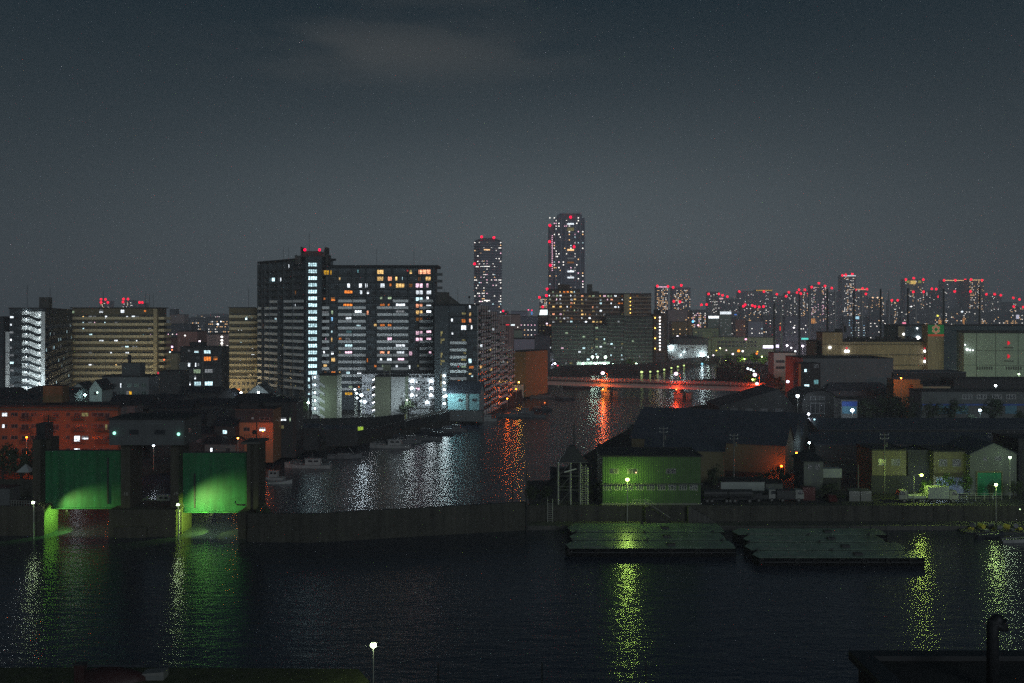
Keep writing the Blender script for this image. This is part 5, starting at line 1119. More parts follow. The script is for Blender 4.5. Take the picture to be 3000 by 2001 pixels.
# ------------------------------------------------------------------ condominiums beyond the bridge
mat('brown_wall', (0.09, 0.06, 0.045), 0.8, 0.2, 0.2); mat('brown_parapet', (0.34, 0.24, 0.17), 0.8, 0.15, 0.2)
mat('grey_green_parapet', (.14, .165, .14), .8, .25, .4); mat('grey_green_wall', (0.07, 0.08, 0.072), 0.8, 0.2, 0.2); mat('pale_pink', (0.30, 0.22, 0.21), 0.8, 0.15, 0.2); mat('pale_green_wall', (0.24, 0.30, 0.24), 0.8, 0.15, 0.2)
PALC = ('white', 'cool', 'warm', 'hot', 'orange', 'dimy', 'dimw', 'pink', 'green', 'white', 'warm')
rq = random.Random(21)
def condo(label, px0, px1, D, top, wall, par, n, lit, pal=PALC, fh=2.9, depth=14, D1=None, zb=3.0, bal=True, name='apartment_block', face='F', yd=1.0, lim=100, group=None):
    B = Bld(name, label, (px0, D), (px1, D1 or D), top, depth, zb, wall, 'apartment block', group, rim=.8)
    nf = int(B.h / fh); z00 = B.h - nf * fh
    if bal: B.balconies(0, B.L, [z00 + fh * i for i in range(nf)], yd, par, 1.0, [B.L * i / max(1, n // 2) for i in range(max(1, n // 2) + 1)], slab=wall)
    for f in range(nf):
        for i in range(n):
            c = B.L * (i + .5) / n; w_ = B.L / n * .62; q = rq.random()
            k = rq.choice(pal) if q < lit else 'dark'
            if k == 'dark' and rq.random() < .4: continue
            B.win(c - w_ / 2, c + w_ / 2, z00 + fh * f + .3, z00 + fh * f + 2.2, k, style='slide')
    B.flush(lim); return B
cA = condo('brown condominium block with many lit windows below the tallest tower', 1606, 1700, 800, 850, 'brown_wall', 'brown_parapet', 9, .5)
cA.part('lift_house', MB().box(8, 17, 3, 10, cA.h, cA.h + 4.6, 'brown_wall'))
cB = condo('wide brown condominium block with warm and white windows beside the river', 1690, 1830, 806, 862, 'brown_wall', 'brown_parapet', 13, .52)
cB.part('chimney_block', MB().box(cB.loc(1722, 860)[0], cB.loc(1736, 860)[0], 3, 9, cB.h, cB.h + 8, 'concrete_dark').box(cB.loc(1736, 860)[0] + .01, cB.loc(1756, 860)[0], 3, 9, cB.h, cB.h + 2.4, 'concrete_dark'))
cC = condo('brown condominium with round ended galleries at the right of the lit row', 1826, 1908, 800, 862, 'brown_wall', 'brown_parapet', 7, .05, ('dimo', 'dimw'))
cC.part('lamp_lit_side', MB().box(.5, 5, -1.2, -.02, 10, cC.h, 'tan_wall'))
for f in range(10): cC.part('gallery_lamp', MB().ball((5.4, -1.5, cC.h - 3 - f * 2.9), .35, emit('gallery_warm', (1, .6, .12), 6)))
for lab, a, c, D, t_, n, l in (('lower grey green block with a dark planted front before the brown condominiums', 1616, 1742, 785, 948, 10, .12), ('grey green block with white lit stair column in the condominium row', 1742, 1778, 783, 955, 3, .3), ('dim middle block of the condominium row with curved balconies', 1776, 1828, 787, 925, 5, .14), ('dim right block of the condominium row over the river bend', 1828, 1912, 786, 928, 8, .05)):
    B = condo(lab, a, c, D, t_, 'grey_green_wall', 'grey_green_parapet', n, l, ('white', 'cool', 'green', 'dimw', 'dimy', 'pink'))
s = condo('narrow brown tower with a column of round white lamps on its face', 1915, 1953, 792, 922, 'brown_wall', 'brown_parapet', 1, 0, bal=False)
for i in range(11):
    x, z = s.loc(1933, 930 + i * 9.4); s.part('gallery_lamp', MB().ball((x, -.4, z), .62, emit('gallery_white', (.95, .9, .85), 4))); 
    if i in (0, 3, 6, 9): x, z = s.loc(1919, 931 + i * 10); s.part('gallery_lamp', MB().ball((x, -.4, z), .5, 'gallery_warm'))
s.part('lift_house', MB().box(1, 6, 2, 8, s.h, s.h + 4, 'roof_dark'))
# forecourt lamps of that row
QQ = (('violet white lamp left of the condominium forecourt', 1594, 1065), ('white lamp second from left in the condominium forecourt', 1617, 1068), ('white lamp third from left in the condominium forecourt', 1625, 1066), ('white lamp over the condominium entrance canopy', 1736, 1046), ('white lamp at the left of the condominium entrance', 1750, 1046), ('white lamp at the right of the condominium entrance', 1774, 1046), ('low white lamp in front of the entrance canopy', 1746, 1067), ('low white lamp right of the entrance canopy', 1771, 1066), ('small white lamp at the right of the condominium forecourt', 1796, 1068), ('yellowish lamp on the river terrace', 1864, 1066), ('pink white lamp above the river terrace cars', 1708, 1066))
for i, (l, px, py) in enumerate(QQ): lamp(l, px, py, 752 if px < 1800 else 772, 3.2, (.62, .9, .72) if i > 2 else (.75, .75, 1), 2600 if i > 2 else 1500, .95 if i in (0, 2, 3, 5, 7) else .7)
for l, px, c in (('left red tail light on the river road', 1874, 0), ('red tail light third from right on the river road', 1891, 0), ('red tail light second from right on the river road', 1900, 0), ('orange tail light at the right end of the river road queue', 1908, 1)): lamp(l, px, 1072, 775, 3.0, (1, .12 + .3 * c, .05), 0, .7, see=3, head=False, name='tail_light')
s = Bld('canopy', 'white lit entrance canopy of the condominiums', (1690, 760), (1786, 760), 1060, 4, 3, 'white_paint', 'canopy', rim=.2)
# towers beyond
def tower(name, label, px0, px1, D, top, wall, depth=None, lit=50, pal=('dot',), crown=None, reds=(), shape=None, ws=2.4, wh=1.9, nf=None, nc=None, group=None, zb=3, yscale=1.0, belt=None, seed=0):
    B = Bld(name, label, (px0, D), (px1, D), top, depth or max(18, (px1 - px0) * D / F * .7), zb, wall, 'tower', group, rim=.6, over=0, body=shape is None)
    if shape: shape(B)
    r = random.Random(int(px0 * 7 + D) + seed)
    nc = nc or max(3, int(B.L / 3.2)); floors = nf or max(4, int((B.h - 15) / 3.3)); fh = (B.h - 6) / floors
    cells = [(i, f) for i in range(nc) for f in range(floors) if B.zb + f * fh > H - (25 if D > 2550 else 85) * D / F]
    r.shuffle(cells); s = D / F
    col = [r.random() for _ in range(nc)]
    cells = sorted(cells, key=lambda c: r.random() + .5 * col[c[0]])[:lit]
    for i, f in cells:
        x = B.L * (i + .5) / nc; z = 2 + f * fh; w_ = min(ws * s, B.L / nc * .95) / 2; B.win(x - w_, x + w_, z, z + wh * s, r.choice(pal), style='dot')
    if crown:
        k, hh = crown; B.win(.3, B.L - .3, B.h - hh * s - .4, B.h - .4, k, style='dot', y=-.05)
    for (px, py) in reds: B.redpx(px, py, 3.7 * s)
    return B
mat('tower_grey', (0.16, 0.165, 0.21), 0.8, 0.2, 0.05); mat('tower_band', (0.30, 0.30, 0.37), 0.8, 0.1, 0.1); mat('tower_dark', (0.085, 0.09, 0.11), 0.8, 0.2, 0.05); mat('tower_pink', (0.20, 0.14, 0.14), 0.8, 0.2, 0.05)
def octo(B):
    L, c, d = B.L, B.L * .22, B.L * .9
    pl = [(c, 0), (L - c, 0), (L, c), (L, d - c), (L - c, d), (c, d), (0, d - c), (0, c)]
    hs = B.h - 9 * B.D / F
    b = MB(); b.prism(pl, -1, hs, 'tower_grey'); b.prism([(L / 2 + (p[0] - L / 2) * .98, d / 2 + (p[1] - d / 2) * .98) for p in pl], hs, hs + .4, 'tower_dark'); B.wall = b.build('wall', B.root)
    n = 38
    for f in range(n): B.part('balcony_ring', MB().prism([(L / 2 + (p[0] - L / 2) * 1.05, d / 2 + (p[1] - d / 2) * 1.05) for p in pl], hs * f / n, hs * f / n + 1.3, 'tower_band'))
    k = len(pl); b = MB(); b.add([(p[0], p[1], hs + .4) for p in pl] + [(L / 2 + (p[0] - L / 2) * .5, d / 2 + (p[1] - d / 2) * .5, B.h) for p in pl], [tuple(range(k, 2 * k))] + [(i, (i + 1) % k, k + (i + 1) % k, k + i) for i in range(k)], 'tower_grey'); B.part('roof', b)
PT = ('dot', 'dot', 'dot', 'doto', 'dotp', 'dot', 'cool')
t1 = tower('tower', 'slim round shouldered tower standing alone left of the tallest tower', 1389, 1469, 1450, 696, 'tower_grey', shape=octo, lit=130, pal=PT, nf=38, nc=18, ws=3.1, wh=2.5, reds=((1411, 694), (1447, 696), (1390, 773)))
for z in range(4): t1.win(t1.L * .36, t1.L * .58, t1.h * (.88, .72, .40, .30)[z], t1.h * (.88, .72, .40, .30)[z] + 1.4, ('doto', 'dot', 'dot', 'white')[z], style='dot', y=-.1)
def tall(B):
    L, d = B.L, B.L * .8; h = B.h; s = B.D / F
    b = MB(); b.box(L * .17, L, 0, d, -1, h - 15 * s, 'tower_grey'); b.box(0, L * .17, 3, d - 3, -1, h - 36 * s, 'tower_grey'); b.box(L * .25, L * .92, 4, d - 4, h - 15 * s, h - 4 * s, 'tower_grey'); B.wall = b.build('wall', B.root)
    B.part('crown', MB().box(L * .30, L * .42, 2, d - 6, h - 4 * s, h, 'tower_band').box(L * .42, L * .78, 6, d - 6, h - 4 * s, h - .5, mat('crown_red', (.25, .12, .14), .8, .1)).box(L * .78, L * .88, 2, d - 6, h - 4 * s, h, 'tower_band'))
    for x in (.17, .33, .46, .74, .86, .985): B.part('pilaster', MB().box(L * x - .7, L * x + .7, -1.2, -.02, -1, h - 16 * s, 'tower_band'))
    n = 44
    for f in range(n): B.part('balcony', MB().box(L * .47, L * .73, -1.5, -.03, (h - 18 * s) * f / n, (h - 18 * s) * f / n + 1.1, 'tower_band'))
t2_ = tower('tower', 'tallest tower of the skyline with a stepped crown and red aircraft lights', 1609, 1714, 1400, 623, 'tower_grey', shape=tall, lit=140, pal=PT, nf=46, nc=24, ws=3.2, wh=3.0)
for px, py in ((1672, 636), (1611, 660), (1682, 723), (1610, 708), (1612, 777), (1603, 847), (1601, 866)): t2_.redpx(px, py, 1.75)
for (py, k) in ((656, 'white'), (669, 'dimy'), (674, 'dimy'), (732, 'doto'), (757, 'dimw'), (769, 'dimo'), (795, 'white'), (813, 'white')): a = t2_.loc(1662, py); t2_.win(a[0], a[0] + 9, a[1] - 1.2, a[1] + 1.0, k, style='dot', y=-1.55)
for i in range(18): a = t2_.loc(1618, 690 + i * 6.0); t2_.win(a[0] - .5, a[0] + .5, a[1] - .6, a[1] + .6, 'dotp', style='dot', y=2.9)
SK = [  # label, px0, px1, D, top, wall, lit, palette, crown, reds
 ('slim lit tower close to the left foot of the tallest tower', 1581, 1603, 2600, 869, 'tower_grey', 34, ('doto', 'dot'), None, ((1580, 871), (1590, 899))),
 ('far tower with two bright white roof lines in the twin pair right of the condominiums', 1924, 1957, 2600, 839, 'tower_grey', 60, ('doto', 'dot', 'doto'), ('dotp', 2.5), ((1926, 838), (1957, 839), (1974, 883))),
 ('broad far tower of the twin pair dotted with warm windows', 1970, 2023, 2600, 843, 'tower_grey', 90, ('doto', 'dot', 'doto'), None, ((1972, 842), (1996, 836), (1992, 884))),
 ('far dim tower with amber corner lights left of the long roofline', 2075, 2108, 3400, 855, 'tower_dark', 30, ('dot', 'dimy'), None, ((2076, 861), (2106, 861), (2055, 893), (2070, 892))),
 ('far low tower with a red white sign strip', 2108, 2164, 3400, 874, 'tower_dark', 26, ('dimw', 'dot'), ('dimw', 1.2), ((2117, 865), (2131, 869))),
 ('far grey slab tower right of the red white strip', 2165, 2214, 3500, 853, 'tower_grey', 22, ('dimy', 'dot'), None, ((2166, 854),)),
 ('far slab tower with a yellow double roof line', 2215, 2263, 3500, 849, 'tower_grey', 24, ('dimy', 'dot'), ('yellow', 3.0), ((2238, 854),)),
 ('dark broad tower with a row of red lights before the yellow lined slab', 2172, 2240, 2700, 896, 'tower_dark', 20, ('dimw', 'dot', 'doto'), None, ((2178, 897), (2183, 893), (2204, 895), (2212, 898), (2224, 899), (2237, 898))),
 ('far tower with pink white roof lights right of the yellow line', 2264, 2300, 3600, 866, 'tower_dark', 20, ('dot', 'dimy'), None, ((2276, 862), (2303, 868))),
 ('far tower with four red roof lights left of the stepped cluster', 2303, 2335, 3600, 858, 'tower_dark', 22, ('dot', 'dimy'), None, ((2311, 856), (2335, 857))),
 ('far tower with red lights on its roof corners before the golf poles', 2336, 2372, 3600, 852, 'tower_grey', 30, ('dot', 'doto'), None, ((2341, 849), (2358, 849), (2346, 860), (2368, 860))),
 ('far tower with a ragged lit top and three red lights', 2377, 2420, 3300, 836, 'tower_grey', 48, ('dot', 'doto', 'dotp'), None, ((2378, 841), (2399, 830), (2417, 838))),
 ('dim far block between the ragged topped tower and the white crowned one', 2420, 2466, 3600, 852, 'tower_dark', 22, ('dot', 'dimw'), ('dimw', 1.5), ((2437, 844), (2460, 879), (2469, 852))),
 ('far tower with a thin bright white crown, highest of the right hand skyline', 2467, 2507, 3200, 806, 'tower_grey', 80, ('dot', 'doto', 'dot'), ('white', 3.0), ((2468, 807), (2497, 803), (2478, 805))),
 ('far block with an orange red roof line beside the white crowned tower', 2505, 2542, 3300, 846, 'tower_grey', 24, ('dot', 'dimy', 'doto'), ('hot', 3.0), ((2506, 849), (2527, 845), (2540, 847), (2537, 861))),
 ('far block with three glaring orange white roof lamps', 2551, 2590, 3400, 872, 'tower_dark', 24, ('doto', 'dimy', 'dot'), None, ()),
 ('far dark block with red lights between the orange lamps and the yellow crowned tower', 2608, 2648, 3400, 880, 'tower_dark', 20, ('dot', 'doto'), None, ((2613, 880), (2630, 880), (2646, 881))),
 ('far tower with a yellow lit crown and twin golden lamps', 2652, 2707, 3200, 818, 'tower_grey', 60, ('doto', 'dimy', 'dot'), None, ((2654, 819), (2677, 815), (2705, 819), (2676, 855), (2706, 855))),
 ('far wide dim block right of the yellow crowned tower', 2708, 2750, 3300, 852, 'tower_dark', 26, ('dimw', 'dot'), None, ((2730, 846), (2743, 847), (2750, 869), (2757, 871))),
 ('far wide tower with an orange roof line, left of the joined pair', 2765, 2838, 3200, 820, 'tower_grey', 36, ('dimw', 'dot', 'dimy'), ('doto', 2.2), ((2766, 821), (2799, 821), (2828, 820), (2797, 854), (2828, 856))),
 ('far tower striped with columns of orange light, right of the joined pair', 2840, 2882, 3150, 819, 'tower_pink', 70, ('doto', 'dot', 'doto'), ('doto', 2.0), ((2845, 819), (2877, 821), (2843, 854))),
 ('far dim tower with lit top floors right of the joined pair', 2884, 2934, 3500, 863, 'tower_dark', 30, ('dimy', 'dot', 'dimw'), None, ((2890, 862), (2914, 862), (2932, 865))),
 ('far low tower near the right edge with red lights', 2950, 2980, 3600, 885, 'tower_dark', 16, ('doto', 'dot'), None, ((2970, 898), (2987, 877))),
 ('far low tower cut by the right edge', 2984, 3030, 3600, 897, 'tower_dark', 16, ('doto', 'dot'), None, ((2974, 918), (2998, 900))),
 ('far small tower with red lights left of two behind the tan block', 291, 319, 3000, 882, 'tower_grey', 18, ('dot', 'doto'), None, ((296, 877), (309, 877), (296, 886), (316, 886))),
 ('far small tower with red lights right of two behind the tan block', 359, 388, 3000, 880, 'tower_grey', 20, ('dot', 'doto'), None, ((362, 876), (375, 876), (360, 885))),
 ('far small tower with two faint red lights behind the tan block roof', 404, 422, 3000, 888, 'tower_dark', 8, ('dot', 'doto'), None, ((409, 886), (417, 886))),
]
for (lab, a, c, D, t_, wl, lt, pl_, cr, rd) in SK: tower('tower', lab, a, c, D, t_, wl, 40, min(100, int(lt * 1.6)), pl_, cr, rd)
def mid(label, a, c, D, t_, wl, lit, pal, zb=3, cat='building', name='office_block', nc=None, crown=None, depth=20, reds=(), wd=2.6, nf=None):
    lit = int(lit * 1.4)
    return tower(name, label, a, c, D, t_, wl, depth, lit, pal, crown, reds, None, wd, 2.2, nf, nc, zb=zb)
MID = [
 ('white crowned block with a bright lit parapet, taller of two', 2109, 2143, 1500, 912, 'pale_green_wall', 10, ('dimw',), ('white', 8)), ('white crowned block with a bright lit parapet, lower of two', 2075, 2107, 1450, 925, 'pale_green_wall', 5, ('dimw',), ('white', 7)),
 ('dark grey long block with dotted windows beyond the condominium row', 1957, 2014, 1300, 908, 'pale_pink', 8, ('doto', 'dimo')), ('ochre lit block below the twin towers', 1968, 2016, 1200, 943, 'ochre_wall', 12, ('doto', 'dimy')),
 ('dark brown block with warm dots behind the ochre lit block', 2014, 2030, 1300, 912, 'brown_wall', 8, ('doto',)), ('far low block dotted with orange and white lights below the twin towers', 2024, 2068, 2200, 908, 'tower_dark', 36, ('doto', 'dot', 'dotp')),
 ('reddish block with a railing of orange lights', 2155, 2184, 1400, 936, mat('red_brown', (.30, .12, .09), .8, .2, .1), 8, ('dimo', 'doto')), ('grey pillared block beside the reddish block', 2192, 2236, 1400, 942, 'tower_band', 8, ('dot', 'cool')),
 ('dark blue grey block with white dots left of the reddish block', 2143, 2158, 1500, 930, 'tower_dark', 4, ('dot',)), ('dim long block behind the golf range', 2236, 2330, 1700, 925, 'tower_dark', 22, ('dot', 'dimw', 'doto', 'red')),
 ('long hazy grey block behind the golf range poles', 2300, 2376, 1600, 927, 'tower_grey', 10, ('dimw', 'dot')), ('dim block with a blue white sign glow behind the poles', 2470, 2550, 1900, 926, 'tower_dark', 26, ('dimy', 'dot', 'blue', 'cool')),
 ('dark long block behind the golf range on the right', 2548, 2620, 1700, 925, 'tower_dark', 16, ('dot', 'doto')), ('far dim block behind the flower sign', 2640, 2760, 2300, 905, 'tower_dark', 40, ('dot', 'doto', 'dimy', 'dimw')),
 ('far dim block below the joined pair', 2762, 2870, 2400, 905, 'tower_dark', 40, ('doto', 'dot', 'dimy')), ('low far city block dotted with orange lights at the right edge', 2868, 3020, 2500, 915, 'tower_dark', 44, ('doto', 'dot', 'doto')),
 ('low dark block left of the slim tower foot', 1466, 1490, 1500, 912, 'tower_dark', 3, ('dimw',)), ('grey block with a long flat roof left of the white billboard', 1497, 1546, 1200, 912, 'tower_band', 4, ('dimw', 'dot')),
 ('grey block dotted with lit windows left of the white billboard', 1522, 1582, 1100, 928, 'tower_grey', 18, ('dot', 'dotp', 'doto')), ('brown block carrying the white billboard', 1577, 1608, 900, 925, 'brown_wall', 8, ('doto', 'dimy')),
 ('pinkish block with a steel roof frame behind the stepped block', 1460, 1525, 700, 922, 'pale_pink', 16, ('dotp', 'hot', 'dot')), ('blank pink grey block behind the ochre warehouse', 1462, 1506, 640, 952, 'pale_pink', 1, ('dimw',)),
 ('pale green blank block beside the pink grey block', 1504, 1530, 660, 968, 'pale_green_wall', 1, ('dimw',)), ('grey block with two lit windows above the ochre warehouse', 1506, 1566, 640, 994, 'tower_band', 4, ('yellow', 'dimw')),
 ('dark block with scattered white lights left of the condominium row', 1566, 1612, 700, 985, 'tower_dark', 14, ('dot', 'dimw', 'cool')), ('low white walled block at the left of the condominium forecourt', 1588, 1622, 760, 1035, 'grey_green_wall', 3, ('dimy',)),
]
for i, q in enumerate(MID): mid(q[0], q[1], q[2], q[3], q[4], q[5], q[6], q[7], crown=q[8] if len(q) > 8 else None)
rz_ = random.Random(5)
for i in range(34):
    px = rz_.uniform(2060, 2990) if i < 26 else rz_.uniform(540, 668); wpx = rz_.uniform(14, 46); D = rz_.uniform(3700, 4200)
    tower('far_block', 'dim far city block dotted with tiny lights on the right horizon' if i < 26 else 'dim far city block dotted with tiny lights on the left horizon', px, px + wpx, D, rz_.uniform(872, 915) if i < 26 else rz_.uniform(918, 928), 'tower_dark', 40, int(wpx * .7), ('dot', 'doto', 'dimw', 'dotp', 'dimy'), None, ((px + 2, rz_.uniform(872, 900)),) if i < 26 and i % 2 else (), group='far blocks along the right horizon' if i < 26 else 'far blocks along the left horizon')
# lit bill board on the brown block
bb = thing('billboard', 'glowing white billboard on the brown block left of the condominiums', 'billboard', (X(1580, 896), 896, Zp(926, 896)))
wb_ = X(1607, 896) - X(1580, 896); hb = Zp(908, 896) - Zp(923, 896)
MB().add([(0, -.05, 1.0), (wb_ - 1, -.05, 1.0), (wb_, -.05, 1.0 + hb), (1, -.05, 1.0 + hb)], [(0, 1, 2, 3)], emit('board_white', (.85, 1, 1), 1.8)).build('panel', bb); MB().box(1, 1.3, .0, .4, 0, hb, 'steel_dark').box(wb_ - 1.6, wb_ - 1.3, 0, .4, 0, hb, 'steel_dark').build('frame', bb)
rf = thing('roof_frame', 'white steel sign frame standing on the blank pink grey block', 'steel frame', (X(1456, 640), 640, Zp(954, 640)))
b = MB(); wf = X(1495, 640) - X(1456, 640); hf_ = 30 * 640 / F
for x in (0, wf * .42, wf): b.box(x - .12, x + .12, -.12, .12, 0, hf_, 'steel_white')
b.box(-.12, wf + .12, -.12, .12, hf_, hf_ + .25, 'steel_white'); b.build('frame', rf)
# left suburbs between the tan blocks
SUB = [
 ('far dark blank tower with a brown base between the tan blocks', 497, 512, 1500, 906, 'tower_dark', 0, ('dot',)), ('far brown block below the blank tower', 497, 540, 1480, 922, 'pale_pink', 6, ('dotp', 'dot')),
 ('far row of dotted blocks on the left horizon', 540, 600, 1900, 932, 'tower_dark', 30, ('dot', 'dimw', 'doto')), ('far row of dotted blocks right of the left horizon gap', 600, 672, 2000, 930, 'tower_dark', 34, ('dot', 'doto', 'dimw')),
 ('dark house cluster block under the brown far block', 487, 560, 900, 950, 'tower_dark', 8, ('dot', 'dotp')), ('rose lit block with a dark pitched roof between the tan blocks', 520, 578, 640, 972, mat('rose_wall', (.33, .17, .15), .8, .2, .2), 4, ('dotp',)),
 ('pinkish block with a column of white lamps beside the narrow tan block', 606, 672, 620, 980, 'pale_pink', 0, ('dot',)), ('dark brick block left of the rose lit block', 487, 530, 700, 990, mat('brick_dark', (.16, .07, .06), .8, .2, .2), 6, ('dotp', 'red')),
 ('dark low block before the narrow tan block', 640, 676, 520, 1030, 'tower_dark', 4, ('dimw', 'dimo')), ('olive lit block behind the black office block', 480, 520, 560, 1036, 'tan_wall', 1, ('dimw',)),
]
for q in SUB: mid(q[0], q[1], q[2], q[3], q[4], q[5], q[6], q[7])
for i, (px, py) in enumerate(((650, 987), (650, 997), (650, 1006), (650, 1015), (650, 1025), (666, 1015))): lamp('round white landing lamp on the pinkish block left of the narrow tan block', px, py, 612, Zp(py, 612) - .5, (1, .95, .9), 0, .75, head=False, name='landing_light', group='landing lamps of the pinkish block', see=3)

# ------------------------------------------------------------------ right bank, factories
mat('factory_beige', (0.34, 0.28, 0.17), 0.85, 0.35, 0.15, 0.75); mat('cold_wall', (0.34, 0.42, 0.34), 0.8, 0.15, 0.15, 0.3); mat('slate_wall', (0.12, 0.14, 0.15), 0.8, 0.12, 0.1, 0.3); mat('teal_wall', (0.07, 0.10, 0.11), 0.8, 0.15, 0.1)
fb = Bld('factory', 'stained beige factory with a rusty roofline and a pipe stack at its left', (2408, 560), (2722, 560), 1002, 30, 3, 'factory_beige', 'factory', rim=.6)
a = fb.loc(2408, 974); c = fb.loc(2467, 974)
fb.part('stair_tower', MB().box(0, c[0], -.8, 10, -1, a[1], 'factory_beige').box(-.2, c[0] + .2, -1, 10.2, a[1], a[1] + .4, 'roof_dark'))
b = MB()
for i in range(26): x = c[0] + 1 + i * 1.72; hh = rq.uniform(.6, 2.4); b.box(x, x + 1.3, 2, 5, fb.h + .1, fb.h + hh + .6, 'roof_dark')
fb.part('roof_units', b)['kind'] = 'stuff'
fb.part('stack', MB().tube([(14, 4, a[1]), (14, 4, a[1] + 3.5)], .7, 'roof_dark', 10).tube([(13.2, 4, a[1] + 3.5), (13.2, 4, a[1] + 5.0)], .25, 'roof_dark', 6).box(9, 12, 2, 6, a[1] + .4, a[1] + 2, 'roof_dark'))
for py in (1009, 1040, 1070): x, z = fb.loc(2500, py); fb.part('ledge', MB().box(0, fb.L, -1.1, -.81, z, z + .25, 'concrete_dark'))
for px, py in ((2431, 1018), (2477, 1029), (2484, 1029), (2709, 1029), (2709, 1059)):
    x, z = fb.loc(px, py, -1); fb.part('wall_lamp', MB().ball((x, -1.3, z), .75, emit('factory_lamp', (.9, .95, 1), 5)))
for px, py in ((2480, 1020), (2709, 1021), (2709, 1050)): x, z = fb.loc(px, py, -1); fb.part('red_light', MB().ball((x, -1.3, z), .55, emit('red_glow', (1, .03, .08), .9)))
# flower sign
fs = Bld('sign_tower', 'pale tower with a green sign bearing a flower of beige dots and a red stripe', (2718, 555), (2765, 555), 951, 8, 3, 'factory_beige', 'sign', rim=.3)
s0_ = fs.loc(2718, 952); s1_ = fs.loc(2765, 985)
sg = fs.part('sign_panel', MB().box(.1, s1_[0], -.25, -.006, fs.loc(2740, 979)[1], s0_[1], emit('sign_green', (.01, .10, .03), .9)).box(.1, s1_[0], -.25, -.006, s1_[1], fs.loc(2740, 979)[1] - .01, emit('sign_red', (.35, .06, .03), .7)))
for i in range(6):
    a_ = R(90 + 60 * i); x = s1_[0] * .5 + 1.55 * math.cos(a_); z = fs.loc(2740, 965)[1] + 1.75 * math.sin(a_)
    MB().tube([(x, -.26, z), (x, -.33, z)], .82, emit('sign_beige', (.30, .20, .12), .9), 12).tube([(x, -.331, z), (x, -.36, z)], .36, emit('sign_core', (.30, .05, .03), .9), 10).build('petal', sg)
th = Bld('warehouse', 'long dark teal warehouse behind the flower sign', (2640, 640), (3100, 640), 955, 30, 3, 'teal_wall', 'warehouse', rim=.8)
th.part('end_wall', MB().box(-2, 2.2, -.6, -.006, -1, th.h - .2, 'factory_beige'))
for px, py, k in ((2646, 979, .7), (2688, 991, 1.5), (2686, 962, .5)): x, z = th.loc(px, py); th.part('wall_lamp', MB().ball((x, -.7, z), k, 'factory_lamp'))
wc = Bld('cold_store', 'pale green warehouse with a panel grid and two red drop shaped marks', (2824, 540), (3080, 528), 976, 30, 3, 'cold_wall', 'warehouse', rim=1.2)
for px in (2861, 2917, 2983): x = wc.loc(px, 1000)[0]; wc.part('panel_joint', MB().box(x - .12, x + .12, -.06, -.006, -1, wc.h, 'concrete_dark'))
for py in (1027, 1070): z = wc.loc(2900, py)[1]; wc.part('panel_joint', MB().box(0, wc.L, -.05, -.005, z - .1, z + .1, 'concrete_dark'))
for py in (1005, 1044):
    x, z = wc.loc(2954, py); o = MB(); o.add([(x - .35, -.3, z - 1.1), (x + .5, -.3, z - .55), (x + .75, -.3, z + .1), (x + .4, -.3, z + .75), (x - .35, -.3, z + 1.1), (x - .35, -.07, z - 1.1), (x + .5, -.07, z - .55), (x + .75, -.07, z + .1), (x + .4, -.07, z + .75), (x - .35, -.07, z + 1.1)], [(0, 1, 2, 3, 4)] + [(i, 5 + i, 5 + (i + 1) % 5, (i + 1) % 5) for i in range(5)], emit('red_mark', (1, .01, .04), .9)); wc.part('red_mark', o)
    x0_, z_ = wc.loc(2942, py + 14); wc.part('name_plate', MB().box(x0_, x0_ + 4.4, -.09, -.006, z_ - .2, z_ + .35, 'concrete_dark'))
for px in (2862, 2947):
    for i in range(7): x, z = wc.loc(px + i * 7, 1074); wc.part('louvre', MB().box(x, x + .6, -.1, -.006, z - 1.6, z, 'concrete_dark'))
for px, py, k in ((2833, 1024, .6), (2842, 1026, .35), (2850, 1026, .3), (2827, 1010, .3)): x, z = wc.loc(px, py); wc.part('wall_lamp', MB().ball((x, -.8, z), k, 'factory_lamp'))
gbk = Bld('grey_hall', 'large plain slate hall with faint lettering low in front of the factory', (2352, 470), (2617, 470), 1050, 30, 3, 'slate_wall', 'hall', rim=.2)
for i, (dx, w_) in enumerate(((2453, 3), (2461, 6), (2470, 6), (2479, 5), (2487, 6))):
    x0_, z_ = gbk.loc(dx, 1090); x1_, z1_ = gbk.loc(dx + w_, 1078); gbk.part('letter', MB().box(x0_, x0_ + .35, -.05, -.006, z_, z1_, 'siding_pale').box(x0_ + .36, x1_, -.05, -.006, z1_ - .35, z1_, 'siding_pale').box(x0_ + .36, x1_ - .2, -.05, -.006, (z_ + z1_) / 2 - .15, (z_ + z1_) / 2 + .15, 'siding_pale'))
gbk.part('lean_to_roof', MB().prism([(gbk.loc(2400, 1140)[0], -9), (gbk.loc(2600, 1140)[0], -9), (gbk.loc(2580, 1140)[0], -.01), (gbk.loc(2430, 1140)[0], -.01)], -1, [gbk.loc(2400, 1142)[1]] * 2 + [gbk.loc(2400, 1120)[1]] * 2, 'roof_metal'))
ob = Bld('office_block', 'dark three storey office with square white windows beside the slate hall', (2346, 455), (2404, 455), 1066, 12, 3, 'siding_dark', 'office', rim=.3)
for a, k in (((2356, 1081, 2371, 1090), 'cool'), ((2356, 1126, 2371, 1135), 'cool'), ((2384, 1112, 2398, 1126), 'teal'), ((2384, 1066, 2398, 1078), 'grey'), ((2376, 1134, 2384, 1142), 'grey')): ob.winpx(*a, k)
ob.part('orange_column', MB().box(-.9, -.02, -.3, 1, -1, ob.h, mat('orange_spill', (.5, .14, .04), .7, .15)))  # orange lamp spill put into the column's colour
wo = Bld('office', 'white two storey office with dark window bands left of the dark office', (2267, 540), (2332, 540), 1034, 12, 3, 'white_wall', 'office', rim=.3)
for py in (1055, 1073):
    for px in (2273, 2302): wo.winpx(px, py, px + 26, py + 8, 'grey', style='wide')
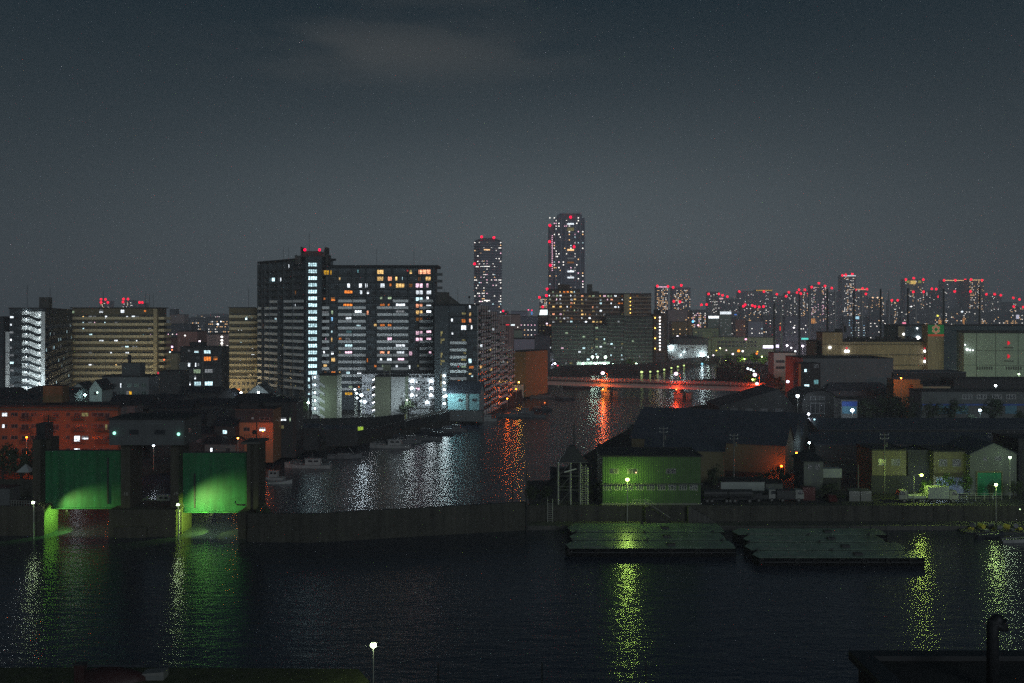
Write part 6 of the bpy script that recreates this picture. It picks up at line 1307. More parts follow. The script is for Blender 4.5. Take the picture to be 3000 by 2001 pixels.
wo.part('wing', MB().box(wo.L + .01, wo.L + 3, .5, 10, -1, wo.h * .35, 'white_wall'))
Bld('low_store', 'long low pale shed wall between the river trees and the white office', (2180, 640), (2266, 600), 1066, 8, 3, 'siding_pale', 'shed', rim=.2)
# blue lit shop and sheds behind the trees
bsd = Bld('long_shed', 'long shed with blue lit bays behind the row of dark trees', (2700, 384), (3080, 384), 1148, 12, 2.5, 'siding_pale', 'shed', rim=.5)
for i, px in enumerate((2820, 2862, 2906, 2948)): bsd.winpx(px, 1156, px + 28, 1169, 'grey', style='wide', fr='steel_white')
for px0_, px1_ in ((2690, 2700), (2745, 2792), (2800, 2836), (2945, 2978)):
    x0_, z_ = bsd.loc(px0_, 1212); x1_, z1_ = bsd.loc(px1_, 1188); bsd.part('bay_door', MB().box(max(.1, x0_), x1_, -.15, -.006, z_, z1_, mat('bay_blue', (.08, .22, .30), .6, .2)))
bsd.part('sign_band', MB().box(.2, bsd.L, -.3, -.006, bsd.loc(2800, 1188)[1], bsd.loc(2800, 1183)[1], 'blue_paint'))
bsh = Bld('shop', 'small shop with a bright blue fascia behind the white lamp', (2464, 362), (2512, 362), 1172, 8, 2.5, 'siding_pale', 'shop', rim=.3)
x0_, z_ = bsh.loc(2466, 1190); bsh.part('fascia', MB().box(.2, bsh.L - .2, -.3, -.006, z_, z_ + 1.7, 'blue_paint')); bsh.part('shutter', MB().box(.4, bsh.L - .4, -.2, -.006, z_ - 2.6, z_ - .1, 'bay_blue'))
oa = Bld('low_store', 'low store with a glowing orange wall before the beige factory', (2618, 440), (2696, 440), 1112, 8, 3, 'ochre_wall', 'store', rim=.3, roof='roof_metal')
oa.part('porch', MB().box(oa.loc(2668, 1130)[0], oa.L, -2.6, -.01, -1, oa.h - 2, 'ochre_wall'))
Bld('low_store', 'low yellowish store right of the orange lit wall', (2698, 442), (2785, 442), 1132, 10, 3, 'tan_wall', 'store', rim=.3).grid(1, 11, 1, 2, 2.8, 4, .0, ('dimy',), rng=rq)
Bld('low_store', 'low dark roofed store under the pale green warehouse', (2795, 446), (3060, 446), 1112, 14, 3, 'siding_dark', 'store', rim=.4)
Bld('low_store', 'dark hall behind the dark tree row in front of the beige factory', (2612, 470), (2830, 470), 1092, 20, 3, 'siding_dark', 'hall', rim=.4, roof='roof_metal')
Bld('low_store', 'long dark low store in front of the slate hall', (2380, 410), (2640, 410), 1170, 12, 2.5, 'siding_dark', 'store', rim=.4)
lamp('orange lamp shining on the low store wall', 2640, 1108, 432, 3, (1, .22, .02), 2600, .3)
lamp('yellow lamp before the beige factory', 2668, 1100, 520, 3, (1, .8, .3), 4500, .3)
lamp('yellow lamp in the factory yard left', 2540, 1098, 520, 3, (1, .8, .35), 4500, .3)
lamp('green white flood lamp before the pale green warehouse', 2790, 1092, 486, 3, (.7, 1, .6), 6500, .4)
lamp('green white flood lamp at the right of the pale green warehouse', 2985, 1096, 480, 3, (.7, 1, .6), 7500, .4)
# far bank: white hall, school, signs
fw = Bld('white_hall', 'bright white hall on the far bank beyond the condominiums', (1956, 905), (2072, 900), 1010, 20, 4, 'white_wall', 'hall', rim=.3)
for a in ((1996, 1020, 2002, 1026), (2010, 1020, 2014, 1030), (2025, 1016, 2035, 1019)): fw.winpx(*a, 'grey', style='plain')
for px, py, k in ((1966, 1018, 2.0), (1995, 1040, .9), (2005, 1031, .7), (2057, 1038, 1.8), (2058, 1046, 1.8)): x, z = fw.loc(px, py, -1.5); fw.part('wall_lamp', MB().ball((x, -2, z), k * .55, emit('hall_lamp', (.75, .95, 1), 40, 0, True)))
house('dark_roofed_hall', 'dark hipped roof hall behind the white hall', (1975, 940), (2075, 940), Zp(992, 940), Zp(982, 940), 30, 4, 'grey_green_wall', 'roof_tile', 'h', 'hall')
sc = Bld('school', 'long pale green school like block with two rows of windows on the far bank', (2085, 1010), (2268, 990), 988, 14, 4, mat('school_wall', (.28, .34, .17), .8, .15, .1, .3), 'school', rim=.4)
for r_ in range(2):
    for i in range(11): px = 2102 + i * 10.6; sc.winpx(px, 999 + r_ * 10.5, px + 8, 1006 + r_ * 10.5, 'grey', style='slide')
sc.part('tower', MB().box(-9, -.02, 1, 9, -1, sc.h + 5, 'school_wall'))
Bld('office_block', 'flat greenish block behind the school like block', (2030, 1150), (2105, 1150), 962, 20, 4, 'school_wall', 'office', rim=.4).grid(2, 26, 4, 5, 3.4, 8, .1, ('dimy',), rng=rq)
Bld('office_block', 'dark greenish long roof left of the school like block', (1955, 1000), (2082, 1000), 995, 16, 4, 'school_wall', 'office', rim=.4)
tw = thing('cone_tower', 'pale spreading tower base rising behind the far bank halls', 'tower', (X(2020, 1100), 1100, 4))
b = MB(); b.tube([(0, 0, 0), (0, 0, 14)], 9, 'ochre_wall', 10, r2=2.6); b.build('base', tw); MB().tube([(0, 0, 14), (0, 0, Zp(940, 1100) - 4)], 2.6, 'ochre_wall', 10).build('shaft', tw)
def glowsign(label, px0, px1, py0, py1, D, col, s, name='lit_panel', base=3.0):
    t = thing(name, label, 'sign', (X((px0 + px1) / 2, D), D, base)); w_ = (px1 - px0) * D / F / 2; za, zb_ = Zp(py1, D) - base, Zp(py0, D) - base
    MB().box(-w_, w_, 0, .5, za, zb_, emit('sign_%s_%g' % (str(col), s), col, s, 0)).build('panel', t); MB().box(-w_ * .6, -w_ * .6 + .3, .51, .8, 0, zb_, 'steel_dark').box(w_ * .6 - .3, w_ * .6, .51, .8, 0, zb_, 'steel_dark').build('frame', t)
def window_grid(label, px0, px1, py0, py1, D, col, s, base=3.0):  # glowing grid panel added to stand for a block of lit windows
    t = thing('lit_panel', label, 'sign', (X((px0 + px1) / 2, D), D, base)); w_ = (px1 - px0) * D / F / 2; za, zb_ = Zp(py1, D) - base, Zp(py0, D) - base
    MB().box(-w_, w_, .3, .8, za, zb_, 'tower_dark').build('frame', t); b = MB(); m_ = emit('grid_glow_%g' % s, col, s)
    nx = max(2, round((px1 - px0) / 4.2)); nz = max(3, round((py1 - py0) / 3.6))
    for i in range(nx):
        for j in range(nz): b.box(-w_ + 2 * w_ * (i + .2) / nx, -w_ + 2 * w_ * (i + .85) / nx, 0, .29, za + (zb_ - za) * (j + .25) / nz, za + (zb_ - za) * (j + .75) / nz, m_)
    b.build('panel', t); MB().box(-w_ * .3, w_ * .3, .3, .7, 0, za, 'steel_dark').build('post', t)
glowsign('long glaring violet white sign behind the white office', 2236, 2270, 1012, 1020, 900, (.82, .72, 1), 3.5)
glowsign('short violet white sign right of the long glaring one', 2274, 2282, 1010, 1018, 905, (.82, .72, 1), 2.5)
glowsign('teal glowing sign behind the golf range poles', 2348, 2371, 990, 995, 1100, (.10, .85, .72), 1.2)
glowsign('upright white sign beside the white office', 2259, 2267, 1030, 1042, 700, (.9, .95, 1), 2.5)
glowsign('yellow white roadside sign below the upright white sign', 2254, 2265, 1046, 1059, 690, (.8, .9, .25), 1.6)
glowsign('red oval sign between the golf range poles', 2284, 2291, 956, 968, 1500, (1, .02, .02), 1.0)
window_grid('block of orange lit windows by the poles', 2372, 2389, 933, 948, 1900, (1, .42, .10), 1.6)
glowsign('blue and white glowing sign low among the poles', 2507, 2517, 927, 935, 1600, (.45, .8, 1), 1.3)
glowsign('red white glowing oval sign left of the teal warehouse', 2644, 2654, 944, 949, 1500, (1, .25, .4), 1.5)
glowsign('white slanted sign glowing at the far right skyline', 2977, 2986, 922, 934, 2400, (.8, .8, 1), 1.1)
glowsign('twin golden lamps on the yellow crowned tower', 2668, 2683, 822, 832, 3190, (1, .66, .16), 1.5)
glowsign('yellow strip on the left of the yellow crowned tower', 2656, 2665, 822, 829, 3190, (.6, .6, .1), .8)
glowsign('yellow strip on the right of the yellow crowned tower', 2690, 2699, 822, 829, 3190, (.6, .6, .1), .8)
glowsign('red white sign strip on a far low tower', 2107, 2119, 873, 877, 3390, (1, .55, .6), 1.5)
glowsign('blue sign dot right of the white crowned blocks', 2152, 2158, 920, 923, 1490, (.1, .3, 1), 1.0)
glowsign('blue roof sign on the far grey block', 1556, 1560, 913, 922, 1190, (.15, .4, 1), .9)
window_grid('pair of orange lit window blocks behind the flower sign', 2749, 2763, 937, 950, 2000, (1, .42, .12), 1.6)
window_grid('orange lit window block below the joined pair', 2820, 2826, 933, 948, 2100, (1, .42, .12), 1.6)
glowsign('red neon strip below the roof frame', 1482, 1492, 950, 953, 630, (1, .05, .08), 1.0); glowsign('white neon strip beside the red neon strip', 1497, 1508, 950, 954, 630, (.85, .95, 1), 1.6)
glowsign('red upright neon between the tan block and black office', 461, 464, 1090, 1112, 420, (1, .03, .08), .9)
DOTS = [  # far single lamps: label, px, py, D, colour, size px
 ('blue round lamp above the ochre lit block', 2030, 942, 1150, (.15, .55, 1), 4.5), ('pink white lamp below the blue round lamp', 2046, 953, 1150, (1, .5, .6), 3.5), ('orange traffic lamp on the far bank', 2164, 1028, 820, (1, .25, .02), 5), ('white lamp right of the orange traffic lamp', 2176, 1029, 820, (1, .9, .9), 4),
 ('white square lamp left of the orange traffic lamp', 2147, 1037, 820, (1, .8, .9), 4), ('red lamp above the river trees', 2217, 1036, 800, (1, .15, .02), 3.5), ('small orange lamp beside the red lamp by the river trees', 2219, 1030, 805, (1, .45, .03), 2.5), ('pink lamp on the school like block roof', 2185, 994, 985, (1, .4, .6), 4),
 ('white lamp on the far bank left of the river trees', 2090, 1041, 880, (1, .85, .95), 3), ('white lamp above the river trees', 2128, 1026, 870, (1, .8, .8), 2.5), ('yellow lamp over the far bank path', 2099, 1027, 870, (1, .7, .1), 2.5), ('white lamp low beyond the golf range', 2318, 1019, 900, (1, .95, 1), 3.5), ('white lamp right of the low golf range lamp', 2330, 1029, 900, (.9, .95, 1), 3.5),
 ('white lamp behind the teal glowing sign', 2364, 1009, 1000, (1, .95, 1), 3), ('greenish lamp at the golf range building', 2364, 1028, 1000, (1, .9, 1), 3), ('red lamp beside the pinkish far block', 1466, 911, 1480, (1, .0, .05), 4), ('red lamp above the low dark far block', 1474, 911, 1480, (1, 0, .05), 4), ('third red lamp right of the slim tower foot', 1482, 921, 1480, (1, 0, .05), 3.2),
 ('left of two red lamps on the long grey far roof', 1548, 908, 1180, (1, .1, .25), 2.5), ('right of two red lamps on the long grey far roof', 1558, 909, 1180, (1, 0, .1), 2.5), ('violet lamp between the tan block and the six storey block', 504, 1016, 620, (1, .6, 1), 4), ('orange lamp below the violet lamp', 504, 1025, 615, (1, .25, .1), 2.5), ('white lamp above the rose lit block', 542, 983, 615, (1, .95, .9), 3), ('white lamp left of the rose lit block', 498, 1032, 560, (.8, 1, 1), 3),
 ('white lamp in the gap before the pinkish block', 585, 1000, 610, (1, .85, 1), 4), ('bluish white far lamp on the left horizon', 638, 950, 1700, (.9, .95, 1), 4), ('second bluish far lamp on the left horizon', 647, 942, 1700, (.9, .95, 1), 2.5), ('orange lamp at the right side of the tan block', 481, 1054, 460, (1, .15, .05), 3), ('white far lamp high left of the blank tower', 503, 970, 1400, (1, 1, 1), 2.5),
 ('left of three glaring orange roof lamps', 2557, 872, 3390, (1, .6, .35), 3.4), ('middle of three glaring orange roof lamps', 2571, 872, 3390, (1, .7, .45), 3.4), ('right of three glaring orange roof lamps', 2583, 873, 3390, (1, .6, .3), 3.4), ('white lamp among the dotted lights below the yellow crowned tower', 2670, 898, 2290, (1, 1, 1), 3), ('white lamp low before the joined pair', 2819, 913, 2380, (.8, .9, 1), 3.5), ('yellow lamp behind the flower sign', 2747, 925, 2280, (.9, .8, .1), 4),
 ('first of three round white lamps in a row above the bridge end', 2191, 1080, 620, (.85, .95, 1), 4.5), ('second of three round white lamps in a row above the bridge end', 2200, 1083, 615, (.85, .95, 1), 4.2), ('third of three round white lamps in a row above the bridge end', 2208, 1087, 610, (.85, .95, 1), 3.6), ('violet white street lamp between the bridge and the dark office', 2308, 1118, 470, (.85, .8, 1), 6), ('small white street lamp above the violet white one', 2309, 1096, 500, (1, .85, .95), 3.5), ('small orange lamp right of the bridge end', 2240, 1133, 480, (1, .4, .05), 3), ('yellow white lamp low at the bridge ramp', 2248, 1146, 470, (.8, 1, .5), 3.5), ('orange lamp right of the bridge trees', 2267, 1093, 560, (1, .3, .03), 3),
 ('red tail lamp at the left bridge ramp', 1511, 1148, 500, (1, .05, .03), 2.5), ('white lamp by the orange lit low store', 1498, 1146, 505, (1, .7, .4), 2.5), ('lamp on the moored boat below the bridge', 1596, 1180, 455, (1, .2, .04), 2.2), ('red lamp in the condominium forecourt', 1634, 1071, 750, (1, .05, .1), 2.5), ('pink lamp on the brown billboard block', 1602, 948, 890, (1, .7, .95), 3), ('white lamp behind the white hall, left of three', 1985, 985, 1050, (.95, .9, 1), 3.6), ('white lamp behind the white hall, middle of three', 1992, 989, 1050, (.95, .9, 1), 3.6), ('white lamp behind the white hall, right of three', 2010, 984, 1050, (.95, .9, 1), 3.6),
 ('far white lamp in the golf range haze', 2326, 960, 1500, (1, .95, 1), 3.5), ('small white marker light on the dark boat bank', 2988, 1492, 204, (.7, 1, .5), 2.2),
]
for l, px, py, D, col, q in DOTS: lamp(l, px, py, D, max(3.0, min(Zp(py, D) - 1, 4)) if Zp(py, D) > 3.2 else Zp(py, D) - .4, col, 0, q * .8 * D / F, see=3.2, head=False, name='far_lamp', pole='steel_dark')
lamp('orange street lamp lighting the stepped block near the bridge', 1512, 1140, 480, 3, (1, .13, .008), 1500, .3); lamp('orange street lamp on the river road below the stepped block', 1486, 1168, 448, 3, (1, .13, .008), 1300, .3)
lamp('ochre warehouse street lamp', 1520, 1120, 502, 3, (1, .5, .08), 900, .3)
# river walkway lights just above the water below the levee
for i, px in enumerate((1880, 1905, 1927, 1946, 1967, 1986, 2004)):
    lamp('small yellow green walkway light low on the curved levee', px, (1090, 1089, 1088, 1083, 1078, 1074, 1071)[i], 40.8 * F / ((1090, 1089, 1088, 1083, 1078, 1074, 1071)[i] - YH) - 3, .7, (.75, 1, .35), 0, .75 if i else 1.0, see=1.6, head=False, name='walkway_light', group='walkway lights along the curved levee')
lamp('bluish light at the water below the white hall', 2057, 1066, 868, .5, (.3, .8, 1), 0, 1.0, see=1.6, head=False, name='walkway_light')
for l, px, py, D in (('violet white flood lamp at the left of the golf range', 2306, 1012, 860), ('violet white flood lamp in the middle of the golf range', 2352, 1014, 880), ('violet white flood lamp at the right of the golf range', 2398, 1010, 900)): lamp(l, px, py, D, 3, (.92, .78, 1), 26000, .8, name='flood_lamp')
# golf range poles
for i, (px, tp, D) in enumerate(((2268, 886, 760), (2290, 884, 800), (2342, 862, 700), (2371, 868, 760), (2424, 846, 640), (2447, 850, 700), (2502, 850, 640), (2525, 852, 700), (2580, 846, 640), (2604, 851, 700), (2660, 844, 660), (2683, 850, 720), (2765, 846, 660), (2762, 852, 720), (2870, 840, 660), (2872, 848, 720))):
    o = MB().tube([(0, 0, 0), (0, 0, Zp(tp, D) - 3)], .8, 'steel_dark' if i % 2 == 0 else mat('pole_galvanised', (.38, .38, .40), .6, .2, .1), 6, r2=.55).build('range_pole', None, loc=(X(px, D), D, 3)); tag(o, 'tall bare net pole of the golf range before the far skyline', 'pole', 'tall net poles of the golf range')
# ------------------------------------------------------------------ trees and bushes
mat('leaf_dark', (0.035, 0.05, 0.025), 0.8, 0.5, 1.5); mat('leaf_green', (0.06, 0.11, 0.03), 0.8, 0.5, 1.5); mat('bark', (0.04, 0.035, 0.03), 0.9, 0.3)
CROWN = {}
def crown(seed, leafm, n=850, flat=.85):
    key = (seed, leafm)
    if key in CROWN: return CROWN[key]
    r = random.Random(seed); cl = []
    for i in range(13):
        while True:
            v = Vector((r.uniform(-1, 1), r.uniform(-1, 1), r.uniform(-1, 1)))
            if v.length < 1: break
        v *= .74; v.z *= flat; cl.append((v, r.uniform(.22, .42)))
    b = MB()
    for i in range(n):
        c, q = r.choice(cl); d = Vector((r.gauss(0, 1), r.gauss(0, 1), r.gauss(0, 1))).normalized() * q * r.uniform(.6, 1.05); p = c + d
        nn = (d.normalized() + Vector((r.uniform(-.7, .7), r.uniform(-.7, .7), r.uniform(-.2, .9)))).normalized(); a = nn.orthogonal().normalized(); e = nn.cross(a); s = r.uniform(.045, .10)
        b.add([p + a * s, p + e * s * .6, p - a * s, p - e * s * .6], [(0, 1, 2, 3)], leafm)
    o = b.build('crown'); me = o.data; bpy.data.objects.remove(o); CROWN[key] = me; return me
def tree(label, px, D, zb, h, rad, leafm='leaf_dark', seed=1, trunk=.35, name='tree', group=None, ysc=1.0):
    t = thing(name, label, 'tree' if name == 'tree' else 'bush', (X(px, D), D, zb), 0, group); r = random.Random(seed + int(px))
    th = h * trunk; b = MB(); b.tube([(0, 0, -.3), (.05 * h * r.uniform(-1, 1), 0, th), (0, 0, h * .7)], .035 * h, 'bark', 7, r2=.012 * h)
    for i in range(4): a = r.uniform(0, 6.28); b.tube([(0, 0, th * .9), (rad * .55 * math.cos(a), rad * .55 * math.sin(a), h * .62)], .016 * h, 'bark', 5, r2=.006 * h)
    b.build('trunk', t)
    ch = (h - th * .75) / 2
    c = bpy.data.objects.new('crown', crown(seed % 4, leafm)); C.objects.link(c); c.parent = t; c.location = (0, 0, h - ch); c.scale = (rad, rad * ysc, ch * 1.15); c.rotation_euler = (0, 0, r.uniform(0, 6.28))
TR = [
 ('broad dark tree left of the row before the blue lit shed', 2528, 366, 7.5, 5.0, 'leaf_dark'), ('wide dark tree in front of the orange lit wall', 2590, 372, 9.5, 6.5, 'leaf_dark'), ('dark tree right of the wide dark one', 2650, 366, 8.5, 6.0, 'leaf_dark'),
 ('tall dark tree at the left end of the blue bays', 2735, 360, 8.0, 3.6, 'leaf_dark'), ('middle dark tree before the blue bays', 2795, 362, 7.6, 4.0, 'leaf_dark'), ('dark tree beside the white lamp at the blue bays', 2905, 362, 9.0, 4.6, 'leaf_dark'), ('low dark bush before the right blue bay', 2845, 352, 4.5, 2.5, 'leaf_dark'), ('dark tree cut by the right edge', 2992, 352, 6.0, 3.0, 'leaf_dark'),
 ('round dark tree beside the panelled block', 1196, 382, 9.0, 4.2, 'leaf_dark'), ('dark evergreen left of the lit zigzag stairs of the drab block', 880, 380, 10.5, 4.2, 'leaf_green'), ('bush on the levee behind the right gate pillar', 772, 193, 4.6, 2.4, 'leaf_dark'),
 ('lit green tree beneath the arm lamp by the trucks', 2708, 217, 4.6, 2.1, 'leaf_green'), ('dark green tree in front of the bluish garage', 2770, 218, 5.2, 2.4, 'leaf_green'), ('green tree between the garage and the green shutter', 2826, 218, 5.6, 2.5, 'leaf_green'), ('small tree before the green shutter', 2906, 217, 3.8, 1.6, 'leaf_dark'), ('bush at the right end of the yard fence', 2972, 216, 4.5, 2.0, 'leaf_dark'),
 ('dark round bush in the orange lit alley', 2285, 234, 5.4, 3.2, 'leaf_dark'), ('dark bush left of the alley bush', 2235, 236, 4.0, 2.4, 'leaf_dark'), ('bush by the corner of the green workshop', 2095, 224, 6.5, 2.8, 'leaf_dark'), ('dark shrub by the dark hipped house and the container', 2420, 220, 3.6, 3.4, 'leaf_dark'),
 ('large dark tree at the left edge below the red orange flats', 12, 238, 10.0, 5.0, 'leaf_dark'), ('second dark tree before the red orange flats', 62, 236, 10.5, 4.6, 'leaf_dark'), ('dark tree beside the left gate pillar', 98, 240, 7.5, 3.6, 'leaf_dark'),
 ('dark bushy mass left of the steel hopper frame', 1590, 214, 3.6, 2.6, 'leaf_dark'), ('bush under the left legs of the hopper frame', 1655, 216, 4.4, 3.0, 'leaf_dark'), ('bush between the hopper frame and the green workshop', 1738, 214, 4.6, 2.6, 'leaf_dark'), ('dark bush at the flood wall end by the poles', 1555, 212, 3.8, 2.2, 'leaf_dark'), ('dark bush below the hopper ladder', 1700, 217, 5.6, 2.6, 'leaf_dark'),
 ('dark tree mass at the river corner before the bridge end, leftmost', 2130, 690, 11, 7, 'leaf_dark'), ('dark tree mass behind the bridge, middle', 2160, 660, 11, 7, 'leaf_dark'), ('dark tree by the right bridge end', 2195, 630, 9, 6, 'leaf_dark'),
 ('lit green tree on the far right bank, leftmost', 2133, 860, 9, 6.5, 'leaf_green'), ('lit green tree on the far right bank beside the wide one', 2172, 800, 9, 6.5, 'leaf_green'), ('wide lit green tree on the far right bank', 2212, 800, 12, 7, 'leaf_green'), ('lit green tree near the yellow white roadside sign', 2238, 760, 11, 6.5, 'leaf_green'), ('lit green tree at the bridge ramp', 2190, 600, 6, 4.5, 'leaf_green'),
 ('dark tree before the dark office and the bridge end', 2262, 510, 11, 6, 'leaf_dark'), ('lit tree beside the violet white street lamp', 2288, 505, 11, 5, 'leaf_green'), ('dark tree below the narrow brown tower', 1945, 800, 13, 10, 'leaf_dark'), ('dark tree at the left end of the condominium forecourt', 1582, 740, 9, 7, 'leaf_dark'), ('dark tree by the pinkish far block', 1612, 745, 7, 5, 'leaf_dark'), ('shaggy tree on the river terrace of the condominiums', 1850, 775, 8, 8, 'leaf_green'),
]
for i, (lab, px, D, h, rad, lm) in enumerate(TR):
    if 350 <= D <= 375 and px > 2400: h, rad = h * 1.35, rad * 1.3
    tree(lab, px, D, ZG if D > 225 or px < 1000 else YZ, h, rad, lm, i, .3 if h > 5 else .12, 'tree' if h > 4.5 else 'bush', ysc=.8)
for l, px, py, D, c, pw in (('yellow green park lamp among the lit far bank trees', 2181, 1052, 795, (.75, 1, .2), 3600), ('greenish park lamp left of the far bank trees', 2126, 1057, 850, (.75, 1, .2), 3000), ('park lamp by the bridge ramp trees', 2205, 1112, 590, (.7, 1, .15), 900), ('greenish lamp on the road behind the far bank trees', 2232, 1045, 752, (.75, 1, .3), 3000), ('yellow lamp on the path behind the white hall', 2110, 1020, 900, (.8, 1, .3), 3500), ('lamp lighting the white hall forecourt', 2075, 1045, 880, (.7, .95, .9), 3000)): lamp(l, px, py, D, 3, c, pw, .45)
# pavilion and street sign at the left edge
pv = thing('pavilion', 'small pavilion with a pale pyramid roof below the red orange flats', 'pavilion', (X(46, 226), 226, 4.8))
MB().add([(0, 0, 2.6), (3.0, 0, 2.6), (3.0, 3, 2.6), (0, 3, 2.6), (1.5, 1.5, 4.3)], [(3, 2, 1, 0), (0, 1, 4), (1, 2, 4), (2, 3, 4), (3, 0, 4)], 'siding_white').build('roof', pv)
for x, y in ((.3, .3), (2.7, .3), (2.7, 2.7), (.3, 2.7)): MB().tube([(x, y, -2), (x, y, 2.6)], .08, 'red_paint', 6).build('post', pv)
MB().box(.1, 2.9, .2, .26, .3, 1.0, 'siding_white').build('railing', pv)
tag(MB().box(-200, X(112, 224), 224, 224.4, ZG - .5, 6.2, 'concrete_dimmed').build('park_wall'), 'dark streaked wall left of the tide gate below the pavilion', 'wall')
tag(MB().box(-8, 0, 0, 4, 0, 3.2, 'house_grey').box(-8.1, .1, -.1, 4.1, 3.2, 3.35, 'roof_dark').build('pump_hut', None, loc=(X(32, 197), 196.5, Zp(1482, 196))), 'grey concrete hut on the left pier of the tide gate', 'hut')
b = MB()
for i in range(9): b.tube([(i * .5, 0, 0), (i * .5, 0, 1.1)], .05, 'levee_pale', 5)
b.tube([(0, 0, 1.1), (4, 0, .9)], .05, 'levee_pale', 5); b.tube([(0, 0, .6), (4, 0, .5)], .05, 'levee_pale', 5); tag(b.build('pier_railing', None, loc=(X(34, 196), 195.8, Zp(1482, 196))), 'pale bent railing between the grey hut and the small floodlight', 'railing')
# ------------------------------------------------------------------ boats
mat('boat_white', (0.30, 0.31, 0.31), 0.5, 0.25, 0.6); mat('boat_grey', (0.13, 0.14, 0.15), 0.5, 0.3, 0.6); mat('boat_dark', (0.03, 0.035, 0.045), 0.5, 0.3, 0.6); mat('boat_red', (0.03, 0.010, 0.010), 0.5, 0.3)
def boat(label, px, D, L=9, rz=0.0, kind='cabin', hull='boat_white', name='fishing_boat', lower='boat_dark'):
    t = thing(name, label, 'boat', (X(px, D), D, 0), R(rz)); W2 = L * .14
    sec = [(-.5, .82, .0), (-.25, 1.0, .0), (.1, 1.0, .06), (.32, .72, .25), (.5, .03, .60)]
    vs = []; n = 5; hb = .11 * L if L < 9 else .95
    for x, w_, up in sec:
        z = hb + up * hb * 1.2
        vs += [(x * L, -W2 * w_, z), (x * L, -W2 * w_ * .78, -.15), (x * L, 0, -.3), (x * L, W2 * w_ * .78, -.15), (x * L, W2 * w_, z)]
    fs = [(i * n + k, i * n + k + 1, (i + 1) * n + k + 1, (i + 1) * n + k) for i in range(4) for k in range(4)] + [(4, 3, 2, 1, 0)]
    MB().add(vs, fs, hull).build('hull', t)
    MB().add([(s_[0] * L * .98, -W2 * s_[1] * .93, hb + s_[2] * hb * 1.2 - .12) for s_ in sec] + [(s_[0] * L * .98, W2 * s_[1] * .93, hb + s_[2] * hb * 1.2 - .12) for s_ in sec], [(i, i + 1, 6 + i, 5 + i) for i in range(4)], 'boat_grey').build('deck', t)
    g = MB()
    for s_ in (-1, 1): g.tube([(q[0] * L, s_ * W2 * q[1], hb + q[2] * hb * 1.2) for q in sec], .05, lower, 5)
    g.build('gunwale', t)
    if kind == 'cabin':
        c = MB(); c.prism([(-.28 * L, -W2 * .6), (.04 * L, -W2 * .6), (.04 * L, W2 * .6), (-.28 * L, W2 * .6)], hb - .15, [hb + 1.5, hb + 1.45, hb + 1.45, hb + 1.5], hull); c.box(-.30 * L, .07 * L, -W2 * .68, W2 * .68, hb + 1.5, hb + 1.58, hull); cb_ = c.build('cabin', t)
        for s_ in (-1, 1):
            for j in range(2): y = s_ * (W2 * .6 + .012); MB().box((-.24 + j * .13) * L, (-.15 + j * .13) * L, min(y, y - .01 * s_), max(y, y - .01 * s_), hb + .75, hb + 1.25, 'dark_glass').build('window', cb_)
        MB().box(.04 * L + .003, .04 * L + .014, -W2 * .5, W2 * .5, hb + .75, hb + 1.3, 'dark_glass').build('windscreen', cb_)
        MB().tube([(-.1 * L, 0, hb + 1.58), (-.1 * L, 0, hb + 3.4)], .05, 'steel_grey', 5).tube([(-.1 * L, -.6, hb + 2.8), (-.1 * L, .6, hb + 2.8)], .03, 'steel_grey', 4).build('mast', t)
        b = MB()
        for x in (.15, .28, .38): b.tube([(x * L, -W2 * .7, hb + .15), (x * L, -W2 * .7, hb + .95)], .025, 'steel_white', 4).tube([(x * L, W2 * .7, hb + .15), (x * L, W2 * .7, hb + .95)], .025, 'steel_white', 4)
        for s_ in (-1, 1): b.tube([(.15 * L, s_ * W2 * .7, hb + .95), (.38 * L, s_ * W2 * .7, hb + .95)], .025, 'steel_white', 4)
        b.build('bow_rail', t)
    elif kind == 'open':
        for x in (-.2, .1): MB().box(x * L - .15, x * L + .15, -W2 * .85, W2 * .85, hb - .2, hb - .12, 'boat_grey').build('thwart', t)
        MB().box(-.5 * L - .25, -.5 * L, -.18, .18, .1, hb + .5, 'steel_dark').build('outboard_motor', t)
    elif kind == 'flat':
        b = MB(); b.box(-.2 * L, .25 * L, -W2 * .6, W2 * .6, hb - .1, hb + .5, 'boat_grey'); b.build('hatch', t); MB().tube([(.3 * L, 0, hb), (.12 * L, 0, hb + 2.2)], .07, 'steel_grey', 5).build('boom', t)
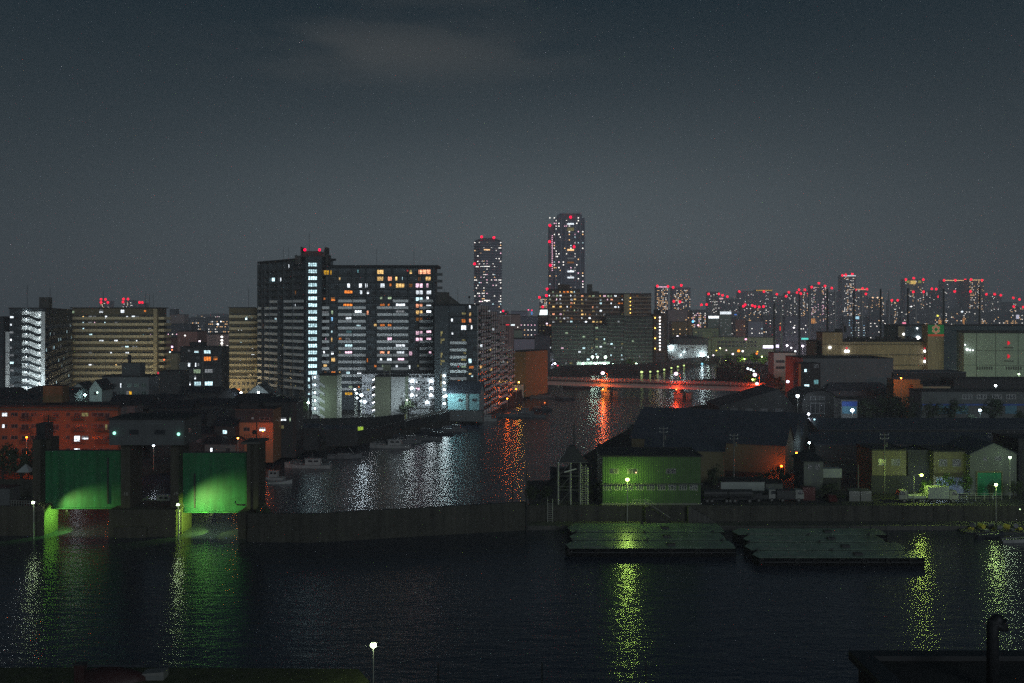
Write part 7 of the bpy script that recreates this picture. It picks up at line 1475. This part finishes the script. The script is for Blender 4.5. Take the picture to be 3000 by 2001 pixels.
BT = [
 ('long pale work boat nearest the right gate pillar on the left bank', 902, 283, 13, 178, 'cabin', 'boat_white'), ('white cabin boat partly hidden by the right gate pillar', 792, 262, 7.5, 172, 'cabin', 'boat_white'), ('low white boat beneath the cabin boat by the gate pillar', 820, 256, 6, 8, 'open', 'boat_white'), ('flat low barge boat right of the long work boat', 1010, 302, 10, 0, 'flat', 'boat_grey'),
 ('cabin boat with bright windows moored mid left bank', 1143, 326, 13, 176, 'cabin', 'boat_white'), ('dark boat behind the mid bank cabin boat', 1195, 338, 9, 182, 'cabin', 'boat_grey'), ('dark boat furthest out among the mid bank cluster', 1255, 346, 9, 175, 'open', 'boat_grey'), ('dark open boat above the white streaks', 1290, 361, 9, 170, 'open', 'boat_dark'), ('boat with a cabin above the white reflection', 1330, 372, 9, 172, 'cabin', 'boat_grey'), ('long flat dark boat in the left bank cluster', 1230, 372, 10, 178, 'flat', 'boat_dark'), ('small dark boat close under the sloping pale wall', 1180, 352, 7, 185, 'open', 'boat_dark'),
 ('cruiser with a tall wheelhouse moored alone below the blue shed', 1418, 408, 10, 186, 'cabin', 'boat_white'), ('long low boat right of the lone cruiser', 1500, 426, 13, 178, 'flat', 'boat_grey'), ('grey cabin boat below the ochre warehouse', 1530, 440, 10, 182, 'cabin', 'boat_grey'), ('dark boat carrying a small orange light', 1588, 452, 9, 180, 'cabin', 'boat_dark'), ('low boat outside the grey cabin boat', 1570, 424, 8, 176, 'open', 'boat_grey'), ('long lighter under the left bridge span lit orange', 1598, 522, 16, 176, 'flat', 'boat_grey'), ('dark lighter at the right of the orange lit one under the bridge', 1655, 512, 10, 178, 'flat', 'boat_dark'), ('dark flat boat beyond the bridge on the left', 1690, 590, 16, 180, 'flat', 'boat_dark'),
 ('long dark boat moored beyond the bridge at the right', 2062, 660, 16, 4, 'open', 'boat_dark'),
 ('low dark boat leading the right bank cluster', 1672, 274, 11, 178, 'flat', 'boat_dark'), ('pale boat beside the steel hopper frame', 1765, 268, 10, 180, 'cabin', 'boat_grey'), ('dark boat behind the pale boat on the right bank', 1735, 292, 11, 178, 'cabin', 'boat_dark'), ('boat with an orange lit stern on the right bank', 1802, 322, 11, 180, 'flat', 'boat_red'), ('small white boat furthest along the right bank', 1868, 384, 8, 175, 'cabin', 'boat_white'), ('grey boat close below the dark shed corner', 1840, 342, 10, 182, 'cabin', 'boat_grey'),
 ('moored boats seen between the two gate pillars, white cabin one', 468, 226, 9, 175, 'cabin', 'boat_white'), ('dark low boat between the two gate pillars', 452, 216, 8, 180, 'flat', 'boat_grey'),
 ('small white boat tied at the right end of the quay', 2978, 190, 6, 6, 'open', 'boat_white'), ('dark small boat beside the white one at the right end of the quay', 2900, 194, 6, 12, 'open', 'boat_dark'),
]
for q in BT: boat(*q)
# floats heaped at the quay corner
for i in range(13):
    r = random.Random(i); px = 2842 + i * 12 + r.uniform(-4, 4); D = 199 + r.uniform(-1.5, 1.5)
    o = MB().tube([(-.55, 0, 0), (-.4, 0, 0), (.4, 0, 0), (.55, 0, 0)], .48, 'boat_grey' if i % 3 else 'yellow_band', 10).build('float_drum', None, loc=(X(px, D), D, .3 + (.8 if i % 2 else .0))); o.rotation_euler = (0, R(r.uniform(-20, 20)), R(r.uniform(0, 180))); tag(o, 'drum float heaped at the right end of the quay', 'float', 'drum floats heaped at the quay end')
tag(MB().prism([(0, 0), (14, 0), (14, 4), (0, 4)], -.6, .35, 'concrete_dark').box(.2, 13.8, -.2, -.01, -.1, .2, 'boat_dark').build('pontoon', None, loc=(X(2830, 197), 197, 0)), 'low dark pontoon under the drum floats', 'pontoon')
# ------------------------------------------------------------------ near bank
sd = thing('upturned_boat', 'dark red upturned boat lying on the near bank at the bottom left', 'boat', (X(330, 113), 112.5, 2.0))
b = MB(); rows = []
for i in range(9):
    u = i / 8; x = -3.9 + 7.8 * u; wv_ = 1.3 * math.sin(math.pi * (.06 + .9 * u)) ** .6; hh = 1.5 * math.sin(math.pi * (.08 + .84 * u)) ** .7
    rows += [(x, -wv_, 0), (x, -wv_ * .7, hh * .7), (x, 0, hh), (x, wv_ * .7, hh * .7), (x, wv_, 0)]
b.add(rows, [(i * 5 + k, (i + 1) * 5 + k, (i + 1) * 5 + k + 1, i * 5 + k + 1) for i in range(8) for k in range(4)] + [(0, 1, 2, 3, 4), (44, 43, 42, 41, 40)], 'boat_red'); b.build('hull', sd, True)
MB().box(-3.7, 3.7, -.06, .06, 1.45, 1.62, 'boat_dark').build('keel', sd)
tag(MB().box(-.55, .55, -.4, .4, 0, 1.9, 'boat_red').box(-.65, .65, -.5, .5, 1.9, 2.0, 'roof_dark').build('red_cabinet', None, loc=(X(236, 112), 112, 2.0)), 'dark red cabinet standing beside the upturned boat', 'cabinet')
tag(MB().prism([(0, 0), (2.4, 0), (2.4, 1.6), (0, 1.6)], 0, [.7, .9, .9, .7], 'levee_pale').box(.1, 2.3, -.05, -.004, .1, .5, 'siding_pale').build('concrete_block', None, loc=(X(412, 112), 112.3, 2.0)), 'pale concrete block between the upturned boat and the olive bank', 'block')
for lab, px, tp in (('thin dark pole at the bottom edge right of the near street lamp', 1284, 1942), ('middle thin dark pole at the bottom edge', 1588, 1940), ('thin dark pole at the bottom edge below the yellow reflection', 1893, 1942)): tag(MB().tube([(0, 0, -1), (0, 0, Zp(tp, 96))], .07, 'steel_dark', 6).build('net_pole', None, loc=(X(px, 96), 96, 0)), lab, 'pole')
# roof with a gooseneck vent at the lower right
mat('roof_sheet', (0.035, 0.033, 0.032), 0.8, 0.35, 0.6); mat('eave_brown', (0.05, 0.04, 0.033), 0.8, 0.3, 0.6)
zr = Zp(1897, 47); nr = thing('near_roof', 'dark roof of a near building with raised rims at the lower right', 'building', (X(2515, 46), 46, 0))
x1_ = 9.0
MB().box(0, x1_, -17, 0, -1, zr - .3, 'eave_brown').build('wall', nr)
MB().box(-.35, x1_ + .3, -17.3, .3, zr - .3, zr - .12, 'roof_sheet').build('roof', nr)
MB().box(-.35, .55, -17.3, .3, zr - .12, zr + .1, 'steel_dark').box(.55, x1_ - .6, -.5, .3, zr - .12, zr + .1, 'steel_dark').box(x1_ - .6, x1_ + .3, -17.3, .3, zr - .12, zr + .1, 'steel_dark').build('rim', nr)
vp = thing('vent_pipe', 'dark gooseneck vent pipe rising from the near roof', 'pipe', (X(2908, 42), 42.0, zr - .11))
pts = [(0, 0, 0), (0, 0, 2.62)] + [(.2 - .2 * math.cos(R(a)), 0, 2.68 + .2 * math.sin(R(a))) for a in range(0, 181, 30)] + [(.4, 0, 2.45)]
MB().tube(pts, .235, 'steel_dark', 12).build('pipe', vp, True); MB().tube([(0, 0, 0), (0, 0, .1)], .36, 'steel_dark', 12).build('flange', vp)

for B in BL: B.flush()

# ------------------------------------------------------------------ night haze over the city
hz = bpy.data.materials.new('haze'); hz.use_nodes = True; N = hz.node_tree.nodes; N.remove(N['Principled BSDF'])
pv_ = N.new('ShaderNodeVolumePrincipled'); pv_.inputs['Color'].default_value = (.95, .95, 1.0, 1); pv_.inputs['Density'].default_value = 0.00030; pv_.inputs['Anisotropy'].default_value = 0.0
hz.node_tree.links.new(pv_.outputs[0], N['Material Output'].inputs['Volume'])
hb_ = MB().box(-3200, 3200, -80, 4400, -3, 260, hz).build('haze'); tag(hb_, kind='stuff')
